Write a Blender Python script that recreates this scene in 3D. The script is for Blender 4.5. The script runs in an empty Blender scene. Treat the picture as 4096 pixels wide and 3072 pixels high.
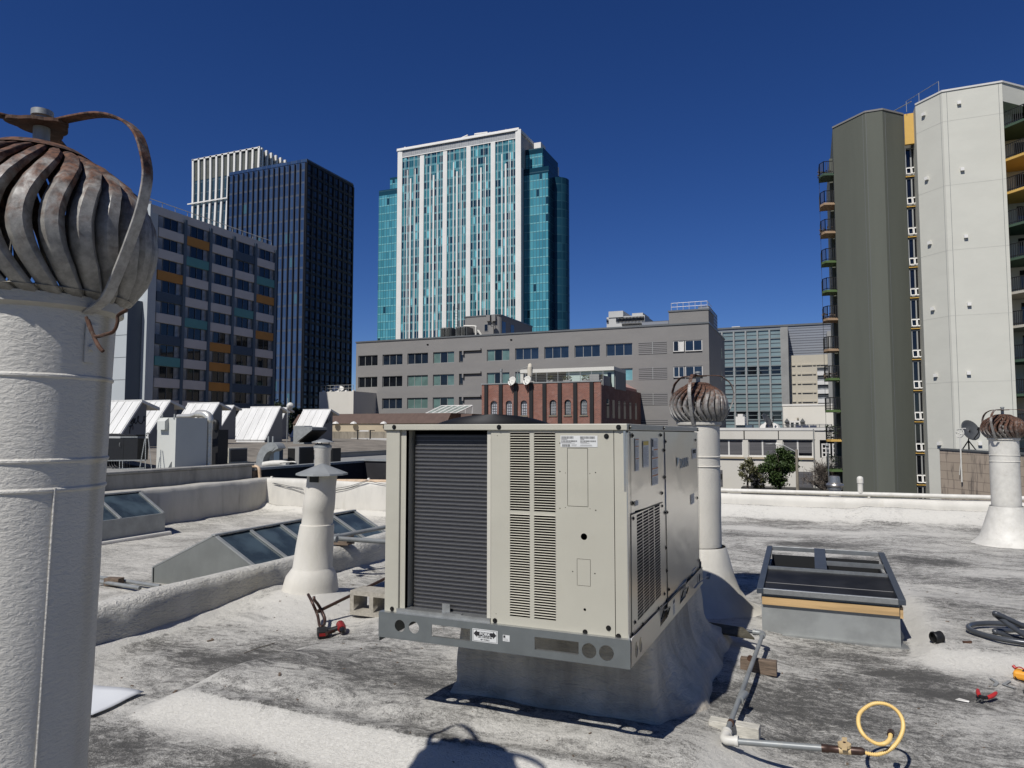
import bpy, bmesh, math, random
from mathutils import Vector, Matrix, noise
random.seed(7)
D=bpy.data; SC=bpy.context.scene; COL=SC.collection
# ---------------------------------------------------------------- camera, sky, sun, exposure
F=2840.;CX=2048.;CY=1536.;PITCH=math.radians(3.667);YAW=math.radians(22.64);EYE=1.5
ca,sa=math.cos(YAW),math.sin(YAW);cp,sp=math.cos(PITCH),math.sin(PITCH)
FW=Vector((-sa*cp,ca*cp,sp));RT=Vector((ca,sa,0));UP=Vector((sa*sp,-ca*sp,cp))
cam=D.cameras.new('camera');co=D.objects.new('camera',cam);COL.objects.link(co)
co.location=(0,0,EYE)
co.matrix_world=Matrix.Translation((0,0,EYE))@Matrix((RT,UP,-FW)).transposed().to_4x4()
cam.sensor_width=36;cam.lens=F/4096*36;cam.clip_start=.05;cam.clip_end=4000
SC.camera=co
SUN=Vector((-.17,-.83,1.0)).normalized()
elev=math.asin(SUN.z);azim=math.atan2(SUN.x,SUN.y)
w=D.worlds.new('World');SC.world=w;w.use_nodes=True
nt=w.node_tree;bg=nt.nodes['Background'];sk=nt.nodes.new('ShaderNodeTexSky')
sk.sky_type='NISHITA';sk.sun_disc=False;sk.sun_elevation=elev;sk.sun_rotation=azim
sk.altitude=0;sk.air_density=.7;sk.dust_density=0;sk.ozone_density=6
hs=nt.nodes.new('ShaderNodeHueSaturation');hs.inputs['Saturation'].default_value=1.2;hs.inputs['Hue'].default_value=.515
nt.links.new(sk.outputs[0],hs.inputs['Color']);nt.links.new(hs.outputs[0],bg.inputs[0]);bg.inputs[1].default_value=.07
sl=D.lights.new('sun','SUN');sl.energy=4.9;sl.angle=math.radians(.53);sl.color=(1,.985,.975)
so=D.objects.new('sun',sl);COL.objects.link(so);so.rotation_euler=SUN.to_track_quat('Z','Y').to_euler()
SC.view_settings.view_transform='Standard';SC.view_settings.look='None'
SC.view_settings.gamma=1;SC.view_settings.exposure=0.0
# ---------------------------------------------------------------- sight-line helpers: where a line of sight meets a real plane
def ray(u,v): return FW+RT*((u-CX)/F)+UP*((CY-v)/F)
def gz(u,v,z=0.):
    d=ray(u,v);t=(z-EYE)/d.z;return Vector((d.x*t,d.y*t,z))
def gx(u,v,x):
    d=ray(u,v);t=x/d.x;return Vector((x,d.y*t,EYE+d.z*t))
def gy(u,v,y):
    d=ray(u,v);t=y/d.y;return Vector((d.x*t,y,EYE+d.z*t))
def gd(u,v,dist):
    d=ray(u,v);return Vector((0,0,EYE))+d*dist
# ---------------------------------------------------------------- materials
def wm_(c): return (c[0]*.90,c[1]*.865,c[2]*.785)
def newmat(name):
    m=D.materials.new(name);m.use_nodes=True
    return m,m.node_tree,m.node_tree.nodes['Principled BSDF']
def nd(t,typ,**k):
    n=t.nodes.new(typ)
    for a,b in k.items():
        if a.startswith('i'): n.inputs[int(a[1:])].default_value=b
        else: setattr(n,a,b)
    return n
def mth(t,op,a,b=None,c=None):
    n=t.nodes.new('ShaderNodeMath');n.operation=op
    for i,x in enumerate((a,b,c)):
        if x is None: continue
        if isinstance(x,(int,float)): n.inputs[i].default_value=x
        else: t.links.new(x,n.inputs[i])
    return n.outputs[0]
def mix(t,f,a,b):
    n=t.nodes.new('ShaderNodeMix');n.data_type='RGBA'
    for i,x in ((0,f),(6,a),(7,b)):
        if isinstance(x,(int,float)): n.inputs[i].default_value=x
        elif isinstance(x,tuple): n.inputs[i].default_value=(*x[:3],1)
        else: t.links.new(x,n.inputs[i])
    return n.outputs[2]
def coords(t,scale=(1,1,1),kind='Object'):
    tc=t.nodes.new('ShaderNodeTexCoord');mp=t.nodes.new('ShaderNodeMapping')
    mp.inputs['Scale'].default_value=scale;t.links.new(tc.outputs[kind],mp.inputs[0]);return mp.outputs[0]
def nz(t,vec,scale,detail=4,rough=.55,dist=0):
    n=nd(t,'ShaderNodeTexNoise');n.inputs['Scale'].default_value=scale;n.inputs['Detail'].default_value=detail
    n.inputs['Roughness'].default_value=rough;n.inputs['Distortion'].default_value=dist
    t.links.new(vec,n.inputs['Vector']);return n.outputs[0]
def ramp(t,f,a,b):
    n=nd(t,'ShaderNodeMapRange');n.interpolation_type='SMOOTHSTEP'
    n.inputs[1].default_value=a;n.inputs[2].default_value=b;t.links.new(f,n.inputs[0]);return n.outputs[0]
def bump(t,b,h,strength,dist):
    n=nd(t,'ShaderNodeBump');n.inputs['Strength'].default_value=strength;n.inputs['Distance'].default_value=dist
    t.links.new(h,n.inputs['Height']);t.links.new(n.outputs[0],b.inputs['Normal']);return n
def paint(name,col,rough=.6,metal=0,var=.12,scale=2.,bs=.0,bscale=40,bd=.002,spec=.4,stretch=(1,1,1),dirt=None,dirtamt=.5):
    col=wm_(col);dirt=wm_(dirt) if dirt else None
    m,t,b=newmat(name)
    v=coords(t,stretch)
    n=nz(t,v,scale,5,.6)
    f=ramp(t,n,.3,.7)
    d=tuple(c*(1-var) for c in col);l=tuple(min(1,c*(1+var*.6)) for c in col)
    c=mix(t,f,d,l)
    if dirt:
        n2=nz(t,v,scale*2.7,6,.65,.4);c=mix(t,mth(t,'MULTIPLY',ramp(t,n2,.5,.75),dirtamt),c,dirt)
    t.links.new(c,b.inputs['Base Color'])
    b.inputs['Roughness'].default_value=rough;b.inputs['Metallic'].default_value=metal
    b.inputs['Specular IOR Level'].default_value=spec
    if bs: bump(t,b,nz(t,coords(t),bscale,4,.6),bs,bd)
    return m
def glass(name,col,rough=.05,spec=.8,var=.3,scale=.6):
    m,t,b=newmat(name)
    f=ramp(t,nz(t,coords(t),scale,2),.35,.65)
    t.links.new(mix(t,f,tuple(c*(1-var) for c in col),tuple(c*(1+var) for c in col)),b.inputs['Base Color'])
    b.inputs['Roughness'].default_value=rough;b.inputs['Specular IOR Level'].default_value=spec
    return m
def facade(name,axis,cw,ch,oz,cols,frame,fw,fh,rough=.12,ox=0,sub=1,bandcol=None,bandh=.0,spec=.6,warp=0):
    """curtain wall: cells cw x ch metres with random pane tones, thin frames of the given colour"""
    m,t,b=newmat(name)
    tc=t.nodes.new('ShaderNodeTexCoord');se=t.nodes.new('ShaderNodeSeparateXYZ');t.links.new(tc.outputs['Object'],se.inputs[0])
    a=se.outputs['XYZ'.index(axis)];z=se.outputs[2]
    ua=mth(t,'DIVIDE',mth(t,'ADD',a,ox+1000*cw),cw);uz=mth(t,'DIVIDE',mth(t,'ADD',z,oz+1000*ch),ch)
    fa,fz=mth(t,'FLOOR',ua),mth(t,'FLOOR',uz);ra,rz=mth(t,'FRACT',ua),mth(t,'FRACT',uz)
    cb=nd(t,'ShaderNodeCombineXYZ');t.links.new(fa,cb.inputs[0]);t.links.new(fz,cb.inputs[1])
    wn=nd(t,'ShaderNodeTexWhiteNoise',noise_dimensions='2D');t.links.new(cb.outputs[0],wn.inputs[0])
    cr=nd(t,'ShaderNodeValToRGB');cr.color_ramp.interpolation='CONSTANT'
    while len(cr.color_ramp.elements)<len(cols): cr.color_ramp.elements.new(.5)
    for e,(p,c) in zip(cr.color_ramp.elements,cols): e.position=p;e.color=(*c,1)
    t.links.new(wn.outputs[0],cr.inputs[0]);c=cr.outputs[0]
    if bandcol: c=mix(t,mth(t,'LESS_THAN',rz,bandh),c,bandcol)
    fr=mth(t,'MAXIMUM',mth(t,'LESS_THAN',ra,fw/cw),mth(t,'LESS_THAN',rz,fh/ch))
    if sub>1: fr=mth(t,'MAXIMUM',fr,mth(t,'LESS_THAN',mth(t,'FRACT',mth(t,'MULTIPLY',ra,sub)),fw*.6*sub/cw))
    c=mix(t,fr,c,frame);t.links.new(c,b.inputs['Base Color'])
    t.links.new(mth(t,'ADD',mth(t,'MULTIPLY',fr,.4),rough),b.inputs['Roughness']);b.inputs['Specular IOR Level'].default_value=spec
    if warp: bump(t,b,nz(t,coords(t),.5,2),warp,.05)
    return m
M={}
def roofmat(name,clean,dirtc,amt,edge=True):
    clean=wm_(clean);dirtc=wm_(dirtc)
    m,t,b=newmat(name)
    v=coords(t);vs=coords(t,(1,1.9,1))
    big=nz(t,vs,.9,4,.6,.6);mid=nz(t,coords(t,(1,2.2,1)),4.2,6,.7,1.8)
    fine=nz(t,coords(t,(1.,1.7,1)),62,4,.62,2.2);vf=nz(t,v,230,2,.6,.3);grit=nz(t,v,24,4,.7,1.)
    def ct(x,k): return mth(t,'MULTIPLY',mth(t,'SUBTRACT',x,.5),k)
    s=mth(t,'ADD',.5,mth(t,'ADD',mth(t,'ADD',ct(big,.95),ct(mid,.95)),mth(t,'ADD',ct(fine,1.05),mth(t,'ADD',ct(vf,.3),ct(grit,.6)))))
    at_=nd(t,'ShaderNodeAttribute',attribute_name='dirt');s=mth(t,'ADD',s,mth(t,'MULTIPLY',at_.outputs['Fac'],.5))
    if edge:
        g=nd(t,'ShaderNodeNewGeometry');se=nd(t,'ShaderNodeSeparateXYZ');t.links.new(g.outputs['Normal'],se.inputs[0])
        slope=ramp(t,mth(t,'SUBTRACT',1,se.outputs[2]),.018,.075);s=mth(t,'SUBTRACT',s,mth(t,'MULTIPLY',slope,.30))
    f=mth(t,'MULTIPLY',ramp(t,s,.28,.80),amt)
    stain=ramp(t,nz(t,coords(t,(1,2.3,1)),1.7,3,.6,.8),.62,.72)
    c=mix(t,f,clean,dirtc);c=mix(t,mth(t,'MULTIPLY',stain,.38*amt),c,(.10,.095,.085))
    yl=ramp(t,nz(t,v,.55,3),.62,.8);c=mix(t,mth(t,'MULTIPLY',yl,.13),c,(.42,.37,.27))
    t.links.new(c,b.inputs['Base Color']);b.inputs['Roughness'].default_value=.75;b.inputs['Specular IOR Level'].default_value=.3
    h=mth(t,'ADD',mth(t,'MULTIPLY',fine,1.),mth(t,'MULTIPLY',nz(t,v,14,3,.6),1.4))
    bump(t,b,h,.85,.013)
    return m
M['roof']=roofmat('weathered_roof_coating',(.61,.605,.585),(.078,.077,.074),.97)
M['roofwhite']=roofmat('whiter_roof_coating',(.62,.61,.58),(.15,.147,.138),.8)
def stucco(name,col,var=.1,bs=.5,rust=False,bscale=42,dirt=(.45,.42,.34)):
    col=wm_(col)
    m,t,b=newmat(name)
    v=coords(t,(1,1,.35));f=ramp(t,nz(t,v,3.5,5,.6),.35,.75)
    c=mix(t,f,col,tuple(x*(1-var*2) for x in col));c=mix(t,mth(t,'MULTIPLY',ramp(t,nz(t,coords(t,(1,1,.18)),5,4,.6),.58,.72),.5),c,dirt)
    t.links.new(c,b.inputs['Base Color']);b.inputs['Roughness'].default_value=.6;b.inputs['Specular IOR Level'].default_value=.35
    h=mth(t,'ADD',nz(t,coords(t,(1,1,2.2)),bscale,4,.6,.6),mth(t,'MULTIPLY',nz(t,coords(t),4,2),.6));bump(t,b,h,bs,.02)
    return m
M['stucco']=stucco('white_rough_coating',(.63,.62,.59),.08,bs=.30,bscale=58)
M['stuccos']=stucco('smooth_white_coating',(.63,.615,.575),.08,bs=.25,bscale=60)
M['stuccow']=stucco('wall_white_coating',(.56,.555,.53),.12,bs=1.0,bscale=26)
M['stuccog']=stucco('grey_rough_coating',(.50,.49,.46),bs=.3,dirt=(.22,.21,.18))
M['stuccod']=stucco('dirty_grey_coating',(.34,.335,.32),.2,bs=.2,dirt=(.16,.155,.14))
M['curbm']=stucco('curb_membrane',(.62,.57,.49),.28,bs=.7,bscale=14,dirt=(.20,.18,.15))
# rusty galvanised metal, more rust toward the top (wear)
def rustmat(name,z0,z1,base=(.36,.35,.33)):
    m,t,b=newmat(name)
    g=nd(t,'ShaderNodeTexCoord');se=nd(t,'ShaderNodeSeparateXYZ');t.links.new(g.outputs['Object'],se.inputs[0])
    h=nd(t,'ShaderNodeMapRange');t.links.new(se.outputs[2],h.inputs[0]);h.inputs[1].default_value=z0;h.inputs[2].default_value=z1
    v=coords(t);n=nz(t,v,26,6,.72,.5);n2=nz(t,v,7,4,.6)
    f=ramp(t,mth(t,'ADD',mth(t,'ADD',mth(t,'MULTIPLY',n,.5),mth(t,'MULTIPLY',n2,.5)),mth(t,'MULTIPLY',h.outputs[0],.42)),.62,.86)
    rc=mix(t,ramp(t,nz(t,v,60,4),.35,.65),(.030,.015,.010),(.13,.058,.030))
    bc=mix(t,ramp(t,nz(t,v,40,4,.7),.3,.7),tuple(c*.6 for c in base),base)
    t.links.new(mix(t,f,bc,rc),b.inputs['Base Color'])
    t.links.new(mth(t,'ADD',mth(t,'MULTIPLY',f,.35),.5),b.inputs['Roughness'])
    b.inputs['Metallic'].default_value=.15;bump(t,b,n,.3,.003)
    return m
M['rust1']=rustmat('rusting_fins',.0,.34,(.29,.275,.245));M['rust2']=rustmat('rusted_fins',-.25,.30,(.26,.24,.21));M['rustn']=rustmat('browned_fins',.01,.40,(.31,.295,.26))
M['rustarm']=rustmat('rusting_bar',.15,.55,(.40,.38,.34));M['rustall']=paint('heavy_rust',(.085,.042,.026),.8,.2,.4,30,.3,60,dirt=(.2,.17,.14),dirtamt=.5)
M['galv']=paint('galvanised_steel',(.42,.44,.46),.34,.75,.14,18,.05,60,spec=.5)
M['galvrail']=paint('zinc_rail',(.18,.20,.21),.42,.4,.10,9,.04,60,spec=.5)
M['galvdull']=paint('dull_galvanised',(.33,.35,.36),.5,.35,.15,5)
M['gable']=paint('grey_sheet_metal',(.20,.215,.215),.5,.3,.12,3)
M['bluegalv']=paint('dark_blue_steel',(.07,.085,.11),.45,.3,.1,5)
M['boxshade']=paint('painted_box_shade',(.012,.013,.014),.6,0,.1,5)  # shade inside the skylight box, put into a near-black colour
M['beige']=paint('beige_enamel',(.445,.437,.385),.42,0,.05,3,.10,4,.01,spec=.45,dirt=(.34,.32,.27),dirtamt=.16)
M['beigew']=paint('beige_edge',(.54,.53,.48),.42,0,.03,3)
def stainless():
    m,t,b=newmat('brushed_stainless')
    b.inputs['Metallic'].default_value=1.;b.inputs['Roughness'].default_value=.30
    t.links.new(mix(t,nz(t,coords(t,(1,.4,40)),9,3),(.62,.60,.56),(.70,.68,.63)),b.inputs['Base Color'])
    bump(t,b,nz(t,coords(t,(1,1.1,2.2)),1.4,2,.5,.5),.36,.03);return m
M['steel']=stainless()
M['black']=paint('black_plastic',(.010,.010,.010),.55,0,.2,8)
M['dark']=paint('dark_void',(.006,.006,.007),.9,0,.1,3,spec=.05)
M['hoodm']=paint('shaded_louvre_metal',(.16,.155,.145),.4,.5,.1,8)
M['screw']=paint('black_screw',(.03,.03,.03),.3,.6,.2,8)
def coilmat():
    m,t,b=newmat('coil_fins')
    tc=nd(t,'ShaderNodeTexCoord');se=nd(t,'ShaderNodeSeparateXYZ');t.links.new(tc.outputs['Object'],se.inputs[0])
    r=mth(t,'FRACT',mth(t,'MULTIPLY',se.outputs[2],54.));band=mth(t,'LESS_THAN',r,.16)
    n=nz(t,coords(t,(90,1,2)),8,2);c=mix(t,n,(.022,.022,.025),(.05,.05,.054))
    t.links.new(mix(t,band,c,(.12,.118,.112)),b.inputs['Base Color']);b.inputs['Roughness'].default_value=.55;return m
M['coil']=coilmat()
M['sticker']=paint('white_sticker',(.62,.64,.66),.45,0,.03,3)
M['ink']=paint('black_ink',(.02,.02,.022),.6,0,.05,3)
M['inkgrey']=paint('grey_ink',(.28,.28,.29),.6,0,.05,3)
M['orange']=paint('orange_print',(.55,.20,.05),.5,0,.05,3)
M['yellowp']=paint('yellow_print',(.70,.50,.06),.5,0,.05,3)
M['logoblue']=paint('logo_steel_blue',(.16,.23,.30),.4,0,.05,3)
M['logolight']=paint('logo_light_blue',(.42,.55,.62),.4,0,.05,3)
M['wood']=paint('pine_lumber',(.50,.34,.17),.6,0,.22,2.2,.1,30,stretch=(1.2,14,14))
M['woodold']=paint('weathered_wood',(.16,.12,.09),.8,0,.4,6,.4,40,.004,stretch=(2,14,14))
M['woodwhite']=paint('flaking_white_wood',(.52,.51,.47),.8,0,.25,8,.5,30,.004,stretch=(2,10,10),dirt=(.2,.18,.14),dirtamt=.6)
M['cinder']=paint('concrete_block',(.36,.34,.30),.9,0,.2,30,.6,90,.004)
M['conduit']=paint('grey_pipe_paint',(.25,.27,.285),.45,.2,.15,9,dirt=(.4,.38,.33),dirtamt=.3)
M['pvcgrey']=paint('slate_grey_hose',(.055,.062,.075),.28,0,.15,9)
M['whitep']=paint('white_pipe_paint',(.62,.615,.59),.5,0,.1,9,.1,30,dirt=(.42,.38,.3),dirtamt=.3)
M['peach']=paint('peach_pipe_paint',(.56,.43,.31),.6,0,.15,9,dirt=(.2,.08,.04),dirtamt=.6)
M['copper']=paint('brown_oxidised_copper',(.075,.045,.036),.42,.5,.3,20)
M['yellowhose']=paint('yellow_jacket',(.78,.56,.22),.4,0,.06,9)
M['red']=paint('red_rubber',(.42,.03,.03),.4,0,.1,9)
M['redp']=paint('red_plastic',(.22,.012,.012),.4,0,.1,9)
M['orangep']=paint('orange_rubber',(.80,.36,.04),.5,0,.06,9)
M['tan']=paint('tan_lever',(.55,.42,.24),.5,0,.06,9)
M['skyglass']=glass('frosted_wire_glass',(.045,.062,.068),.18,.6,.35,3)
M['whitesheet']=paint('white_sheet',(.66,.69,.74),.35,0,.03,2)
M['whitewall']=paint('white_painted_wall',(.60,.59,.56),.8,0,.07,.12,.1,4,.03,stretch=(1,1,.5),dirt=(.45,.43,.38),dirtamt=.25)
M['greywall']=paint('grey_stucco_wall',(.215,.212,.215),.85,0,.05,.25,.1,4,.03,stretch=(1,1,2.5),dirt=(.25,.24,.23),dirtamt=.5)
M['olive']=paint('olive_stucco',(.108,.117,.10),.85,0,.09,.5,.15,3,.03,stretch=(1,1,.12))
M['apt']=paint('pale_green_white_stucco',(.58,.585,.545),.85,0,.035,.4,.15,3,.04,stretch=(1,1,2))
M['yellow']=paint('ochre_paint',(.62,.40,.11),.8,0,.05,1)
M['greenp']=paint('dark_green_paint',(.05,.09,.06),.8,0,.08,1)
M['greenl']=paint('leaf_green_paint',(.09,.15,.05),.8,0,.08,1)
M['orangec']=paint('tan_orange_paint',(.36,.25,.16),.8,0,.08,1)
M['palec']=paint('pale_soffit',(.45,.43,.38),.8,0,.08,1)
M['iron']=paint('black_iron',(.02,.02,.02),.5,.2,.1,1)
M['alu']=paint('aluminium_frame',(.36,.37,.37),.4,.3,.06,1)
M['aludark']=paint('dull_frame',(.15,.16,.17),.4,.3,.06,1)
M['whitef']=paint('white_frame',(.62,.62,.62),.5,0,.05,1)
M['winblue']=glass('blue_dark_glass',(.010,.016,.026),.04,.9)
M['wingreen']=glass('green_blind_glass',(.10,.16,.14),.10,.6,.15)
M['winteal']=glass('teal_window_glass',(.15,.32,.33),.08,.7,.15)
M['winblack']=glass('black_glass',(.006,.007,.009),.04,.6)
M['curtain']=glass('curtained_glass',(.20,.205,.205),.12,.5,.25,1.2)
M['light']=paint('lavender_white_panel',(.52,.50,.50),.8,0,.05,.5)
M['pteal']=paint('teal_panel',(.10,.27,.29),.8,0,.05,.5)
M['porange']=paint('orange_panel',(.42,.20,.05),.8,0,.05,.5)
M['pblue']=paint('slate_blue_panel',(.055,.085,.13),.8,0,.05,.5)
M['pier']=paint('blue_grey_pier',(.085,.12,.165),.8,0,.05,.5)
M['palepier']=paint('pale_blue_wall',(.42,.46,.50),.8,0,.04,.2)
M['whitecl']=paint('white_cladding',(.74,.74,.74),.6,0,.05,.15,dirt=(.5,.5,.48),dirtamt=.2)
M['screen']=facade('perforated_screen','X',.9,.55,0,[(0,(.20,.205,.20)),(.5,(.24,.245,.24))],(.40,.40,.39),.10,.10,.5)
TC=[(0,(.008,.03,.05)),(.22,(.022,.095,.12)),(.46,(.035,.14,.165)),(.70,(.06,.22,.24)),(.88,(.15,.42,.45)),(.95,(.01,.025,.04))]
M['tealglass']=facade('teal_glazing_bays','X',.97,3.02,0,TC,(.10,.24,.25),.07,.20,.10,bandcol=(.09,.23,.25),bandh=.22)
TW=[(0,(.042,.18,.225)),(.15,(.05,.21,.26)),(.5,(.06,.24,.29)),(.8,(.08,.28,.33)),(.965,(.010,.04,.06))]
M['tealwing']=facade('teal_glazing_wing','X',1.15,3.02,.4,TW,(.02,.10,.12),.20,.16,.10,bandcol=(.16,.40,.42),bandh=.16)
M['tealside']=facade('shaded_teal_glazing','Y',1.15,3.02,.4,[(0,(.008,.035,.055)),(.5,(.012,.05,.075))],(.015,.06,.085),.13,.3,.15,spec=.22)  # same glazing as the wing, darkened for the side in shade
DG=[(0,(.026,.048,.10)),(.5,(.036,.064,.125)),(.93,(.05,.11,.14))]
M['blueglass']=facade('navy_curtain_wall','X',1.64,3.2,0,DG,(.035,.05,.08),.10,.5,.05,bandcol=(.04,.06,.10),bandh=.22,spec=.9)
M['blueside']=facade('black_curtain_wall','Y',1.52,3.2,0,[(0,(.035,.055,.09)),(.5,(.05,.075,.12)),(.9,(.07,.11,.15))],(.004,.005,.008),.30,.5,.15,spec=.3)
M['finglass']=facade('fin_tower_glass','X',2.6,4.0,0,[(0,(.015,.04,.06)),(.4,(.03,.06,.08))],(.07,.10,.11),.08,.3,.06,spec=.8)
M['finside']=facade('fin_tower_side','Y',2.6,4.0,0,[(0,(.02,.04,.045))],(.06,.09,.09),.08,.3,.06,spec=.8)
def brickmat():
    m,t,b=newmat('old_red_brick')
    tc=nd(t,'ShaderNodeTexCoord');mp=nd(t,'ShaderNodeMapping');t.links.new(tc.outputs['Object'],mp.inputs[0])
    se=nd(t,'ShaderNodeSeparateXYZ');t.links.new(mp.outputs[0],se.inputs[0]);cb=nd(t,'ShaderNodeCombineXYZ')
    t.links.new(mth(t,'ADD',se.outputs[0],se.outputs[1]),cb.inputs[0]);t.links.new(se.outputs[2],cb.inputs[1])
    br=nd(t,'ShaderNodeTexBrick');t.links.new(cb.outputs[0],br.inputs[0]);br.inputs['Scale'].default_value=1
    br.inputs['Color1'].default_value=(.25,.095,.06,1);br.inputs['Color2'].default_value=(.165,.065,.045,1);br.inputs['Mortar'].default_value=(.22,.17,.14,1)
    br.inputs['Brick Width'].default_value=.3;br.inputs['Row Height'].default_value=.12;br.inputs['Mortar Size'].default_value=.012
    n=ramp(t,nz(t,tc.outputs['Object'],1.3,6,.7),.52,.75);n3=ramp(t,nz(t,tc.outputs['Object'],.6,4),.4,.7)
    c=mix(t,mth(t,'MULTIPLY',n,.4),br.outputs[0],(.36,.28,.25));c=mix(t,mth(t,'MULTIPLY',n3,.5),c,(.15,.055,.035))
    t.links.new(c,b.inputs['Base Color']);b.inputs['Roughness'].default_value=.9;return m
M['brick']=brickmat()
def blockmat():
    m,t,b=newmat('tan_block_wall')
    tc=nd(t,'ShaderNodeTexCoord');se=nd(t,'ShaderNodeSeparateXYZ');t.links.new(tc.outputs['Object'],se.inputs[0]);cb=nd(t,'ShaderNodeCombineXYZ')
    t.links.new(mth(t,'MULTIPLY',se.outputs[1],1.155),cb.inputs[0]);t.links.new(se.outputs[2],cb.inputs[1])
    br=nd(t,'ShaderNodeTexBrick');t.links.new(cb.outputs[0],br.inputs[0]);br.inputs['Scale'].default_value=1
    br.inputs['Color1'].default_value=(.40,.32,.235,1);br.inputs['Color2'].default_value=(.36,.29,.21,1);br.inputs['Mortar'].default_value=(.24,.19,.14,1)
    br.inputs['Brick Width'].default_value=.9;br.inputs['Row Height'].default_value=.42;br.inputs['Mortar Size'].default_value=.018
    n=ramp(t,nz(t,coords(t,(1,1,.16)),3.2,4,.65),.5,.68);zz=nd(t,'ShaderNodeMapRange');t.links.new(se.outputs[2],zz.inputs[0])
    zz.inputs[1].default_value=-3.5;zz.inputs[2].default_value=-.3
    c=mix(t,mth(t,'MULTIPLY',n,mth(t,'MULTIPLY',zz.outputs[0],.8)),br.outputs[0],(.09,.075,.06))
    t.links.new(c,b.inputs['Base Color']);b.inputs['Roughness'].default_value=.9;return m
M['block']=blockmat()
M['asphalt']=paint('asphalt',(.05,.05,.052),.9,0,.2,.5)
M['gravel']=paint('gravel_roof',(.21,.19,.165),.95,0,.35,1.2,.3,8,.03,dirt=(.24,.22,.19),dirtamt=.7)
M['silver']=paint('silver_roof_coating',(.62,.62,.62),.4,.1,.1,.3)
M['greyroof']=paint('pale_grey_roof',(.27,.275,.275),.8,0,.1,.5)
M['monitor']=paint('white_metal_roofing',(.66,.67,.68),.5,0,.12,1.4,.2,3,.05,stretch=(1,.25,.25),dirt=(.42,.42,.42),dirtamt=.5)
M['monside']=paint('grey_side_wall',(.20,.21,.225),.8,0,.06,1)
M['brown']=paint('brown_shingles',(.105,.072,.062),.9,0,.12,1.5)
M['tanwall']=paint('tan_wall',(.42,.36,.27),.85,0,.06,.5)
M['concfence']=paint('stained_concrete',(.25,.225,.185),.9,0,.2,1.3,stretch=(1,1,.3),dirt=(.09,.08,.06),dirtamt=.7)
M['precast']=paint('cream_precast',(.47,.44,.375),.85,0,.05,.15)
M['corr']=facade('corrugated_metal','Z',.55,.55,0,[(0,(.20,.21,.225)),(.5,(.215,.225,.24))],(.075,.08,.09),.16,.16,.4)
M['curtainw']=facade('grey_green_curtain_wall','X',3.95,2.0,0,[(0,(.11,.16,.17)),(.35,(.125,.175,.185)),(.7,(.10,.15,.16))],(.30,.34,.35),.14,.22,.15,ox=1.2,spec=.4)
M['louv']=facade('louvre_blinds','Z',.2,.16,0,[(0,(.105,.10,.10))],(.04,.04,.042),.02,.06,.7)
M['louvg']=facade('grey_louvre','Z',.2,.26,0,[(0,(.19,.18,.17))],(.05,.048,.045),.02,.10,.7)
M['leaf']=paint('dark_green_leaves',(.045,.075,.022),.55,0,.5,2,spec=.25)
M['leafd']=paint('deep_green_leaves',(.03,.045,.022),.6,0,.4,1,spec=.2)
M['leafo']=paint('olive_leaves',(.12,.12,.06),.6,0,.5,2,spec=.2)
M['twig']=paint('bare_twigs',(.14,.12,.105),.9,0,.3,2)
M['bark']=paint('bark',(.09,.075,.06),.9,0,.3,3)
M['dishgrey']=paint('dark_grey_dish',(.07,.075,.08),.5,0,.1,3)
M['dishwhite']=paint('white_dish',(.62,.62,.6),.5,0,.06,3)
M['towerwhite']=paint('white_concrete_tower',(.50,.51,.52),.8,0,.1,.05)
M['canvas']=paint('cream_canvas',(.58,.54,.47),.8,0,.08,3)
M['plantpot']=paint('grey_planter',(.35,.35,.34),.7,0,.1,2)
M['mirror']=paint('shiny_duct_wrap',(.66,.66,.64),.32,.55,.08,8,.6,7,.03)
M['pink']=paint('pink_render',(.42,.27,.25),.85,0,.06,1)
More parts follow.
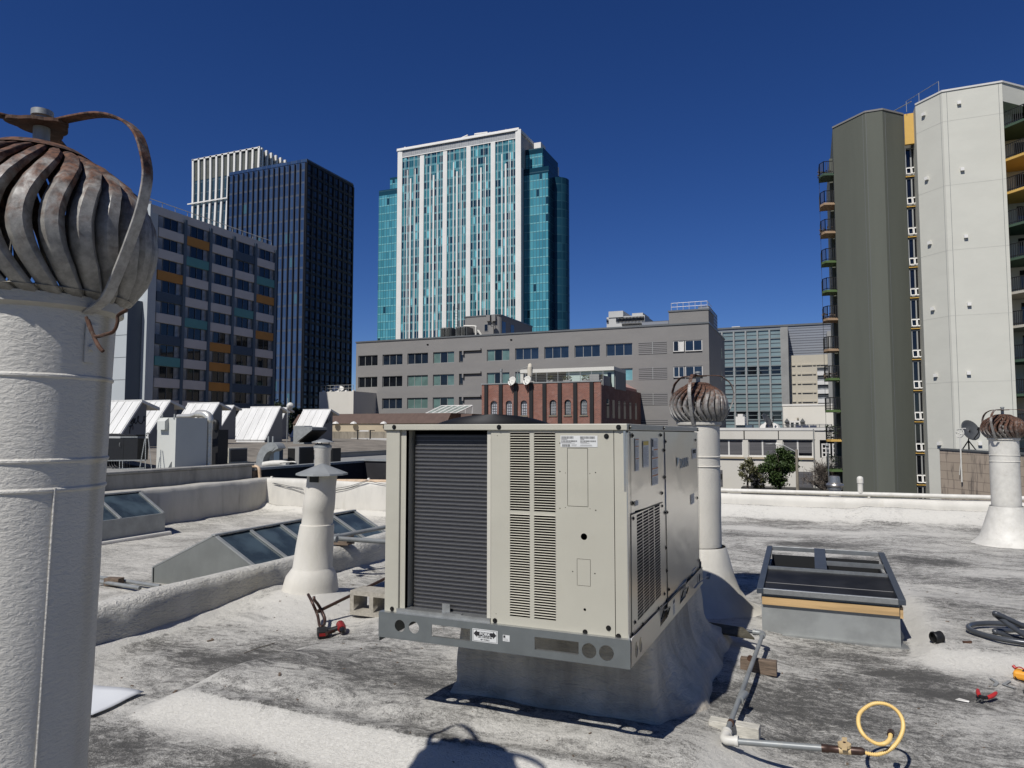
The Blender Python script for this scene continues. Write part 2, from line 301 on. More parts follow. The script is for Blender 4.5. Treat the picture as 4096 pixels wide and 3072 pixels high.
# ---------------------------------------------------------------- mesh builder
class MB:
    def __init__(s): s.v=[];s.f=[];s.mi=[]
    def add(s,vs,fs,m=0):
        o=len(s.v);s.v+= [tuple(p) for p in vs];s.f+=[tuple(i+o for i in f) for f in fs];s.mi+=[m]*len(fs);return s
    def box(s,x0,x1,y0,y1,z0,z1,m=0,mat=None):
        if x0>x1:x0,x1=x1,x0
        if y0>y1:y0,y1=y1,y0
        if z0>z1:z0,z1=z1,z0
        vs=[Vector(p) for p in ((x0,y0,z0),(x1,y0,z0),(x1,y1,z0),(x0,y1,z0),(x0,y0,z1),(x1,y0,z1),(x1,y1,z1),(x0,y1,z1))]
        if mat: vs=[mat@p for p in vs]
        return s.add(vs,[(0,3,2,1),(4,5,6,7),(0,1,5,4),(1,2,6,5),(2,3,7,6),(3,0,4,7)],m)
    def obox(s,c,d,rz=0,rx=0,ry=0,m=0):
        mt=Matrix.Translation(c)@Matrix.Rotation(rz,4,'Z')@Matrix.Rotation(ry,4,'Y')@Matrix.Rotation(rx,4,'X')
        return s.box(-d[0]/2,d[0]/2,-d[1]/2,d[1]/2,-d[2]/2,d[2]/2,m,mt)
    def prism(s,pts,vec,m=0):
        n=len(pts);P=[Vector(p) for p in pts];V=Vector(vec)
        vs=P+[p+V for p in P]
        nrm=(P[1]-P[0]).cross(P[2]-P[1])
        fs=[tuple(range(n)),tuple(range(2*n-1,n-1,-1))]+[(i,i+n,(i+1)%n+n,(i+1)%n) for i in range(n)]
        if nrm.dot(V)>0: fs=[tuple(reversed(f)) for f in fs]
        return s.add(vs,fs,m)
    def tube(s,path,r,n=10,m=0,cap=True,flat=None):
        P=[Vector(p) for p in path];k=len(P);R=r if isinstance(r,(list,tuple)) else [r]*k
        T=[(P[min(i+1,k-1)]-P[max(i-1,0)]).normalized() for i in range(k)]
        a=Vector((0,0,1)) if abs(T[0].z)<.9 else Vector((1,0,0));N=T[0].cross(a).normalized();vs=[]
        for i in range(k):
            N=(N-T[i]*N.dot(T[i])).normalized();B=T[i].cross(N)
            for j in range(n):
                t=2*math.pi*j/n;fx,fy=(1,1) if not flat else flat
                vs.append(P[i]+N*math.cos(t)*R[i]*fx+B*math.sin(t)*R[i]*fy)
        fs=[(i*n+j,i*n+(j+1)%n,(i+1)*n+(j+1)%n,(i+1)*n+j) for i in range(k-1) for j in range(n)]
        if cap: fs+=[tuple(reversed(range(n))),tuple(range((k-1)*n,k*n))]
        return s.add(vs,fs,m)
    def lathe(s,prof,c=(0,0,0),n=32,m=0,cap=True,jit=0):
        vs=[];k=len(prof)
        for r,z in prof:
            for j in range(n):
                t=2*math.pi*j/n;q=Vector((c[0]+r*math.cos(t),c[1]+r*math.sin(t),c[2]+z))
                if jit:
                    h=noise.noise(q*6)*jit+noise.noise(q*2)*jit;q.x+=math.cos(t)*h;q.y+=math.sin(t)*h
                vs.append(q)
        fs=[(i*n+j,i*n+(j+1)%n,(i+1)*n+(j+1)%n,(i+1)*n+j) for i in range(k-1) for j in range(n)]
        if cap: fs+=[tuple(reversed(range(n))),tuple(range((k-1)*n,k*n))]
        return s.add(vs,fs,m)
    def build(s,name,mats,parent=None,smooth=None,bevel=0,loc=None,**tags):
        if not isinstance(mats,(list,tuple)): mats=[mats]
        off=Vector((0,0,0))
        if parent is not None: off=WL(parent)
        base=Vector(loc) if loc is not None else (Vector((0,0,0)) if parent is not None else None)
        if parent is None and loc is None:
            xs=[p[0] for p in s.v];ys=[p[1] for p in s.v];zs=[p[2] for p in s.v]
            base=Vector(((min(xs)+max(xs))/2,(min(ys)+max(ys))/2,min(zs)))
        o0=off if (parent is not None and loc is None) else (base)
        me=D.meshes.new(name);me.from_pydata([(p[0]-o0[0],p[1]-o0[1],p[2]-o0[2]) for p in s.v],[],s.f)
        for m in mats: me.materials.append(M[m] if isinstance(m,str) else m)
        me.polygons.foreach_set('material_index',s.mi)
        if smooth:
            me.shade_smooth();me.set_sharp_from_angle(angle=math.radians(smooth))
        me.update()
        o=D.objects.new(name,me);COL.objects.link(o)
        if parent is not None:
            o.parent=parent;o.location=(o0-off) if loc is not None else (0,0,0)
        else: o.location=base
        if bevel:
            b=o.modifiers.new('bevel','BEVEL');b.width=bevel;b.segments=2;b.limit_method='ANGLE'
        for k,v in tags.items(): o[k]=v
        return o
def WL(o):
    p=Vector(o.location)
    while o.parent: o=o.parent;p=p+Vector(o.location)
    return p
def thing(name,label,cat,loc,group=None):
    o=D.objects.new(name,None);COL.objects.link(o);o.location=loc;o.empty_display_size=.2
    o['label']=label;o['category']=cat
    if group:o['group']=group
    return o
def tag(o,label,cat,group=None):
    o['label']=label;o['category']=cat
    if group:o['group']=group
    return o
def struct(o): o['kind']='structure';return o
def inst(src,parent,dloc):
    """copy of a part (and its sub-parts) moved by dloc"""
    o=src.copy();COL.objects.link(o);o.parent=parent;o.location=Vector(src.location)+Vector(dloc)
    for ch in src.children:
        k=ch.copy();COL.objects.link(k);k.parent=o
    return o
def plate(outline,holes,thick,frame,name,mats,parent,**k):
    """flat plate with real holes; frame=(origin, x axis, y axis); z axis = x cross y"""
    cu=D.curves.new('t','CURVE');cu.dimensions='2D';cu.fill_mode='BOTH';cu.extrude=thick/2
    for loop in [outline]+holes:
        sp_=cu.splines.new('POLY');sp_.points.add(len(loop)-1);sp_.use_cyclic_u=True
        for p,q in zip(sp_.points,loop): p.co=(q[0],q[1],0,1)
    ob=D.objects.new('t',cu);COL.objects.link(ob)
    dg=bpy.context.evaluated_depsgraph_get();me=D.meshes.new_from_object(ob.evaluated_get(dg),depsgraph=dg)
    D.objects.remove(ob);D.curves.remove(cu)
    O,X,Y=[Vector(a) for a in frame];Z=X.cross(Y)
    mt=Matrix((X,Y,Z)).transposed().to_4x4();mt.translation=O-(WL(parent) if parent else Vector((0,0,0)))
    me.transform(mt);me.name=name;me.materials.clear()
    me.materials.append(M[mats] if isinstance(mats,str) else mats)
    o=D.objects.new(name,me);COL.objects.link(o)
    if parent:o.parent=parent
    for a,b in k.items():o[a]=b
    return o
def circ(cx,cz,r,n=20,ry=None): return [(cx+r*math.cos(2*math.pi*i/n),cz+(ry or r)*math.sin(2*math.pi*i/n)) for i in range(n)]
def rect(x0,z0,x1,z1): return [(x0,z0),(x1,z0),(x1,z1),(x0,z1)]
def text(s,frame,size,name,mat,parent,sx=1,thick=.0006,align='CENTER',bold=0):
    cu=D.curves.new('t','FONT');cu.body=s;cu.size=size;cu.extrude=thick;cu.align_x=align;cu.align_y='CENTER';cu.offset=bold
    cu.resolution_u=3
    ob=D.objects.new('t',cu);COL.objects.link(ob);dg=bpy.context.evaluated_depsgraph_get()
    me=D.meshes.new_from_object(ob.evaluated_get(dg),depsgraph=dg);D.objects.remove(ob);D.curves.remove(cu)
    O,X,Y=[Vector(a) for a in frame];Z=X.cross(Y)
    mt=Matrix((X*sx,Y,Z)).transposed().to_4x4();mt.translation=O-WL(parent)
    me.transform(mt);me.materials.clear();me.materials.append(M[mat]);me.name=name
    o=D.objects.new(name,me);COL.objects.link(o);o.parent=parent;return o
def smoothpath(pts,n=6):
    P=[Vector(p) for p in pts];out=[]
    for i in range(len(P)-1):
        p0,p1,p2,p3=P[max(i-1,0)],P[i],P[i+1],P[min(i+2,len(P)-1)]
        for k in range(n):
            t=k/n;out.append(.5*((2*p1)+(p2-p0)*t+(2*p0-5*p1+4*p2-p3)*t*t+(3*p1-p0-3*p2+p3)*t**3))
    out.append(P[-1]);return out
GROUND=-8.5
XA=(1,0,0);YA=(0,1,0);ZA=(0,0,1)
# ================================================================ OUR ROOF (structure)
PY=12.88      # far parapet
CXL=-4.55     # low curb wall between the two roof levels
PXL=-11.45    # left edge of the lower roof
def sst(a,b,x):
    t=max(0,min(1,(x-a)/(b-a)));return t*t*(3-2*t)
def n2(x,y,s,o=0): return noise.noise(Vector((x*s+o,y*s-o,o*1.7)))
def roofz(x,y):
    w=.06*n2(x,y,.9,5)+.03*n2(x,y,2.7,9)
    z=.012*n2(x,y,1.3)+.010*n2(x,y,3.1,3)+.006*n2(x,y,8,8)
    # raised pad around the unit curb
    left=sst(-3.42,-3.12,x+w+.10*(y-2.9)*(1 if y<4 else 0)*-.35)
    front=sst(2.68,2.92,y+w*1.3)
    right=1-sst(-.55,-.05,x+w)
    pad=left*front*right*(1-sst(5.4,6.4,y+w))
    z+=.135*pad*(1-.66*sst(3.05,4.4,y))
    z-=.03*math.exp(-((y-3.02)/.1)**2)*left*right*front
    # puddle dimple
    z-=.035*math.exp(-(((x+3.15)/.28)**2+((y-4.35)/.5)**2))
    # raised pad at the right
    a=sst(.58,.80,x+w*.7+.06*(y-5.5)*0);b=sst(5.22,5.52,y+w)
    z+=.085*a*b*(1-sst(6.9,7.5,y+w)*.6)
    z+=.05*sst(1.6,1.9,x+w)*sst(6.6,7.0,y+w)*(1-sst(7.4,7.9,y+w))
    # blisters
    for bx,by,br,bh in ((-4.0,3.45,.12,.02),(-3.55,4.0,.09,.02),(-1.9,7.9,.3,.03),(.9,9.7,.45,.03),(-2.6,2.2,.2,.02)):
        z+=bh*math.exp(-((x-bx)**2+(y-by)**2)/(br*br))
    for sx_,ya_,yb_ in ((-2.52,2.95,6.4),(-1.98,2.95,3.6),(1.9,3.2,9.5)):
        if ya_<y<yb_: z+=.007*math.exp(-((x+.04*math.sin(y*1.7)-sx_)/.022)**2)
    if -.3<x<4: z+=.006*math.exp(-((y-9.1+.05*math.sin(x*2))/.03)**2)
    # fillets against walls
    z+=.22*math.exp(-max(0,PY-y-.08)/.13)*(1 if x>CXL else .6)
    if x>CXL: z+=.06*math.exp(-max(0,x-CXL-.12)/.06)
    # mound at the flue foot
    z+=.16*math.exp(-((x+4.02)**2+(y-5.05)**2)/.16)
    # lower roof on the left
    lo=1-sst(CXL-.12,CXL+.02,x)
    z-=lo*(.34+.02*(y<11)+.02*n2(x,y,.5,2))
    if x<CXL: z+=.05*math.exp(-max(0,x-PXL-.1)/.12)
    return z
def axis(segs):
    out=[]
    for a,b,st in segs:
        n=max(1,round((b-a)/st));out+=[a+(b-a)*i/n for i in range(n)]
    out.append(segs[-1][1]);return out
xs=axis([(PXL-.1,-8,.16),(-8,-4.9,.1),(-4.9,-4.3,.03),(-4.3,1.3,.035),(1.3,4,.07),(4,9,.25)])
ys=axis([(-5,1.6,.3),(1.6,5.8,.035),(5.8,8,.06),(8,12.3,.12),(12.3,PY+.1,.05)])
m=MB();m.add([(x,y,roofz(x,y)) for y in ys for x in xs],[(j*len(xs)+i,j*len(xs)+i+1,(j+1)*len(xs)+i+1,(j+1)*len(xs)+i) for j in range(len(ys)-1) for i in range(len(xs)-1)])
m.mi=[1 if (xs[k%(len(xs)-1)]<CXL) else 0 for k in range(len(m.f))]
ROOF=struct(m.build('roof_surface',['roof','roofwhite'],smooth=180,loc=(0,0,0)))
def rg(u,v,z=0):
    """sight line meets the uneven roof"""
    p=gz(u,v,z)
    for _ in range(12): p=gz(u,v,roofz(p.x,p.y)*.6+p.z*.4)
    return p
# where the coating has collected dirt (+) or stayed clean (-): spot on the roof, radius in x, radius in y, amount
SPOTS=[(rg(u,v),a,b,c) for u,v,a,b,c in ((700,2620,.7,.25,.35),(1500,2700,.55,.4,.30),(1350,2900,.5,.09,.6),(1000,2830,.35,.08,.6),(1680,2960,.3,.08,.6),(1100,2590,.28,.35,.55),(470,2990,.3,.2,.55),(1000,3050,.3,.1,.6),(3120,2780,.35,.7,.34),(3650,2700,.3,.12,.7),(3800,2780,.25,.1,.55),(3500,2640,.35,.15,.4),(3750,2250,.5,.3,.6),(3300,2180,.9,.25,.45),(3900,2330,.5,.3,.35),(3420,2900,.3,.2,.25),
 (1000,2900,.9,.10,-.7),(700,2840,.3,.12,-.5),(1500,3010,.5,.09,-.6),(1300,2480,.3,.3,-.35),(2900,2520,.35,.5,-.4),(3900,2660,.4,.1,-.6),(1250,2440,.35,.5,-.5),(2300,2950,.6,.1,-.25),(3350,2130,2.5,.18,-.5),(3650,2400,.12,.9,-.5),(500,2600,.5,.1,-.1),(1900,2640,.3,.3,-.2),(3100,2960,.6,.15,.15))]
def dirtat(x,y):
    d=0
    for p,a,b,c in SPOTS:
        q=((x-p.x)/a)**2+((y-p.y)/b)**2
        if q<6: d+=c*math.exp(-q)
    if x>CXL: d-=.25*math.exp(-(x-CXL)/.25)
    return max(-1,min(1,d))
da=ROOF.data.attributes.new('dirt','FLOAT','POINT');da.data.foreach_set('value',[dirtat(v.co.x,v.co.y) for v in ROOF.data.vertices])
# swept wall with a lumpy rounded section
def lumpwall(name,label,p0,p1,w,prof,mat,cat='wall',amp=.012,step=.06,extra=None):
    P0,P1=Vector(p0),Vector(p1);L=(P1-P0).length;T=(P1-P0)/L;N=Vector((T.y,-T.x,0));n=max(2,int(L/step));m=MB();k=len(prof)
    vs=[]
    for i in range(n+1):
        c=P0+T*L*i/n
        for q,(a,z) in enumerate(prof):
            p=c+N*a*w;p.z=c.z+z
            h=noise.noise(p*2.1)*amp*1.6+noise.noise(p*7)*amp*.6
            p+=N*h*(1 if a>0 else -1);p.z+=noise.noise(p*1.1+Vector((9,0,0)))*amp*(1.4 if z>.0 else 0)
            vs.append(p)
    fs=[(i*k+j,(i+1)*k+j,(i+1)*k+j+1,i*k+j+1) for i in range(n) for j in range(k-1)]+[tuple(range(k)),tuple(reversed(range(n*k,n*k+k)))]
    m.add(vs,fs);return tag(m.build(name,mat,smooth=50),label,cat)
RP=[(1,-.5),(1,-.02),(.97,.24),(.90,.33),(.72,.385),(.4,.405),(-.4,.405),(-.72,.385),(-.9,.33),(-1,.2),(-1,-.5)]
PP=[(1,-.6),(1,0),(.99,.29),(.92,.355),(.7,.385),(0,.387),(-.7,.385),(-.95,.35),(-1,.28),(-1,-.6)]
lumpwall('parapet_wall','white coated parapet along the far edge of the roof under a long pipe',(PXL-.4,PY+.16,0),(9,PY+.16,0),.15,PP,'stucco')
lumpwall('low_curb_wall','low rounded white coated wall dividing the two roof levels behind the cone capped flue',(CXL,-1.5,-.1),(CXL,PY,-.1),.11,RP,'stuccow',amp=.020,step=.03)
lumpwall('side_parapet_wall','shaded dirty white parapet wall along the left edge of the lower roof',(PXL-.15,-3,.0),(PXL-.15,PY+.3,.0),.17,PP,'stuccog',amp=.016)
# building below our roof
m=MB();m.box(PXL-.3,9,-6,PY+.3,GROUND,-.65)
tag(m.build('roof_building_body','whitewall'),'building body under the white coated roof, seen only past its edges','building')
# ================================================================ PACKAGED UNIT
YF=2.954;XR=-.71
ut=thing('rooftop_air_conditioner','beige and steel packaged rooftop air conditioner with louvres, standing on a coated curb','air conditioner',(-1.3,4.0,.52))
def f1(x,y,yy=YF): p=gy(1450+.6931*x,1600+.6931*y,yy);return p.x,p.z
def f2(x,y,xx=XR): p=gx(2400+.6928*x,1600+.6928*y,xx);return p.y,p.z
FR=((0,YF,0),XA,ZA);RR=((XR,0,0),YA,ZA)
ZB,ZT=.632,1.5
XL=-1.893
# cabinet body (inner, dark) and back, left
m=MB();m.box(XL+.02,XR-.02,YF+.10,5.0,.60,1.49);m.build('inner_cabinet','dark',ut)
m=MB();m.box(XL,XL+.018,YF+.002,5.03,.60,1.50);m.box(XL,XR-.02,5.012,5.03,.57,1.50);m.build('rear_panel','beige',ut)
m=MB()
zt=1.5245
m.add([(XL-.008,YF-.012,1.497),(XR+.006,YF-.012,1.497),(XR+.006,5.04,1.487),(XL-.008,5.04,1.487),(XL-.008,YF-.012,zt),(XR+.006,YF-.012,zt),(XR+.006,5.04,1.514),(XL-.008,5.04,1.514)],[(0,3,2,1),(4,5,6,7),(0,1,5,4),(1,2,6,5),(2,3,7,6),(3,0,4,7)])
m.build('top_panel','beige',ut,bevel=.003)
# left corner post
a=f1(215,200)[0];m=MB();m.box(XL+.0005,a,YF,YF+.05,ZB,1.4965);m.build('corner_post','beige',ut,bevel=.003)
# coil opening with frames
b0=f1(250,200)[0];b1=f1(717,200)[0];cz=f1(400,1225)[1]
m=MB();m.box(a+.001,b0,YF+.012,YF+.03,ZB,1.4965);m.box(b0-.004,b0,YF+.012,YF+.09,ZB,1.4965);m.build('coil_side_rail','beige',ut)
m=MB();m.box(b1,b1+.018,YF+.006,YF+.09,ZB,1.4965);m.build('coil_side_rail','beigew',ut)
nseg=8;cor=.035;yc=YF+.045
pts=[(b0+.002,yc+.06,0)]+[(b0+.012+cor-cor*math.cos(t*math.pi/2/nseg),yc+cor-cor*math.sin(t*math.pi/2/nseg),0) for t in range(nseg+1)]+[(b1,yc,0)]
m=MB();k=len(pts);m.add([(p[0],p[1],z) for z in (cz,1.475) for p in pts],[(i,i+1,k+i+1,k+i) for i in range(k-1)])
m.build('condenser_coil','coil',ut,smooth=60)
# horizontal fin ridges that stand proud of the coil
m=MB();z=cz+.01
while z<1.47:
    m.add([(p[0],p[1]-.0035,zz) for zz in (z,z+.0035) for p in pts],[(i,i+1,k+i+1,k+i) for i in range(k-1)])
    m.add([(p[0],p[1]-yy,z+.0035) for yy in (.0035,0) for p in pts],[(i,i+1,k+i+1,k+i) for i in range(k-1)]);z+=.0185
m.build('coil_tube_rows',paint('coil_ridges',(.055,.054,.053),.5,.2,.3,40),ut)
m=MB();m.box(b0-.04,b1+.02,YF-.004,YF+.05,ZB-.001,cz+.002);q=f1(470,1190);m.box(q[0]-.02,q[0]+.02,YF+.02,YF+.024,cz,cz+.04);m.box(q[0]+.0,q[0]+.09,YF-.003,YF+.02,cz+.002,cz+.006)
m.build('coil_sill','galv',ut)
# louvred front panel
c0=f1(741,200)[0]+.001;c1=f1(1448,200)[0]
holes=[];hood=MB()
def slots(xa,xb,zs,dep,hh,front,yv):
    for z in zs:
        holes.append([(xa,z),(xb,z),(xb-.006,z+hh),(xa+.006,z+hh)])
xs1=[(f1(849,700)[0],f1(967,700)[0]),(f1(988,700)[0],f1(1116,700)[0])]
pit=.01125
za=1.484;zs=[]
while za>f1(900,640)[1]-.002: zs.append(za-.0066);za-=pit
za=f1(900,662)[1]
while za>f1(1000,1262)[1]+.004: zs.append(za-.0066);za-=pit
for xa,xb in xs1:
    slots(xa,xb,zs,0,.0086,0,0)
    for z in zs:
        zt_=z+.0086
        hood.add([(xa+.004,YF,zt_+.0012),(xb-.004,YF,zt_+.0012),(xb-.002,YF-.0045,zt_-.0003),(xa+.002,YF-.0045,zt_-.0003),(xa,YF,zt_-.0008),(xb,YF,zt_-.0008)],[(0,3,2,1),(0,4,3),(1,2,5),(3,4,5,2)])
kx0,kz1=f1(1181,276);kx1,kz0=f1(1303,618)
def ring(x0,z0,x1,z1,t=.0016): return [rect(x0,z0,x0+t,z1),rect(x1-t,z0,x1,z1),rect(x0+t*1.2,z1-t,x1-t*1.2,z1),rect(x0+t*1.2,z0,x1-t*1.2,z0+t)]
holes+=ring(kx0,kz0,kx1,kz1,.0022)
sx0,sz1=f1(1237,915);sx1,sz0=f1(1317,1077);holes+=ring(sx0,sz0,sx1,sz1,.0018)
for px,py,r in ((1278,789,.0145),(1283,1210,.006),(1139,249,.003),(1139,413,.003),(1345,419,.0028),(1139,625,.0028),(1346,637,.003),(1171,421,.002),(1312,424,.002),(1171,621,.002),(1313,628,.0018),(1213,990,.0028),(1341,1002,.003),(778,206,.002),(771,1234,.002)):
    x,z=f1(px,py);holes.append(circ(x,z,r,14))
p=plate(rect(c0,ZB,c1,1.4965),holes,.003,((0,YF+.0015,0),XA,ZA),'louvre_panel','beige',ut)
hood.build('louvre_hoods','beigew',ut)
m=MB();m.box(c0+.01,c1-.01,YF+.03,YF+.04,ZB+.01,1.49);m.build('panel_backing','dark',ut)
m=MB();m.box(c1+.0025,XR,YF-.0005,YF+.03,ZB,1.4965);m.box(XR-.03,XR,YF+.0,YF+.03,ZB,1.4965);m.build('corner_post','beige',ut,bevel=.002)
# barcode label
def sticker(fr,x0,z0,x1,z1,name,rows,parent=ut,head=None,seed=1,off=.001):
    O,X,Y=[Vector(k) for k in fr];Z=X.cross(Y);rn=random.Random(seed)
    def slab(m,xa,za,xb,zb,o0,o1,mi=0):
        P=[O+X*xx+Y*zz+Z*o for o in (o0,o1) for xx,zz in ((xa,za),(xb,za),(xb,zb),(xa,zb))]
        m.add(P,[(0,3,2,1),(4,5,6,7),(0,1,5,4),(1,2,6,5),(2,3,7,6),(3,0,4,7)],mi)
    m=MB();slab(m,x0,z0,x1,z1,0,off)
    s=m.build(name,'sticker',parent)
    m=MB();W,H=x1-x0,z1-z0
    for kind,fx0,fx1,fz0,fz1 in rows:
        xa,xb,za,zb=x0+W*fx0,x0+W*fx1,z0+H*fz0,z0+H*fz1
        if kind=='bar':
            x=xa
            while x<xb:
                ww=rn.choice((.0006,.0010,.0016))*max(1,W/.1*.8);slab(m,x,za,min(x+ww,xb),zb,off,off+.0004,0);x+=ww+rn.choice((.0008,.0012))*max(1,W/.1*.8)
        elif kind=='lines':
            n=max(2,int((zb-za)/.0052))
            for i in range(n):
                z=za+(zb-za)*(i+.3)/n;e=xb-(xb-xa)*rn.random()*.3
                slab(m,xa,z,e,z+.0019,off,off+.0004,1)
        elif kind=='head': slab(m,xa,za,xb,zb,off,off+.0004,2)
        elif kind=='yhead': slab(m,xa,za,xb,zb,off,off+.0004,3)
        elif kind=='ink': slab(m,xa,za,xb,zb,off,off+.0004,0)
    m.build('printing',['ink','inkgrey','orange','yellowp'],s);return s
x0,z1=f1(1143,205);x1,z0=f1(1357,275)
sticker(((0,YF-.0005,0),XA,ZA),x0,z0+.002,x1,z1,'barcode_label',[('bar',.02,.36,.72,.93),('bar',.54,.94,.72,.93),('lines',.02,.2,.62,.70),('lines',.54,.68,.62,.70),('bar',.02,.46,.44,.58),('bar',.54,.96,.44,.58),('lines',.02,.4,.30,.42),('lines',.54,.8,.30,.42),('bar',.05,.26,.03,.24),('lines',.3,.48,.06,.24),('lines',.54,.96,.06,.22)],seed=4)
# right face: stainless panels (corners taken on the side plane)
def quadplate(c,th,name,mat,holes=None,thick=.003):
    P=[f2(*q) for q in c];return plate(P,holes or [],thick,((XR+th,0,0),YA,ZA),name,mat,ut)
m=MB();P=[f2(150,178),f2(560,186),f2(575,975),f2(168,1385)]
m.prism([(XR-.012,y,z) for y,z in P],(.010,0,0));m.build('side_backing','steel',ut)
quadplate([(172,1362),(384,1150),(366,184),(170,182)],.0,'upper_side_panel','steel')
quadplate([(390,1146),(573,962),(559,188),(371,186)],.0,'rear_side_panel','steel')
# louvred access panel in front of the upper panel plane
hl=[];hm=MB()
for (xa,xb) in ((207,242),(245,277),(279,307),(311,342)):
    ya,yb=f2(xa,900)[0],f2(xb,900)[0]
    ztop=f2(xa,662-(xa-207)*.30)[1];zbot=f2(xa,1282-(xa-207)*1.02)[1]
    n=33;zt0=1.5-(1.5-f2(207,662)[1]);zb0=f2(207,1282)[1]
    zt0=f2(225,652)[1];zb0=f2(225,1262)[1]
    for i in range(n):
        z=zb0+(zt0-zb0)*i/n;h=(zt0-zb0)/n
        hl.append([(ya,z+.002),(yb,z+.002),(yb-.004,z+h*.90),(ya+.004,z+h*.90)])
        X1=XR+.0035
        hm.add([(X1,ya,z+h*.90),(X1,yb,z+h*.90),(X1+.005,yb-.002,z+h*.70),(X1+.005,ya+.002,z+h*.70)],[(0,1,2,3),(3,2,1,0)])
quadplate([(178,1355),(380,1152),(357,590),(174,657)],.0045,'louvred_access_panel','steel',hl,.002)
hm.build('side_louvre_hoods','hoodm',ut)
m=MB();P=[f2(200,640),f2(348,600),f2(355,1190),f2(210,1300)];m.prism([(XR+.0018,y,z) for y,z in P],(.0005,0,0));m.build('vent_void','dark',ut)
m=MB();m.box(XR-.004,XR+.0035,YF+.001,f2(170,700)[0]-.002,ZB,1.487);m.build('corner_trim','steel',ut)
# seams
m=MB()
def strip(a,b,wd,m,o=.0045,t=.001):
    (y0,z0),(y1,z1)=f2(*a),f2(*b);dx,dz=y1-y0,z1-z0;L=math.hypot(dx,dz);nx,nz_=-dz/L*wd/2,dx/L*wd/2
    m.prism([(XR+o,y0-nx,z0-nz_),(XR+o,y1-nx,z1-nz_),(XR+o,y1+nx,z1+nz_),(XR+o,y0+nx,z0+nz_)],(t,0,0))
strip((368,186),(388,1150),.007,m);strip((174,661),(357,590),.005,m);strip((171,186),(177,1360),.004,m,.004);strip((560,188),(574,962),.006,m);SEAM=m;m.build('panel_trim','screw',ut)
# screws
m=MB()
def screw(m,c,ax,r=.011):
    c=Vector(c);ax=Vector(ax);t=Vector((0,0,1));s_=ax.cross(t)
    for rr,h0,h1,n in ((r,0,.0022,14),(r*.55,.0022,.0075,6)):
        vs=[c+s_*rr*math.cos(2*math.pi*i/n)+t*rr*math.sin(2*math.pi*i/n)+ax*h for h in (h0,h1) for i in range(n)]
        m.add(vs,[(i,(i+1)%n,n+(i+1)%n,n+i) for i in range(n)]+[tuple(range(n)),tuple(range(2*n-1,n-1,-1))])
scr=MB();screw(scr,(0,0,0),(0,-1,0))
def put_screws(pts,fn,ax,off,name='panel_screw'):
    first=None
    for q in pts:
        a_,z_=fn(*q);c=Vector((a_,YF-off,z_)) if ax[1] else Vector((XR+off,a_,z_))
        if first is None or first[0]!=ax:
            mm=MB();screw(mm,c,ax);o=mm.build(name,'screw',ut,loc=c);first=(ax,o,c)
        else: inst(first[1],ut,c-first[2])
put_screws([(1408,209),(765,1273),(1420,1316),(1285,1339),(171,1205),(1478,1363)],f1,(0,-1,0),.0)
put_screws([(183,156),(788,156),(1478,157)],lambda x,y:f1(x,y,YF-.012),(0,-1,0),.012)
put_screws([(180,205),(346,203),(372,240),(365,290),(547,231),(352,537),(352,611),(183,596),(184,683),(368,445),(371,650),(382,648),(557,565),(375,852),(379,985),(569,925),(365,1118),(392,1093),(378,1155),(331,1202),(240,1294),(194,1282),(180,1354)],f2,(1,0,0),.004)
put_screws([(162,157),(360,161),(557,173)],f2,(1,0,0),.007)
# stickers on the steel side
R2=((XR+.0042,0,0),YA,ZA)
def stk(xa,ya,xb,yb,rows,sd,name='warning_sticker'):
    y0,z1=f2(xa,ya);y1,z0=f2(xb,yb);return sticker(R2,y0,z0+.004,y1,z1,name,rows,seed=sd,off=.0006)
stk(197,222,220,412,[('head',.05,.95,.95,.98),('lines',.08,.92,.78,.93),('head',.05,.95,.74,.77),('lines',.08,.92,.42,.72),('head',.05,.95,.36,.39),('lines',.08,.92,.04,.33)],2)
stk(243,236,277,388,[('yhead',.03,.97,.83,.98),('lines',.08,.92,.06,.78)],3)
stk(293,222,331,488,[('bar',.04,.25,.82,.98),('lines',.35,.92,.8,.95),('head',.3,.97,.74,.77),('ink',.08,.22,.62,.74),('lines',.3,.92,.60,.72),('head',.03,.97,.56,.59),('lines',.08,.92,.38,.54),('head',.03,.97,.34,.37),('lines',.08,.92,.24,.32),('head',.03,.97,.19,.22),('lines',.08,.92,.03,.17)],5)
stk(198,585,216,611,[('lines',.1,.9,.1,.9)],6,'small_sticker')
stk(521,548,541,596,[('lines',.1,.9,.1,.9)],7,'small_sticker')
stk(528,282,552,338,[('bar',.1,.9,.5,.9),('lines',.1,.9,.1,.45)],8,'barcode_sticker')
# maker's emblem and word
(ya,za),(yb,zb)=f2(439,332),f2(455,402)
m=MB();m.prism([(XR+.0044,ya,za),(XR+.0044,yb,za-.004),(XR+.0044,ya+.01,zb+.02)],(.0006,0,0),1);m.prism([(XR+.0051,ya,za),(XR+.0051,ya+.03,za-.001),(XR+.0051,ya+.004,za-.055)],(.0005,0,0),0)
m.build('emblem',['logoblue','logolight'],ut)
(yc0,zc0),(yc1,zc1)=f2(455,388),f2(508,342)
text('DAIKIN',((XR+.0042,(yc0+yc1)/2+.01,(zc0+zc1)/2),YA,ZA),.078,'maker_name','logoblue',ut,sx=abs(yc1-yc0)/.29,bold=.0016)
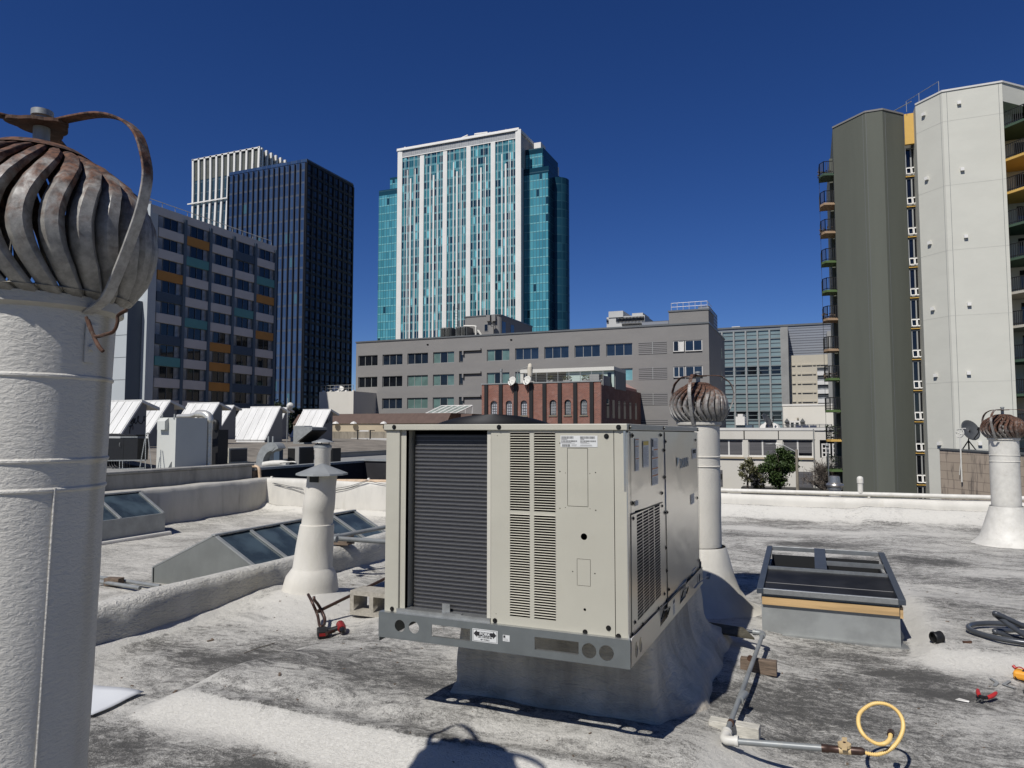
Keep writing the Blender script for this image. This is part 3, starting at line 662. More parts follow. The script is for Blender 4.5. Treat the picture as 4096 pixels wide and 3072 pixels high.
# base rail: front plate with fork slots and lifting holes
YR=2.93
def fr(x,y): return f1(x,y,YR)
hs=[]
for px,py,r in ((216,1303,.0275),(297,1313,.0275),(1308,1447,.0315),(1408,1460,.0315)):
    x,z=fr(px,py);hs.append(circ(x,z,r,28))
for q in (((400,1303),(621,1395)),((994,1384),(1248,1475))):
    (xa,za),(xb,zb)=fr(q[0][0],q[0][1]+6),fr(*q[1])
    zm=(za+zb)/2;hs.append(rect(xa,.552,xb,.606))
rl,rb=fr(112,1350),fr(1550,1547)
rw=plate(rect(-1.908,.521,-.697,.637),hs,.003,((0,YR,0),XA,ZA),'front_base_rail','galvrail',ut)
m=MB();m.box(-1.908,-.697,YR-.001,YR+.03,.634,.6375);m.box(-1.906,-.699,YR+.0018,YR+.03,.5185,.5215)
for q in (((400,1303),(621,1395)),((994,1384),(1248,1475))):
    xa,xb=fr(*q[0])[0],fr(*q[1])[0];m.box(xa,xb,YR+.001,YR+.018,.5495,.5515)
m.build('rail_flange','galv',ut)
m=MB();m.box(-1.9,-.71,YR+.02,5.0,.607,.612);m.build('base_pan','galvdull',ut)
m=MB();m.box(-1.908,-1.905,YR+.003,5.05,.50,.635);m.box(-1.9,-.7,5.04,5.043,.46,.6);m.build('rear_base_rail','galvrail',ut)
# side rail on the right
XS=-.697
def f3(x,y): p=gx(2400+.6928*x,1600+.6928*y,XS);return p.y,p.z
o=[f3(180,1546),f3(592,1058),f3(590,962),f3(180,1378)]
hs=[]
for cx,cy,rx,rz_ in ((209,1440,.03,.033),(233,1412,.03,.033),(562,1040,.03,.03),(574,1028,.03,.03)):
    y,z=f3(cx,cy);hs.append(circ(y,z,rx,18,rz_))
for (xa,ya,xb,yb) in ((346,1262,392,1322),(460,1130,495,1190)):
    y0,_=f3(xa,ya);y1,_=f3(xb,ya);z0=f3(xa,yb)[1];z1=f3(xb,ya-42)[1]
    hs.append(rect(y0,z0+.01,y1,z0+.085))
plate(o,hs,.003,((XS,0,0),YA,ZA),'side_base_rail','steel',ut)
m=MB()
for (xa,ya,xb,yb) in ((352,1240,388,1215),(467,1122,496,1098)):
    y0,z0=f3(xa,ya);y1,z1=f3(xb,yb)
    m.tube([(XS+.003,y0,z0-.02),(XS+.014,y0,z0+.02),(XS+.014,y1,z1+.02),(XS+.003,y1,z1-.02)],.004,6)
m.build('bail_handle','screw',ut,smooth=60)
y0,z1=f3(419,1157);y1,z0=f3(431,1230);sticker(((XS+.0018,0,0),YA,ZA),y0,z0,y1,z1,'small_sticker',[('lines',.1,.9,.05,.6),('ink',.1,.9,.75,.95)],seed=9,off=.0006)
m=MB();a_=f3(535,1085);b_=f3(600,1015);m.tube([(XS+.01,a_[0],a_[1]),(XS+.02,a_[0]+.1,a_[1]+.01),(XS+.03,b_[0],b_[1])],.007,6,flat=(1,.4));m.tube([(XS+.03,b_[0]-.03,b_[1]-.012),(XS+.03,b_[0]+.03,b_[1]+.012)],.014,8,flat=(1,.3));m.build('lifting_lever','galvdull',ut,smooth=60)
# fork label
(x0,z1),(x1,z0)=fr(636,1316),fr(781,1408)
y=YR-.0017;cxm=(x0+x1)/2;zc=(z0+z1)/2;W=x1-x0
m=MB();m.box(x0,x1,y-.0008,y,z0,z1);s=m.build('fork_label','sticker',ut)
m=MB();t_=.0012;y-=.0008
for q in ((x0+.004,x1-.004,z0+.003,z0+.003+t_),(x0+.004,x1-.004,z1-.003-t_,z1-.003),(x0+.004,x0+.004+t_,z0+.003+t_,z1-.003-t_),(x1-.004-t_,x1-.004,z0+.003+t_,z1-.003-t_)): m.box(q[0],q[1],y-.0004,y,q[2],q[3])
zm=z1-.021;h=.009;m.prism([(x0+.006,y-.0004,zm),(x0+.022,y-.0004,zm-.016),(x0+.022,y-.0004,zm-h),(x1-.022,y-.0004,zm-h),(x1-.022,y-.0004,zm-.016),(x1-.006,y-.0004,zm),(x1-.022,y-.0004,zm+.016),(x1-.022,y-.0004,zm+h),(x0+.022,y-.0004,zm+h),(x0+.022,y-.0004,zm+.016)],(0,.0004,0))
m.build('label_arrow','ink',s)
text('FORK',((cxm,y-.0006,zm),XA,ZA),.018,'label_word','sticker',s,thick=.0002,bold=.0006,sx=1.15)
text('USE A MINIMUM:',((cxm,y-.0002,z0+.021),XA,ZA),.0095,'label_text','ink',s,thick=.0002,bold=.0002)
text('48" FORKS',((cxm,y-.0002,z0+.0105),XA,ZA),.0095,'label_text','ink',s,thick=.0002,bold=.0002)
(x0,z1),(x1,z0)=fr(811,1354),fr(850,1395);sticker(((0,YR-.0017,0),XA,ZA),x0,z0,x1,z1,'small_sticker',[('ink',.08,.38,.55,.92),('lines',.08,.9,.1,.5)],seed=12,off=.0006)
# condenser fan guard on top
c=gy(1975,1690,3.75);c.z=1.52
m=MB()
for i in range(26):
    r=.335*(1-i/27.);z=.06*(1-(r/.335)**2)**.8+.004
    n=56;m.tube([(c.x+r*math.cos(2*math.pi*j/n),c.y+r*math.sin(2*math.pi*j/n),c.z+z) for j in range(n+1)],.0035,5,cap=False)
for j in range(8):
    t=2*math.pi*j/8+.2;m.tube([(c.x+r*math.cos(t),c.y+r*math.sin(t),c.z-.004+.06*(1-(r/.335)**2)**.8+.004) for r in (.335,.29,.22,.15,.08,.0)],.004,5)
g_=m.build('fan_guard','black',ut,smooth=60)
m=MB();m.lathe([(.32,.0),(.32,.004),(.0,.004)],(c.x,c.y,c.z+.002),40);m.lathe([(.09,.0),(.09,.045),(.0,.05)],(c.x,c.y,c.z),24);m.build('fan_motor','black',ut,smooth=40)
# ---------------------------------------------------------------- unit curb
def rrect(x0,x1,y0,y1,r,n=6):
    out=[]
    for cx,cy,a0 in ((x1-r,y0+r,-90),(x1-r,y1-r,0),(x0+r,y1-r,90),(x0+r,y0+r,180)):
        for k in range(n+1):
            a=math.radians(a0+90*k/n);out.append((cx+r*math.cos(a),cy+r*math.sin(a)))
    res=[]
    for i in range(len(out)):
        p,q=out[i],out[(i+1)%len(out)];L=math.hypot(q[0]-p[0],q[1]-p[1]);k=max(1,int(L/.06))
        for j in range(k): res.append((p[0]+(q[0]-p[0])*j/k,p[1]+(q[1]-p[1])*j/k))
    return res
def flare(name,label,cat,x0,x1,y0,y1,levels,mat,amp=.02,base=0):
    pl=rrect(x0,x1,y0,y1,.035)
    cx,cy=(x0+x1)/2,(y0+y1)/2;m=MB();k=len(pl);vs=[]
    for z,o in levels:
        for (x,y) in pl:
            dx=max(-1,min(1,(x-cx)/((x1-x0)/2-.02)));dy=max(-1,min(1,(y-cy)/((y1-y0)/2-.02)))
            sx=(1 if dx>0 else -1) if abs(dx)>.985 else 0;sy=(1 if dy>0 else -1) if abs(dy)>.985 else 0
            ax_=.74*(.30+.70*sst(y0,y0+.4,y)) if sx>0 else .40*(.1+.9*sst(y0,y0+.35,y));ay_=.26 if sy<0 else 1.0
            wv=1+.3*noise.noise(Vector((x*1.7,y*1.7,z)))
            q=Vector((x+sx*o*ax_*wv,y+sy*o*ay_*wv,z));h=noise.noise(q*4)*amp;q.x+=sx*h;q.y+=sy*h
            if z<.17: q.z=roofz(q.x,q.y)-.012 if z<=0 else max(q.z,roofz(q.x,q.y)+z*.25)
            vs.append(q)
    n=len(levels);fs=[(i*k+j,(i+1)*k+j,(i+1)*k+(j+1)%k,i*k+(j+1)%k) for i in range(n-1) for j in range(k)]+[tuple(range(k))]
    m.add(vs,fs);return tag(m.build(name,mat,smooth=60),label,cat)
flare('equipment_curb','flared grey white coated curb carrying the rooftop air conditioner','curb',-1.765,-.72,3.47,4.98,[(.60,0),(.55,.0),(.48,.004),(.42,.012),(.36,.02),(.31,.035),(.26,.06),(.22,.09),(.19,.12),(.165,.155),(.14,.20),(.0,.27)],'curbm',amp=.034)
# ================================================================ TURBINE VENTS
def turbine(label,cx,cy,zr,rp,R,H,arms,base,matf,group='turbine vents on the roof',seams=(),zfoot=0.,seamr=.006,twist=-.40,pm='stuccos',arm_r=.355,lean=0):
    t=thing('turbine_vent',label,'vent',(cx,cy,zfoot),group);c=(cx,cy,0)
    zb=base[0][1] if base else 0
    prof=[(rp,zfoot if not base else zb)]
    for s_ in sorted(seams): prof+=[(rp,s_-.006),(rp+seamr,s_-.002),(rp+seamr,s_+.002),(rp,s_+.006)]
    prof+=[(rp,zr-.012)]
    pr=[prof[0]]
    for q in prof[1:]:
        while q[1]-pr[-1][1]>.05: pr.append((pr[-1][0],pr[-1][1]+.045))
        pr.append(q)
    mp=MB().lathe(pr,c,72,cap=False,jit=.002);mp.v=[(p[0]-ca*lean*(zr-p[2]),p[1]-sa*lean*(zr-p[2]),p[2]) for p in mp.v];mp.build('vent_pipe',pm,t,smooth=40)
    if base: MB().lathe(base,c,56,cap=False,jit=.012).build('flared_base',pm,t,smooth=50)
    MB().lathe([(rp-.004,zr-.03),(rp+.016,zr-.02),(rp+.016,zr+.004),(rp+.004,zr+.01),(rp-.02,zr+.006)],c,48,cap=False).build('collar_ring','stuccog' if pm[:6]=='stucco' else pm,t,smooth=40)
    hd=MB();N=26
    prof=[(0,.72),(.08,.84),(.2,.94),(.36,1.0),(.52,.985),(.66,.92),(.78,.80),(.88,.62),(.95,.44),(1,.32)]
    def rr(s):
        for i in range(len(prof)-1):
            if s<=prof[i+1][0]:
                a,b=prof[i],prof[i+1];q=(s-a[0])/(b[0]-a[0]);q2=q*q*(3-2*q)*.4+q*.6;return a[1]+(b[1]-a[1])*q2
        return prof[-1][1]
    K=18
    for k_ in range(N):
        p0=2*math.pi*k_/N;jj=random.uniform(-.01,.01);vs=[]
        for i in range(K+1):
            s=i/K;z=zr+H*s;r=rr(s)*R
            ph=p0+twist*math.sin(math.pi*min(1,s**.85))+.12*s+jj
            wd=2*math.pi/N*.89
            for f_,dr in ((.12,-.060),(.10,-.020),(.3,-.003),(.72,.002),(1.0,-.016)):
                e=.35+.65*math.sin(math.pi*min(1,max(0,s)))
                a=ph+wd*f_;q=r+dr*e*(R/.265)
                vs.append((cx+q*math.cos(a),cy+q*math.sin(a),z))
        hd.add(vs,[(i*5+j,i*5+j+1,(i+1)*5+j+1,(i+1)*5+j) for i in range(K) for j in range(4)])
    h_=hd.build('turbine_head',matf,t,smooth=40,loc=(cx,cy,zr-.0))
    so_=h_.modifiers.new('thickness','SOLIDIFY');so_.thickness=.0018;so_.offset=0
    MB().lathe([(R*.45,zr+H*.955),(R*.36,zr+H*1.0),(R*.3,zr+H*1.015),(.03,zr+H*1.03),(0,zr+H*1.03)],c,36,cap=False).build('turbine_cap',matf,h_,smooth=40,loc=(cx,cy,zr))
    MB().lathe([(R*.80,zr+.015),(R*.74,zr+.02),(R*.66,zr+.0)],c,40,cap=False).build('turbine_skirt','stuccog' if pm[:6]=='stucco' else matf,h_,smooth=40)
    zt=zr+H*1.03
    br=MB()
    ar=[(.02,.075),(.10,.078),(.19,.072),(.27,.040),(.32,-.01),(.345,-.07),(.355,-.13),(.34,-.21),(.31,-.29),(.27,-.38),(.235,-.44),(.19,-.47)]
    zsc=(zt-zr+.03)/.47
    for a_ in arms:
        a=math.radians(a_)+YAW;d=Vector((math.cos(a),math.sin(a),0));sd=Vector((-d.y,d.x,0))
        pth=smoothpath([(cx+d.x*r*(arm_r/.355 if r>.2 else 1)*(1 if r>.2 else rp/.19 if z<0 else 1),cy+d.y*r*(arm_r/.355 if r>.2 else 1),zt+(z*zsc if z<0 else z*.75)) for r,z in ar],4)
        P=pth;vs=[]
        for i,p in enumerate(P):
            T=(P[min(i+1,len(P)-1)]-P[max(i-1,0)]).normalized();Nn=T.cross(sd).normalized()
            for sx_,nx_ in ((-.014,-.003),(.014,-.003),(.014,.003),(-.014,.003)): vs.append(p+sd*sx_+Nn*nx_)
        n=len(P);br.add(vs,[(i*4+j,i*4+(j+1)%4,(i+1)*4+(j+1)%4,(i+1)*4+j) for i in range(n-1) for j in range(4)]+[(3,2,1,0),((n-1)*4,(n-1)*4+1,(n-1)*4+2,(n-1)*4+3)])
    b=br.build('brace','rustarm',t,smooth=40,loc=(cx,cy,zr-.1),bevel=.0015)
    hp=[];
    for k_ in range(48):
        a=2*math.pi*k_/48;r=.055+.022*max(0,math.cos(3*(a-math.radians(arms[0])-YAW)));hp.append((cx+r*math.cos(a),cy+r*math.sin(a),zt+.05))
    m=MB();m.prism(hp,(0,0,.008));m.build('hub_plate','rustall',t)
    MB().lathe([(.018,.0),(.018,.075),(.024,.078),(.024,.092),(.0,.095)],(cx,cy,zt+.0),20).build('bearing_knob','galvdull',t,smooth=40)
    return t
tl=gy(150,900,1.12)
TV1=turbine('large rusting turbine vent close up at the left edge on a thick white pipe',tl.x,tl.y,1.80,.175,.262,.375,(-20,106,-142),None,'rustn',seams=(1.43,1.365,1.62),zfoot=0,seamr=.0035,lean=.028,arm_r=.345,pm='stucco')
v2=gy(2795,1690,6.236)
TV2=turbine('rusting turbine vent standing directly behind the air conditioner',v2.x,6.236,1.56,.172,.247,.335,(2,-118,122),[(.205,.52),(.215,.50),(.235,.40),(.27,.28),(.315,.16),(.335,.14),(.40,.05),(.52,.0),(.62,-.04)],'rust1',seams=(1.27,1.19),arm_r=.31)
v3=gy(4014,1750,10.95)
TV3=turbine('distant reddish rusted turbine vent in front of the tan block wall at the right',v3.x,10.95,1.39,.165,.252,.30,(-25,-145,95),[(.185,.52),(.19,.50),(.25,.30),(.31,.12),(.40,.03),(.55,-.03)],'rust2',seams=(1.17,1.09),pm='whitep')
mst=M['stucco'].copy();mst.name='stained_rough_coating';t_=mst.node_tree;b_=t_.nodes['Principled BSDF']
lk=b_.inputs['Base Color'].links[0].from_socket
tc_=nd(t_,'ShaderNodeTexCoord');se_=nd(t_,'ShaderNodeSeparateXYZ');t_.links.new(tc_.outputs['Object'],se_.inputs[0])
an_=mth(t_,'ARCTAN2',se_.outputs[1],se_.outputs[0]);nn_=nz(t_,coords(t_,(1,1,.25)),9,4,.65)
dd=mth(t_,'ABSOLUTE',mth(t_,'SUBTRACT',mth(t_,'ADD',an_,mth(t_,'MULTIPLY',mth(t_,'SUBTRACT',nn_,.5),.25)),.40))
k1=mth(t_,'SUBTRACT',1,ramp(t_,dd,.02,.20));zr_n=nd(t_,'ShaderNodeMapRange');t_.links.new(se_.outputs[2],zr_n.inputs[0]);zr_n.inputs[1].default_value=.9;zr_n.inputs[2].default_value=1.7
t_.links.new(mix(t_,mth(t_,'MULTIPLY',k1,mth(t_,'ADD',.12,mth(t_,'MULTIPLY',zr_n.outputs[0],.55))),lk,(.33,.27,.16)),b_.inputs['Base Color'])
for c_ in TV1.children:
    if c_.name.startswith('vent_pipe'): c_.data.materials[0]=mst
def onpipe(ang,z,r=.1765):
    a=math.radians(ang);return Vector((tl.x-ca*.028*(1.8-z)+r*math.cos(a),tl.y-sa*.028*(1.8-z)+r*math.sin(a),z))
m=MB();m.tube([onpipe(-12,z,.1752) for z in (0.,.4,.8,1.2,1.37)],.0028,6);m.build('pipe_seam',mst,TV1,smooth=60)
m=MB();
for z0_,z1_ in ((1.655,1.745),): m.prism([onpipe(2,z0_,.177),onpipe(12,z0_,.177),onpipe(12,z1_,.177),onpipe(2,z1_,.177)],(math.cos(.12)*.004,math.sin(.12)*.004,0))
m.tube([onpipe(7,1.69,.178),onpipe(7,1.69,.188)],.008,8);m.build('strap_plate',mst,TV1)
# strap ends and wire on the near vent
d=gy(455,1245,1.0)
m=MB()
wire=smoothpath([gy(345,1268,1.0),gy(358,1310,1.0),gy(380,1345,1.0),gy(420,1338,.98),gy(455,1325,.97),gy(470,1290,.97),gy(472,1262,.97),gy(508,1240,.97)],5)
m.tube(wire,.0035,6);m.tube(smoothpath([gy(352,1280,1.0),gy(375,1345,1.0),gy(395,1385,.99),gy(412,1405,.99)],4),.004,6)
m.build('twisted_wire','rustall',TV1,smooth=60)
m=MB();m.lathe([(.0,0),(.012,.004),(.015,.012)],(0,0,0),10)
# ================================================================ FLUES
fl=thing('cone_capped_flue','white stucco coated flue with a grey cone cap, left of the air conditioner','flue',(-4.02,5.1,0))
fx,fy=gy(1288,1900,5.1).x,5.1
fz=lambda v:gy(1288,v,5.1).z
rt=abs(gy(1394,1900,5.1).x-gy(1288,1900,5.1).x)
def rad(du): return du/2840*(fx*-sa+fy*ca)
lean=(gy(1245,2330,5.1).x-gy(1288,1950,5.1).x)
def leanl(prof,n=48,jit=.003):
    m=MB();m.lathe(prof,(fx,fy,0),n,cap=False,jit=jit);zt_=fz(1910)
    m.v=[(p[0]+lean*(zt_-p[2])/(zt_-fz(2330)),p[1],p[2]) for p in m.v];return m
leanl([(rad(58),fz(1896)),(rad(57),fz(1950)),(rad(60),fz(1990)),(rad(62),fz(2040)),(rad(60),fz(2044)),(rad(61),fz(2096)),(rad(66),fz(2098)),(rad(72),fz(2180)),(rad(76),fz(2270)),(rad(80),fz(2276)),(rad(98),fz(2305)),(rad(105),fz(2340)),(rad(112),fz(2380)),(rad(135),fz(2420)),(rad(190),fz(2455)),(rad(240),-.05)]).build('flue_pipe','stuccos',fl,smooth=50)
MB().lathe([(rad(101),fz(1899)),(rad(100),fz(1892)),(rad(4),fz(1854)),(0,fz(1853))],(fx,fy,0),10,cap=False).build('cone_cap','galvdull',fl)
m=MB();m.box(fx-.03,fx+.06,fy-.13,fy-.12,fz(1925),fz(1899));m.build('cap_bracket','screw',fl)
bx=gy(1290,1830,7.2);bz=lambda v:gy(1290,v,7.2).z;rb_=lambda du:du/2840*(bx.x*-sa+7.2*ca)
f2_=thing('round_vent_stack','narrow white vent stack with small grey cone cap, directly behind the cone capped flue','flue',(bx.x,7.2,-.35))
MB().lathe([(rb_(31),-.4),(rb_(31),bz(1802)),(rb_(34),bz(1798)),(rb_(34),bz(1788)),(rb_(30),bz(1786)),(rb_(30),bz(1778)),(.02,bz(1777))],(bx.x,7.2,0),32,cap=False).build('stack_pipe','whitep',f2_,smooth=40)
MB().lathe([(rb_(30),bz(1788)),(rb_(36),bz(1790)),(rb_(35),bz(1782)),(rb_(27),bz(1776))],(bx.x,7.2,0),32,cap=False).build('storm_collar','galvdull',f2_,smooth=40)
MB().lathe([(rb_(43),bz(1769)),(rb_(42),bz(1767)),(rb_(3),bz(1755)),(0,bz(1755))],(bx.x,7.2,0),28,cap=False).build('cone_cap','galvdull',f2_,smooth=20)
m=MB()
for a in (.3,2.4,4.5): m.tube([(bx.x+rb_(26)*math.cos(a),7.2+rb_(26)*math.sin(a),bz(1780)),(bx.x+rb_(26)*math.cos(a),7.2+rb_(26)*math.sin(a),bz(1765))],.006,6)
m.build('cap_bracket','screw',f2_)
# ================================================================ SKYLIGHTS
def sky_gable(name_label,pts_gable,length,ridge_extra,nb,group=None):
    """ridge skylight running along +y; pts_gable = (left base, apex, right base) on the near gable plane"""
    (xl,zl),(xa,za),(xr,zr_),y0,zb=pts_gable
    t=thing('ridge_skylight',name_label,'skylight',(xa,y0,zb),group)
    y1=y0+length
    m=MB();m.prism([(xl,y0,zb),(xr,y0,zb),(xr,y0,zr_),(xa,y0,za),(xl,y0,zl)],(0,.02,0));m.build('gable_panel','gable',t)
    m=MB();m.prism([(xl,y1,zb),(xr,y1,zb),(xr,y1,zr_),(xa,y1,za),(xl,y1,zl)],(0,-.02,0));m.build('gable_panel','gable',t)
    for (xe,ze) in ((xr,zr_),(xl,zl)):
        m=MB();m.prism([(xa,y0+.02,za),(xe,y0+.02,ze),(xe,y1-.02,ze),(xa,y1-.02,za)],(0,0,-.012));m.build('glazing','skyglass',t)
        for i in range(nb+1):
            y=y0+.02+(length-.04)*i/nb;d=Vector((xe-xa,0,ze-za))
            m=MB();m.prism([(xa,y-.022,za+.004),(xe,y-.022,ze+.004),(xe,y+.022,ze+.004),(xa,y+.022,za+.004)],(0,0,.02));m.build('glazing_bar','galvdull',t)
        m=MB();m.box(xe-.02,xe+.02,y0,y1,zb,ze+.012);m.build('curb_side','galvdull',t)
    m=MB();m.box(xa-.03,xa+.03,y0-.01,y1+.01,za+.006,za+.026);m.build('ridge_cap','galvdull',t,bevel=.004)
    return t
Y0=6.42
ap=gy(855,2146,Y0);le=gy(612,2272,Y0);ri=gy(1002,2262,Y0)
re=gx(1417,2066,ap.x)
sky_gable('low galvanised ridge skylight with dark wired glass behind the low curb wall',((le.x,le.z),(ap.x,ap.z),(ri.x+.04,ri.z-.02),Y0,-.42),re.y-Y0,0,5)
er=gx(658,2054,-10.62);el=gx(412,2081,-10.62)
sky_gable('dirty metal sided ridge skylight partly hidden behind the large left vent pipe',((-12.2+.2,er.z),(-11.25,er.z+.36),(-10.62,er.z),el.y-1.4,-.42),er.y-el.y+1.4,0,3)
m=MB();m.box(-11.3,-10.5,el.y-1.5,er.y+.08,-.45,-.30)
tag(m.build('skylight_kerb','stucco',bevel=.03),'white coated kerb under the metal sided skylight at the left','kerb')
# new galvanised skylight curb at the right
sb=thing('skylight_frame','new galvanised box skylight frame with dark glass and pine nailer, right of the air conditioner','skylight',(.08,6.3,0))
bl=gz(3047,2528,.02);br_=gz(3600,2588,.02);x0,x1,y0=-.352,.548,5.62
tz=.335;y1=7.02
m=MB();m.box(x0,x1,y0,y0+.012,.005,tz-.02);m.box(x0,x0+.012,y0+.012,y1,.005,tz-.02);m.box(x1-.012,x1,y0+.012,y1,.005,tz-.02);m.box(x0,x1,y1-.012,y1,.005,tz-.02);m.build('galvanised_sides','galvdull',sb)
m=MB();m.box(x0-.03,x1+.05,y0-.03,y0-.001,-.0,.014);m.box(x0-.05,x0-.001,y0-.03,y1,.0,.012);m.box(x1+.001,x1+.05,y0,y1,.0,.012);m.build('base_flange','galv',sb)
m=MB();m.box(x0+.005,x1-.005,y0-.022,y0-.001,.222,.279);m.box(x1+.001,x1+.02,y0-.01,y0+.3,.205,.279);m.build('wood_nailer','wood',sb)
fz0,fz1=.305,.342
bk=.08 # frame rises to the back
def FT(x,y,z): return (x,y,z+(y-y0)/(y1-y0)*bk)
X0,X1,Ya,Yb=x0-.03,x1+.035,y0-.045,y1+.05
def bar(m,xa,xb,ya,yb,z0,z1,mi=0):
    m.add([FT(xa,ya,z0),FT(xb,ya,z0),FT(xb,yb,z0),FT(xa,yb,z0),FT(xa,ya,z1),FT(xb,ya,z1),FT(xb,yb,z1),FT(xa,yb,z1)],[(0,3,2,1),(4,5,6,7),(0,1,5,4),(1,2,6,5),(2,3,7,6),(3,0,4,7)],mi)
for q in (X0,X1-.045): m=MB();bar(m,q,q+.045,Ya,Yb,fz0,fz1);m.build('frame_stile','bluegalv',sb,bevel=.002)
for q in ((Ya,Ya+.02),(Yb-.012,Yb)): m=MB();bar(m,X0+.046,X1-.046,q[0],q[1],fz0,fz1+.002);m.build('frame_rail','galv',sb,bevel=.002)
ym=y0+.66
m=MB();bar(m,X0+.046,X1-.046,ym,ym+.012,fz0,fz1);bar(m,X0+.45,X1-.046,y0+.98,y0+.988,fz0,fz1);m.build('frame_crossbar','galv',sb)
m=MB();bar(m,X0+.40,X0+.49,ym+.021,Yb-.013,fz1-.004,fz1+.003);m.build('frame_divider','bluegalv',sb)
m=MB();bar(m,X0+.046,X1-.046,Ya+.021,ym-.001,fz0+.008,fz0+.014);m.build('dark_glazing',glass('tinted_glass',(.014,.014,.014),.5,.12,.3,4),sb)
m=MB();bar(m,X0+.05,X1-.05,Ya+.27,Ya+.275,fz0+.015,fz0+.017);m.build('glazing_seam','inkgrey',sb)
m=MB();m.box(x0+.014,x1-.014,y0+.02,y1-.014,.02,.03);m.build('frame_bottom','dark',sb)  # near-black floor: the shade inside the box is in its colour
m=MB();m.box(x0+.014,x1-.014,y1-.03,y1-.014,.03,.36);m.box(x0+.0135,x0+.02,y0+.02,y1-.031,.03,.30);m.box(x1-.02,x1-.0135,y0+.02,y1-.031,.03,.30);m.build('dark_inner_faces','boxshade',sb)  # dark faces added inside so the open box looks shaded
# ================================================================ PARAPET PIPE, VENT CAPS
pp=thing('parapet_pipe','long pipe running above the far parapet, white at right and rusty peach at left','pipe',(0,PY+.1,.4))
yp=PY+.12
zr=gy(3600,1977,yp).z;
m=MB();m.tube([(gy(2700,1956,yp).x,yp,gy(2700,1956,yp).z),(9,yp,gy(3972,1982,yp).z)],.036,14);m.build('white_pipe_run','whitep',pp,smooth=50)
P=[gy(1008,1867,yp),gy(1022,1866,yp),gy(1036,1876,yp),gy(1038,1900,yp),gy(1042,1920,yp),gy(1060,1925,yp),gy(1200,1925,yp),gy(1560,1926,yp),gy(2700,1956,yp)]
P[-1].x-=.01
m=MB();m.tube(smoothpath(P,4),.040,12);m.build('peach_pipe_run','peach',pp,smooth=50)
def stub(u,vb,vt,mt='whitep'):
    a=gy(u,vb,yp);b=gy(u,vt,yp);m=MB();m.tube([(a.x,yp,a.z),(a.x,yp,b.z)],.026,10);m.lathe([(.032,-.05),(.034,-.02),(.022,.0),(.0,.004)],(b.x,yp,b.z),12);return m.build('pipe_support',mt,pp,smooth=50)
for u,vb,vt in ((1087,1935,1905),(1475,1940,1912)): stub(u,vb,vt)
a=gy(3442,1973,yp);m=MB();m.tube([(a.x,yp,a.z),(a.x,yp,gy(3442,1930,yp).z)],.042,12);m.lathe([(.05,-.01),(.05,.06),(.045,.085),(.025,.10),(0,.105)],(a.x,yp,gy(3442,1930,yp).z),16);m.build('vent_tee','whitep',pp,smooth=50)
for u in (3475,2915): 
    a=gy(u,1978,yp);m=MB();m.box(a.x-.018,a.x+.018,yp-.03,yp+.03,.39,a.z-.03);m.build('pipe_support','whitep',pp)
# cable swags
m=MB()
for q in ((( 1090,1932),(1150,1950),(1215,1970)),((1095,1932),(1160,1945),(1210,1953))):
    m.tube(smoothpath([gy(u,v,yp-.14) for u,v in q],6),.006,5)
o=m.build('loose_cable','pvcgrey',smooth=60);tag(o,'thin grey cables sagging over the parapet left of the cone capped flue','cable')
m=MB()
for q in (((1330,1955),(1400,1944),(1470,1920)),((1335,1964),(1400,1950),(1470,1924)),((1470,1922),(1520,1934),(1560,1938))):
    m.tube(smoothpath([gy(u,v,yp-.14) for u,v in q],6),.006,5)
o=m.build('loose_cable','pvcgrey',smooth=60);tag(o,'thin grey cables draped on the parapet between the flue and the air conditioner','cable')
# spun aluminium exhaust beyond the parapet
e0=gy(3340,1980,PY+.6);ex=thing('exhaust_fan','spun aluminium exhaust fan housing standing just behind the parapet','exhaust fan',(e0.x,PY+.6,-.4))
ez=lambda v:gy(3340,v,PY+.6).z;er_=lambda du:du/2840*(e0.x*-sa+(PY+.6)*ca)
MB().lathe([(er_(22),-.6),(er_(22),ez(1958))],(e0.x,PY+.6,0),28,cap=False).build('fan_base','whitep',ex,smooth=40)
MB().lathe([(er_(27),ez(1958)),(er_(27),ez(1949)),(er_(31),ez(1947)),(er_(33),ez(1940)),(er_(31),ez(1935)),(er_(21),ez(1930)),(er_(19),ez(1907)),(er_(16),ez(1904)),(0,ez(1903))],(e0.x,PY+.6,0),36,cap=False).build('fan_hood',paint('spun_aluminium',(.42,.42,.42),.32,.8,.05,4),ex,smooth=35)
m=MB();m.lathe([(er_(20),ez(1960)),(er_(20),ez(1950))],(e0.x,PY+.6,0),20);m.build('fan_throat','black',ex)
# nothing built here for the round shadow on the parapet between flue and unit
# ================================================================ PIPES, BLOCKS AND TOOLS ON THE ROOF
r=.0155
A=rg(2890,2965);B=rg(3055,2545);Cc=rg(3290,3000)
zp=.13
A=gz(2905,2935,zp);B=gz(3053,2533,.135);Cc=gz(3292,2993,.16);Ab=gz(2893,2960,.12)
gp=thing('gas_pipe','grey gas pipe resting on wooden blocks, ending in a valve and a coiled yellow hose','pipe',(A.x,A.y,0))
B0=gz(2745,2494,.13)
m=MB();m.tube([B,A],r*.82,12);m.tube([gz(2982,2770,zp)+Vector((0,-.02,0)),gz(2960,2800,zp)],r*1.15,12)
m.build('pipe_run','conduit',gp,smooth=50)
m=MB();m.tube([B0,B],r*.8,12);m.build('pipe_run','pvcgrey',gp,smooth=50)
m=MB();m.tube([Ab+Vector((.012,0,0)),Cc],r*.9,12);m.build('pipe_run','conduit',gp,smooth=50)
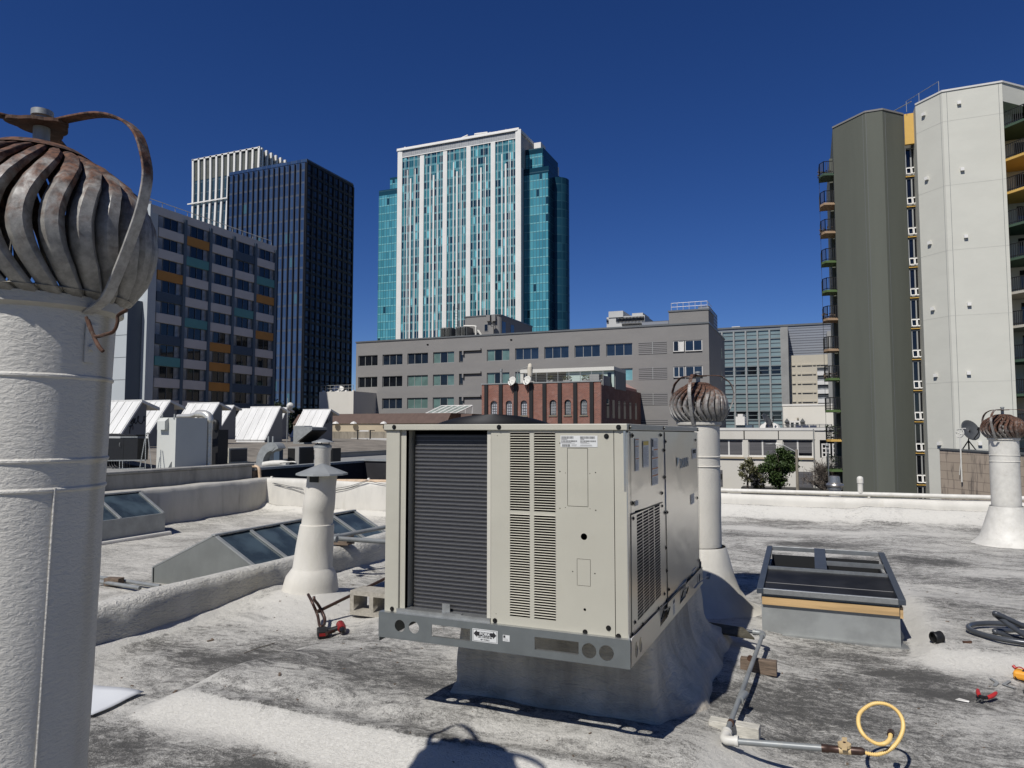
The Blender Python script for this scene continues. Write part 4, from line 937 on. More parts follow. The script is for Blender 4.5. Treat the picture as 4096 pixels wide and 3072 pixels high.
def ell(p,q,s,nm,mt,k=1.35):
    m=MB();a=(Vector(q)-Vector(p)).normalized();b=(Vector(s)-Vector(p)).normalized()
    m.tube(smoothpath([Vector(p)+a*.06,Vector(p)+a*.02,Vector(p)+(a+b)*.006,Vector(p)+b*.02,Vector(p)+b*.06],4),r*k,12);m.tube([Vector(p)+a*.05,Vector(p)+a*.066],r*k*1.18,12);m.tube([Vector(p)+b*.05,Vector(p)+b*.066],r*k*1.18,12);m.build(nm,mt,gp,smooth=50)
ell(B,A,B0,'pipe_elbow','conduit',1.15)
ell(Ab,A,Cc,'pipe_elbow','whitep',1.3)
m=MB();m.tube([Ab,A],r*.85,12);m.build('pipe_run','conduit',gp,smooth=50)
# valve
d=(Cc-Ab).normalized();V0=Cc
m=MB();m.tube([V0-d*.005,V0+d*.02,V0+d*.022,V0+d*.065],[r*1.1,r*1.1,r*.95,r*.95],12);m.tube([V0+d*.105,V0+d*.145,V0+d*.16],[r*1.05,r*1.05,r*.7],12);m.build('valve_body','copper',gp,smooth=50)
vc=V0+d*.083;sd=Vector((-d.y,d.x,0)).normalized();up=Vector((0,0,1))
m=MB();m.tube([vc-sd*.002+up*.016,vc-sd*.002+up*.028],.026,16);o=Matrix.Identity(3)
m.prism([vc+up*.022+sd*(-.058)-d*.010,vc+up*.022+sd*(-.058)+d*.010,vc+up*.022+sd*.058+d*.010,vc+up*.022+sd*.058-d*.010],(0,0,.008));m.tube([V0+d*.062,V0+d*.107],r*1.12,12);m.build('valve_lever','tan',gp,smooth=40)
m=MB();m.tube([vc+up*.0305,vc+up*.0325],.006,10);m.build('lever_bolt','copper',gp)
hp=[V0+d*.155,gz(3380,2997,.155),gz(3440,3007,.15),gz(3510,3018,.15),gz(3570,2990,.17),gz(3605,2940,.20),gz(3612,2890,.23),gz(3590,2845,.26),gz(3545,2817,.28),gz(3490,2816,.28),gz(3442,2850,.26),gz(3434,2895,.24),gz(3455,2940,.22),gz(3500,2972,.20),gz(3535,2975,.20),gz(3557,2960,.20),gz(3562,2940,.20)]
P=smoothpath(hp,34);Rr=[.0075+.0015*(1 if i%4<2 else -1) for i in range(len(P))]
m=MB();m.tube(P,Rr,10);m.build('yellow_hose','yellowhose',gp,smooth=80)
m=MB();e=P[-1];m.tube([e,e+(P[-1]-P[-5]).normalized()*.035],.014,10);m.build('hose_nut','copper',gp,smooth=40)
# strap clamps
for q in (gz(3000,2633,zp),gz(2923,2892,zp)):
    m=MB();dd=(B-A).normalized();m.tube([q-dd*.012,q+dd*.012],r*1.02,14);m.build('strap_clamp','rustall',gp,smooth=40)
def block(name,label,u,v,dims,rz,mat,rx=0):
    p=rg(u,v);m=MB();m.obox((p.x,p.y,p.z+dims[2]/2-.004),dims,rz,rx)
    # small nicks
    return tag(m.build(name,mat,bevel=.004),label,'block')
block('wood_block','dark weathered wooden block under the gas pipe, half in the shade of the unit',3035,2690,(.21,.05,.085),-.02,'woodold')
block('wood_block','flaking white painted wooden block under the elbow of the gas pipe',2938,2935,(.23,.065,.058),-.07,'woodwhite')
# dark sheet lying across the pipe
a,b,c_,d_=gz(2797,2482,.15),gz(2975,2510,.15),gz(3018,2552,.13),gz(2845,2520,.14)
d_=Vector(a)+(Vector(c_)-Vector(b))
m=MB();m.prism([a,b,c_,d_],(0,0,-.012));o=m.build('plywood_sheet',paint('dark_dirty_board',(.055,.05,.035),.8,0,.3,9,dirt=(.22,.2,.15),dirtamt=.4));tag(o,'dark dirty board propped on the gas pipe behind the unit curb','board')
# white sheet at the left
a,b,c_=gz(372,2735,.09),gz(577,2762,.03),gz(368,2868,.0)
d_=Vector(a)+(Vector(c_)-Vector(b));m=MB()
def shp(i,j): 
    p=Vector(b).lerp(Vector(a),i/8*1.0)+(Vector(c_)-Vector(b))*j/8
    p.z=roofz(p.x,p.y)+.02+.004*math.sin(i*.6)+.07*(i/8)*(1-j/8);return p
m.add([shp(i,j) for j in range(9) for i in range(9)],[(j*9+i,j*9+i+1,(j+1)*9+i+1,(j+1)*9+i) for j in range(8) for i in range(8)])
o=m.build('white_board','whitesheet',smooth=60);so_=o.modifiers.new('thickness','SOLIDIFY');so_.thickness=.003;tag(o,'smooth white sheet lying on the roof beside the large left vent pipe','board')
# cinder block
cb=gz(1400,2455,.04);bx0,by0=cb.x,cb.y
def cinder(parent=None):
    W,Dp,H=.40,.19,.19
    O=(bx0+W/2-.02,by0+.12,roofz(bx0+.2,by0+.1)+.0)
    holes=[rect(-W/2+.035,.035,-.018,H-.035),rect(.018,.035,W/2-.035,H-.035)]
    return plate(rect(-W/2,0,W/2,H),holes,Dp,(O,XA,ZA),'concrete_block','cinder',None)
o=cinder();tag(o,'hollow grey concrete block lying on its side next to the left end of the unit','block')
# brown copper pipe assembly
cpz=.12
j=gz(1283,2502,.03);m=MB()
pth=smoothpath([gz(1233,2378,.20),gz(1250,2412,.16),gz(1270,2460,.07),gz(1278,2500,.035),gz(1287,2506,.03),gz(1298,2495,.03),gz(1298,2470,.06),gz(1285,2440,.11),gz(1270,2415,.16),gz(1258,2400,.20),gz(1256,2388,.22)],5)
m.tube(pth,.0115,10);q0,q1=gz(1268,2448,.10),gz(1560,2305,.26)
m.tube([q0,q1],.0125,10)
for k in (.35,): 
    c0_=q0.lerp(q1,.1);m.tube([q0.lerp(q1,.02),q0.lerp(q1,.05)],.016,10)
o=m.build('copper_pipe','copper',smooth=60);tag(o,'brown copper pipe with a U bend leaning on the concrete block','pipe')
# cordless drill lying on its side
dr=thing('cordless_drill','red and black cordless drill lying on the roof in front of the white flue','drill',(rg(1320,2515)))
p=gz(1290,2515,.04);q=gz(1340,2505,.05)
ax=(q-p);ax.z=0;ax=ax.normalized();an=math.atan2(ax.y,ax.x)
z0=roofz(p.x,p.y)
m=MB();m.obox((p.x,p.y,z0+.036),(.075,.115,.06),an);m.build('battery','black',dr,bevel=.01)
m=MB();m.obox((p.x-ax.y*-.059,p.y-ax.x*.059,z0+.036),(.055,.006,.02),an);m.build('battery_label','redp',dr)
h=Vector((p.x,p.y,z0+.05))+ax*.06+Vector((0,0,.0))
m=MB();m.tube(smoothpath([Vector((p.x,p.y,z0+.045))+ax*.02,h+ax*.01,h+ax*.05+Vector((0,0,.01))],4),[.024]*9,12,flat=(1,.8));m.build('handle','black',dr,smooth=60)
b_=h+ax*.075+Vector((0,0,.012));s2=Vector((-ax.y,ax.x,0))
m=MB();m.tube([b_-s2*-.08,b_+s2*-.0,b_-s2*.07],[.030,.034,.027],14);m.build('motor_body','redp',dr,smooth=50)
m=MB();m.tube([b_+s2*.08,b_+s2*.10],[.031,.022],14);m.build('motor_end','black',dr,smooth=40)
m=MB();m.tube([b_-s2*.068,b_-s2*.10,b_-s2*.13],[.024,.022,.012],12);m.build('chuck','screw',dr,smooth=40)
m=MB();m.tube([gz(1305,2535,.02),gz(1338,2522,.02)],.014,10);o=m.build('copper_coupling','copper',smooth=40);tag(o,'short brown pipe coupling lying against the drill battery','pipe fitting')
# pipes on timber by the curb wall
m=MB();a=gz(1325,2150,.42);b=gz(1560,2105,.45);m.tube([a,b],.022,12);m.tube([a,a+(b-a)*.12],.028,12)
m.tube([gz(1318,2152,.42),gz(1560,2168,.36)],.024,12);m.tube([gz(1330,2156,.42),gz(1348,2157,.42)],.032,12)
o=m.build('grey_conduit','conduit',smooth=50);tag(o,'pair of grey pipes running from the white flue behind the air conditioner','pipe')
p=gz(1348,2190,.27)
m=MB();m.obox((p.x,p.y,.345),(.30,.10,.04),.05);m.obox((p.x+.05,p.y,.385),(.26,.09,.035),-.02);m.obox((p.x-.02,p.y+.01,.315),(.36,.14,.02),.1)
o=m.build('timber_stack','woodold',bevel=.003);tag(o,'stack of old timber offcuts under grey pipes beside the flue','timber')
m=MB()
for q in (((390,2308),(640,2345)),((390,2325),(560,2352))): m.tube([gz(*q[0],-.30),gz(*q[1],-.30)],.022,10)
o=m.build('grey_conduit','conduit',smooth=50);tag(o,'grey conduits lying on the lower roof at the left beside the big vent pipe','pipe')
m=MB();p=gz(455,2350,-.36);m.obox((p.x,p.y,-.29),(.2,.1,.09),.2);o=m.build('wood_block','woodold',bevel=.006);tag(o,'rough broken wooden block under conduits on the lower roof','block')
# right side litter
p=rg(3748,2570);m=MB();m.lathe([(.036,0),(.040,.006),(.040,.012),(.036,.014),(.036,.052),(.039,.054),(.039,.06),(.030,.06),(.03,.02),(.0,.02)],(0,0,0),24,cap=False)
rot=Matrix.Translation(p+Vector((0,0,.034)))@Matrix.Rotation(.55,4,'Z')@Matrix.Rotation(math.radians(86),4,'Y')@Matrix.Translation((0,0,-.03))
m.v=[tuple(rot@Vector(q)) for q in m.v];o=m.build('plastic_cup','black',smooth=40);tag(o,'small black plastic cup shaped cap lying on the pale roof ledge','cup')
p=rg(3868,2572);m=MB();m.obox((p.x,p.y,p.z+.006),(.05,.018,.012),.2);m.obox((p.x+.02,p.y+.005,p.z+.008),(.02,.012,.014),.6);o=m.build('rust_scrap','rustall',bevel=.002);tag(o,'tiny rusty scrap of metal on the roof beyond the black cap','scrap')
# coiled hose
hz=.02
def ringp(cx,cy,rx,ry,a0,a1,z0,z1,n=30,tilt=0):
    return [Vector((cx+rx*math.cos(math.radians(a0+(a1-a0)*i/n)),cy+ry*math.sin(math.radians(a0+(a1-a0)*i/n)),z0+(z1-z0)*i/n)) for i in range(n+1)]
h0=gz(4110,2545,.1)
base=roofz(h0.x,h0.y)+.022
m=MB()
pth=ringp(h0.x,h0.y,.34,.26,20,335,base,base+.01)
a=gz(3985,2468,.26);
pth2=[pth[-1],h0+Vector((.1,-.2,.0)),gz(4080,2545,.14),gz(3978,2528,.10),gz(3995,2520,.10)]
m.tube(smoothpath(pth,2),.018,10)
lp=[gz(4200,2600,.12),gz(4096,2540,.15),gz(3990,2466,.22),gz(3982,2458,.235),gz(3990,2456,.245),gz(4096,2505,.17),gz(4220,2560,.08)]
m.tube(smoothpath(lp,8),.017,10)
lp=[gz(4230,2600,.1),gz(4096,2562,.10),gz(4000,2533,.10),gz(3982,2528,.105),gz(3990,2522,.11),gz(4096,2530,.08),gz(4220,2570,.06)]
m.tube(smoothpath(lp,8),.017,10)
o=m.build('coiled_hose','pvcgrey',smooth=60);tag(o,'thick slate grey flexible conduit coiled at the right edge of the roof','hose')
# pliers
p=rg(3935,2795);pl=thing('wire_strippers','wire strippers with open red handles and black jaws','pliers',p)
def P3(u,v,z): return gz(u,v,p.z+z)
pv=P3(3928,2790,.03)
m=MB();m.tube([pv,P3(3905,2803,.012)],[.012,.006],8,flat=(1,.5));m.tube([pv,P3(3926,2808,.012)],[.012,.006],8,flat=(1,.5));m.tube([pv-Vector((0,0,.006)),pv+Vector((0,0,.008))],.014,12);m.tube([pv,P3(3918,2783,.03)],.009,8);m.tube([pv,P3(3950,2790,.03)],.009,8);m.build('jaws','black',pl,smooth=50)
m=MB();m.tube(smoothpath([P3(3918,2784,.03),P3(3913,2772,.035),P3(3911,2758,.04)],3),[.009,.011,.012,.012,.011,.01,.007],8);m.build('grip','red',pl,smooth=50)
m=MB();m.tube(smoothpath([P3(3950,2791,.03),P3(3970,2783,.035),P3(3986,2770,.045)],3),[.009,.011,.012,.012,.011,.01,.007],8);m.build('grip','red',pl,smooth=50)
def strap(label,pts):
    m=MB();P=[rg(*q) for q in pts];tot=0
    mt=M['galv']
    for a,b in zip(P[:-1],P[1:]):
        a=a+Vector((0,0,.008));b=b+Vector((0,0,.008));L=(b-a).length;X=(b-a).normalized();Yv=Vector((-X.y,X.x,0)).normalized()
        hs=[circ(.012+i*.016,0,.0035,8) for i in range(int(L/.016))]
        yield plate(rect(0,-.009,L,.009),hs,.0018,(a,X,Yv),'metal_strap',mt,None),label
prev=None
for lab,pts in (('bent perforated galvanised strap nearest the black handled end of the strippers',((3962,2718),(3990,2735),(3978,2748))),('bent perforated galvanised strap below the orange meter',((4040,2728),(4014,2743),(4062,2758)))):
    t=None
    P=[rg(*q) for q in pts];t=thing('metal_strap',lab,'metal strap',P[0])
    for a,b in zip(P[:-1],P[1:]):
        a=a+Vector((0,0,.008));b=b+Vector((0,0,.008));L=(b-a).length;X=(b-a).normalized();Yv=Vector((-X.y,X.x,0)).normalized()
        plate(rect(0,-.009,L,.009),[circ(.012+i*.016,0,.0035,8) for i in range(int(L/.016))],.0018,(a,X,Yv),'strap_leg','galvdull',t)
# multimeter at the edge
p=rg(4085,2722);mm=thing('multimeter','orange handheld meter with red and black leads at the right edge of the roof','multimeter',p)
m=MB();rz_=-.35;m.obox((p.x+.06,p.y,p.z+.03),(.19,.085,.05),rz_);m.build('meter_case','orangep',mm,bevel=.014)
m=MB();m.obox((p.x+.07,p.y,p.z+.0565),(.12,.055,.004),rz_);m.build('meter_face','black',mm,bevel=.002)
m=MB();m.obox((p.x+.04,p.y+.012,p.z+.0595),(.035,.03,.003),rz_);m.build('meter_display','inkgrey',mm)
m=MB();q=Vector((p.x-.02,p.y+.03,p.z+.06));m.tube(smoothpath([q,q+Vector((.02,-.02,.015)),q+Vector((.05,-.06,.0)),q+Vector((.1,-.10,-.03))],4),.0035,6);m.tube([q,q+Vector((-.01,.01,.012))],.009,8);m.build('red_lead','red',mm,smooth=50)
m=MB();m.tube(smoothpath([q+Vector((0,0,-.01)),q+Vector((-.01,-.05,-.045)),q+Vector((.05,-.10,-.055)),q+Vector((.16,-.14,-.055))],4),.0035,6);m.build('black_lead','black',mm,smooth=50)
p=rg(3848,2808);m=MB();m.prism([p+Vector((-.03,.004,.006)),p+Vector((.03,-.012,.006)),p+Vector((.034,-.008,.012)),p+Vector((-.012,.0,.018))],(0,.003,.001));o=m.build('plastic_scrap','whitef');tag(o,'small curved white plastic scrap left of the wire strippers','scrap')
p=rg(4094,2775);m=MB();m.tube([p+Vector((0,0,.012)),p+Vector((.1,.01,.012))],.012,8);o=m.build('probe_handle','pvcgrey',smooth=50);tag(o,'dark grey probe handle cut by the right edge below the orange meter','probe')
# twig and grit on the roof
p,q=rg(977,2616),rg(1100,2578);m=MB();m.tube([p+Vector((0,0,.006)),p.lerp(q,.5)+Vector((0,0,.012)),q+Vector((0,0,.012))],.003,5);m.tube([p.lerp(q,.5)+Vector((0,0,.01)),p.lerp(q,.56)+Vector((0,.02,.012))],.003,5);o=m.build('twig','bark');tag(o,'thin dark twig lying in a shallow hollow of the roof','twig')
m=MB();rn=random.Random(3)
for k in range(260):
    x=rn.uniform(-4.2,2.5);y=rn.uniform(1.9,8);s=rn.uniform(.003,.009);z=roofz(x,y)
    m.obox((x,y,z+s*.3),(s*rn.uniform(1,2.6),s,s*.5),rn.uniform(0,3))
for (u,v) in ((840,2565),(850,2560),(1118,2700),(880,2700),(700,2770),(2340,2742),(2332,2750)):
    p=rg(u,v);m.obox((p.x,p.y,p.z+.005),(.04,.012,.006),rn.uniform(0,3))
o=m.build('grit','woodold');tag(o,'scattered dark grit and leaf crumbs over the roof coating','debris');o['kind']='stuff'
# ================================================================ STREET GROUND
m=MB();m.box(-3000,3000,-200,3800,GROUND-.5,GROUND);struct(m.build('street_ground','asphalt',loc=(0,0,GROUND)))
m=MB();m.box(-40,60,13.6,30,GROUND,GROUND+.14);struct(m.build('pavement',paint('concrete_pavement',(.3,.29,.27),.9,0,.1,.5),loc=(0,0,GROUND)))
def gpl(u,v,A,B):
    """sight line meets the upright plane through ground points A,B"""
    d=ray(u,v);n=Vector((B[1]-A[1],-(B[0]-A[0]),0));t=(Vector((A[0],A[1],0)).dot(n))/(d.x*n.x+d.y*n.y);return Vector((d.x*t,d.y*t,EYE+d.z*t))
def shaft(name,pts,z0,z1,mat,parent,**k):
    m=MB();m.prism([(x,y,z0) for x,y in pts],(0,0,z1-z0));return m.build(name,mat,parent,**k)
def wbox(name,mat,parent,*a,**k):
    m=MB();m.box(*a);return m.build(name,mat,parent,**k)
def window_front(parent,x0,x1,y,z0,z1,nb,glassm,framem='alu',fw=.09,rec=.18,mats=None,sill=None,name='window'):
    """window set back in the wall plane y: frame with panes as sub-parts"""
    m=MB();yy=y-.03
    m.box(x0,x1,yy,yy+.1,z0,z0+fw);m.box(x0,x1,yy,yy+.1,z1-fw,z1);m.box(x0,x0+fw,yy,yy+.1,z0+fw,z1-fw);m.box(x1-fw,x1,yy,yy+.1,z0+fw,z1-fw)
    w=(x1-x0)/nb
    for i in range(1,nb): m.box(x0+w*i-fw/2,x0+w*i+fw/2,yy,yy+.1,z0+fw,z1-fw)
    f=m.build(name,framem,parent)
    gl=mats or [glassm]*nb
    for i in range(nb):
        a=x0+w*i+fw/2;b=x0+w*(i+1)-fw/2
        wbox('pane',gl[i],f,a,b,y+.02,y+.04,z0+fw,z1-fw)
    if sill: wbox('sill',sill,f,x0-.05,x1+.05,y-.14,y-.031,z0-.1,z0)
    return f
# ================================================================ GREY STUCCO BUILDING
YG=99.35;XG1=-12.3
gL=gy(1425,1380,YG).x
gb=thing('grey_office_building','long grey stucco building with strip windows and louvres in the middle distance','building',((gL+XG1)/2,YG,GROUND))
zr1=16.0
A=gy(1420,1400,YG)
# wall built as bands and piers so the windows sit in real openings
def px5(x,y): return gy(1400+.4521*x,1150+.4521*y,YG)
def px6(x,y): return gy(2300+.5123*x,1150+.5123*y,YG)
rows=[(px5(150,601).z,px5(150,695).z),(px5(150,791).z,px5(150,885).z),(px5(150,984).z,px5(150,1077).z)]
w5=[(74,244),(288,464),(508,690),(735,921)];w5b=[(1211,1410),(1461,1668),(1719,1935)]
cols=[(px5(a,650).x,px5(b,650).x) for a,b in w5]+[(px5(a,590).x,px5(b,590).x) for a,b in w5b]
cols+=[(px5(1987,550).x,px6(195,480).x),(px6(243,470).x,px6(448,470).x)]
stair=(px6(765,430).x,px6(850,430).x);stair2=(px6(857,430).x,px6(993,430).x)
small=(px5(965,640).x,px5(1000,640).x)
ops=[(a,b) for a,b in cols]+[small,(stair[0],stair2[1])]
ops.sort()
m=MB();x=gL
edges=[]
def zr_of(i): return rows[i]
# vertical piers between openings, full height of the three rows; spandrels between rows
ztop,zbot=rows[0][0],rows[2][1]
cuts=[gL]+[v for o in ops for v in o]+[XG1]
for i in range(0,len(cuts),2): m.box(cuts[i],cuts[i+1],YG,YG+.5,zbot,ztop)
for a,b in ops:
    for i in range(2):
        m.box(a,b,YG,YG+.5,rows[i+1][0],rows[i][1])
m.box(gL,XG1,YG,YG+.5,ztop,zr1);m.box(gL,XG1,YG,YG+.5,GROUND,zbot)
yfar=119.3
m.box(gL,gL+.5,YG+.5,yfar,GROUND,zr1);m.box(gL+.5,XG1-.01,yfar-.5,yfar,GROUND,zr1)
m.box(gL+.5,XG1-.5,YG+.501,yfar-.5,zr1-.4,zr1-.2)
m.build('wall','greywall',gb)
wbox('side_wall','greywall',gb,XG1-.5,XG1,YG+.5,yfar,GROUND,zr1)
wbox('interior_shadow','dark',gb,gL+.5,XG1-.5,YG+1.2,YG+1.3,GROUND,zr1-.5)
m=MB();m.box(gL-.1,XG1+.1,YG-.12,YG+.55,zr1,zr1+.22);m.box(XG1-.5,XG1+.1,YG+.55,yfar,zr1,zr1+.22);m.build('roof_coping','aludark',gb)
pat={0:['winblack','winblack','winblack'],1:['winblue']*3,2:['wingreen','winblack','wingreen'],3:['wingreen']*3,4:['winteal','winteal','winteal']}
sched={0:[0,1,1,2,2,1,1,1,1],1:[0,0,3,2,2,2,1,1,4],2:[0,1,3,2,2,2,1,1,1]}
for r_,(zt_,zb_) in enumerate(rows):
    for c_,(a,b) in enumerate(cols):
        window_front(gb,a,b,YG+.22,zb_,zt_,3,None,'alu',.08,mats=pat[sched[r_][c_]])
    window_front(gb,small[0],small[1],YG+.22,zb_+.1,zt_-.1,1,'winblack','aludark',.08)
    window_front(gb,stair[0],stair[1],YG+.1,zb_+.25,zt_+.0,2,None,'whitef',.10,mats=['winblack','whitef'] if r_==0 else ['winblue']*2)
    window_front(gb,stair2[0],stair2[1],YG+.1,zb_+.25,zt_+.0,2,'winblue','whitef',.10)
    wbox('recessed_fill','greywall',gb,stair[0],stair2[1],YG+.3,YG+.35,zb_,zb_+.25)
    # louvre panels and recessed blank panels
    la,lb=px6(496,440).x,px6(716,440).x
    wbox('louvre_panel','louvg',gb,la,lb,YG-.04,YG-.002,zb_+.05,zt_-.0)
    wbox('louvre_mullion','alu',gb,(la+lb)/2-.04,(la+lb)/2+.04,YG-.06,YG-.041,zb_+.05,zt_)
    ba,bb=px5(1012,600).x,px5(1163,600).x
    m=MB();m.box(ba,bb,YG-.35,YG-.001,zt_-.05,zt_+.25);m.box(ba-.25,ba-.001,YG-.35,YG-.001,zb_+1.1,zt_+.25);m.build('balcony_hood','greywall',gb)
    wbox('hood_shadow_strip','dark',gb,ba,bb,YG-.30,YG-.002,zt_-.12,zt_-.051)  # solid dark strip painted in as the shadow under the hood
z4t=rows[2][0]-3.66;z4b=rows[2][1]-3.66
wbox('louvre_panel','louvg',gb,px6(496,440).x,px6(716,440).x,YG-.04,YG-.002,z4b,z4t)
m=MB()
for u,v in ((1711,1378),(2045,1359)): p=gy(u,v,YG);m.box(p.x-.16,p.x+.16,YG-.1,YG-.001,p.z-.08,p.z+.08)
m.build('scupper','dark',gb)
# stair tower
ta,tb=gy(2675,1250,YG).x,XG1+.02;tz=gy(2680,1249,YG).z
wbox('stair_tower','greywall',gb,ta,tb,YG-.02,YG+6,zr1-.02,tz)
m=MB();m.box(ta-.1,tb+.1,YG-.12,YG+6.1,tz,tz+.22);m.build('tower_coping','aludark',gb)
m=MB();yq=YG+.4
n=7
for i in range(n):
    x=ta+.3+(tb-ta-.5)*i/(n-1);m.tube([(x,yq,tz+.22),(x,yq,tz+1.3)],.035,6)
for z in (.75,1.3): m.tube([(ta+.3,yq,tz+z),(tb-.2,yq,tz+z)],.035,6);m.tube([(tb-.2,yq,tz+z),(tb-.2,yq+5,tz+z)],.035,6)
m.build('roof_railing',paint('bright_rail',(.6,.6,.62),.4,.3,.05,1),gb)
for (vv) in (520,705,890):
    q=gx(2300+.5123*1144,1150+.5123*vv,XG1);wbox('slit_window','winblack',gb,XG1-.02,XG1+.03,q.y-.35,q.y+.35,q.z-.7,q.z+.9)
# louvred screen and penthouse
q0,q1=gy(2570,1290,YG+5),gy(2676,1283,YG+5);wbox('roof_screen','corr',gb,q0.x,q1.x,YG+4.6,YG+5,zr1,q1.z)
q0=gx(2850,1266,XG1-1.6)
m=MB();m.box(XG1-2.4,XG1-.8,107,117,zr1,q0.z);m.build('roof_screen','corr',gb)
p0,p1=gy(1851,1355,YG+4),gy(1990,1260,YG+4);zp=gy(1851,1271,YG+4).z
pr_=rrect(p0.x,p1.x+.5,YG+4,YG+19,.9,5)
m=MB();m.prism([(x,y,zr1-.2) for x,y in pr_],(0,0,zp-zr1+.2));m.build('penthouse','greywall',gb,smooth=40)
m=MB();m.prism([(x,y,zp) for x,y in rrect(p0.x-.08,p1.x+.58,YG+3.92,YG+19.08,.95,5)],(0,0,.18));m.build('penthouse_coping','aludark',gb,smooth=40)
def px7(x,y,yy=YG+4): return gy(1700+.226*x,1200+.226*y,yy)
a,b=px7(1050,428),px7(1118,555);window_front(gb,a.x,b.x,YG+3.97,b.z,a.z,1,'winblack','alu',.06)
for (xx,yy) in ((1380,445),(1530,500)):
    q=gx(1700+.226*(xx+15),1200+.226*(yy+50),p1.x+.5);wbox('slit_window','winblue',gb,p1.x+.49,p1.x+.53,q.y-.7,q.y+.7,q.z-1.,q.z+1.)
m=MB();
for xx in (1135,1230): 
    q=px7(xx,275);q2=px7(xx,380);m.box(q.x-.3,q.x+.35,YG+3.5,YG+3.99,q2.z,q.z)
m.build('antenna_box','greywall',gb)
q=px7(1240,450);m=MB();m.lathe([(0,0),(.35,.05),(.42,.14)],(0,0,0),14,cap=False);rt=Matrix.Translation((q.x,YG+3.3,q.z))@Matrix.Rotation(math.radians(75),4,'X');m.v=[tuple(rt@Vector(p)) for p in m.v]
m.tube([(q.x,YG+3.5,q.z-2.2),(q.x,YG+3.5,q.z+.6)],.05,6);m.build('wall_antenna','iron',gb)
a,b=px7(530,310),px7(610,480)
m=MB()
for x in (a.x,b.x): m.tube([(x,YG+3.4,zr1),(x,YG+3.4,a.z+1.8)],.03,5)
z=zr1+.3
while z<a.z+1.6: m.tube([(a.x,YG+3.4,z),((a.x+b.x)/2,YG+2.9,z),(b.x,YG+3.4,z)],.022,4);z+=.45
m.build('caged_ladder','iron',gb)
def cooling(u0,u1,v0,v1,yy,label):
    a,b=gy(u0,v0,yy),gy(u1,v1,yy);t=thing('cooling_unit',label,'cooling tower',((a.x+b.x)/2,yy,zr1-.2),'cooling units on the grey roof')
    wbox('unit_body','aludark',t,a.x,b.x,yy,yy+4.5,zr1-.2,a.z)
    m=MB();n=9
    for i in range(n):
        z=b.z+(a.z-b.z)*(i+.5)/n
        for xa,xb in ((a.x+.12,(a.x+b.x)/2-.08),((a.x+b.x)/2+.08,b.x-.12)):
            m.add([(xa,yy-.02,z+.12),(xb,yy-.02,z+.12),(xb,yy-.30,z-.1),(xa,yy-.30,z-.1)],[(0,1,2,3),(3,2,1,0)])
    m.build('louvre_blades','galvdull',t)
    return t
cooling(1762,1804,1312,1347,YG+1.8,'smaller grey louvred cooling unit at the left on the grey office roof')
cooling(1823,1866,1308,1346,YG+1.6,'larger grey louvred cooling unit beside white ducts on the grey office roof')
m=MB();m.tube(smoothpath([px7(690,462,YG+3),px7(800,462,YG+3),px7(895,468,YG+3),px7(900,500,YG+3),px7(900,650,YG+3)],3),.16,8)
m.tube([px7(930,530,YG+3),px7(1000,640,YG+3)],.10,6);m.tube([px7(950,530,YG+3),px7(1015,635,YG+3)],.06,6)
o=m.build('roof_duct','whitep',smooth=60);tag(o,'white bent pipes on the grey office roof beside the cooling units','duct')
# ================================================================ BRICK BUILDING
YB=78.3;XB1=-21.75
def pxb(x,y,yy=YB): return gy(1850+.3617*x,1430+.3617*y,yy)
bL=pxb(213,310).x;zbk=6.95
bk=thing('brick_building','old red brick building with dark pilasters, arched windows and a roof terrace','building',((bL+XB1)/2,YB,GROUND))
wins=[];
for xa,xb in ((310,382),(478,548),(643,714),(963,1038),(1127,1200),(1302,1380)):
    a,b=pxb(xa,490),pxb(xb,640);wins.append((a.x,b.x))
wz1=pxb(1340,462).z;wz0=pxb(1340,636).z
hs=[]
for a,b in wins:
    c=(a+b)/2;r=(b-a)/2;hs.append([(a,wz0),(b,wz0)]+[(c+r*math.cos(t*math.pi/10),wz1-.38+.38*math.sin(t*math.pi/10)) for t in range(11)])
plate(rect(bL,GROUND,XB1,zbk),hs,.4,((0,YB+.2,0),XA,ZA),'brick_front','brick',bk)
wbox('side_wall','brick',bk,XB1-.4,XB1,YB+.401,106,GROUND,zbk-.3)
wbox('rear_wall','brick',bk,bL,XB1-.41,105.6,106,GROUND,zbk-.3);wbox('left_wall','brick',bk,bL,bL+.4,YB+.401,105.6,GROUND,zbk-.3)
wbox('roof_deck','greyroof',bk,bL+.41,XB1-.41,YB+.41,105.5,zbk-.7,zbk-.5)
m=MB();m.box(bL-.05,XB1+.05,YB-.08,YB+.42,zbk,zbk+.12);m.build('parapet_cap','galvdull',bk)
wbox('interior','dark',bk,bL+.4,XB1-.4,YB+1.2,YB+1.3,GROUND,zbk-.8)
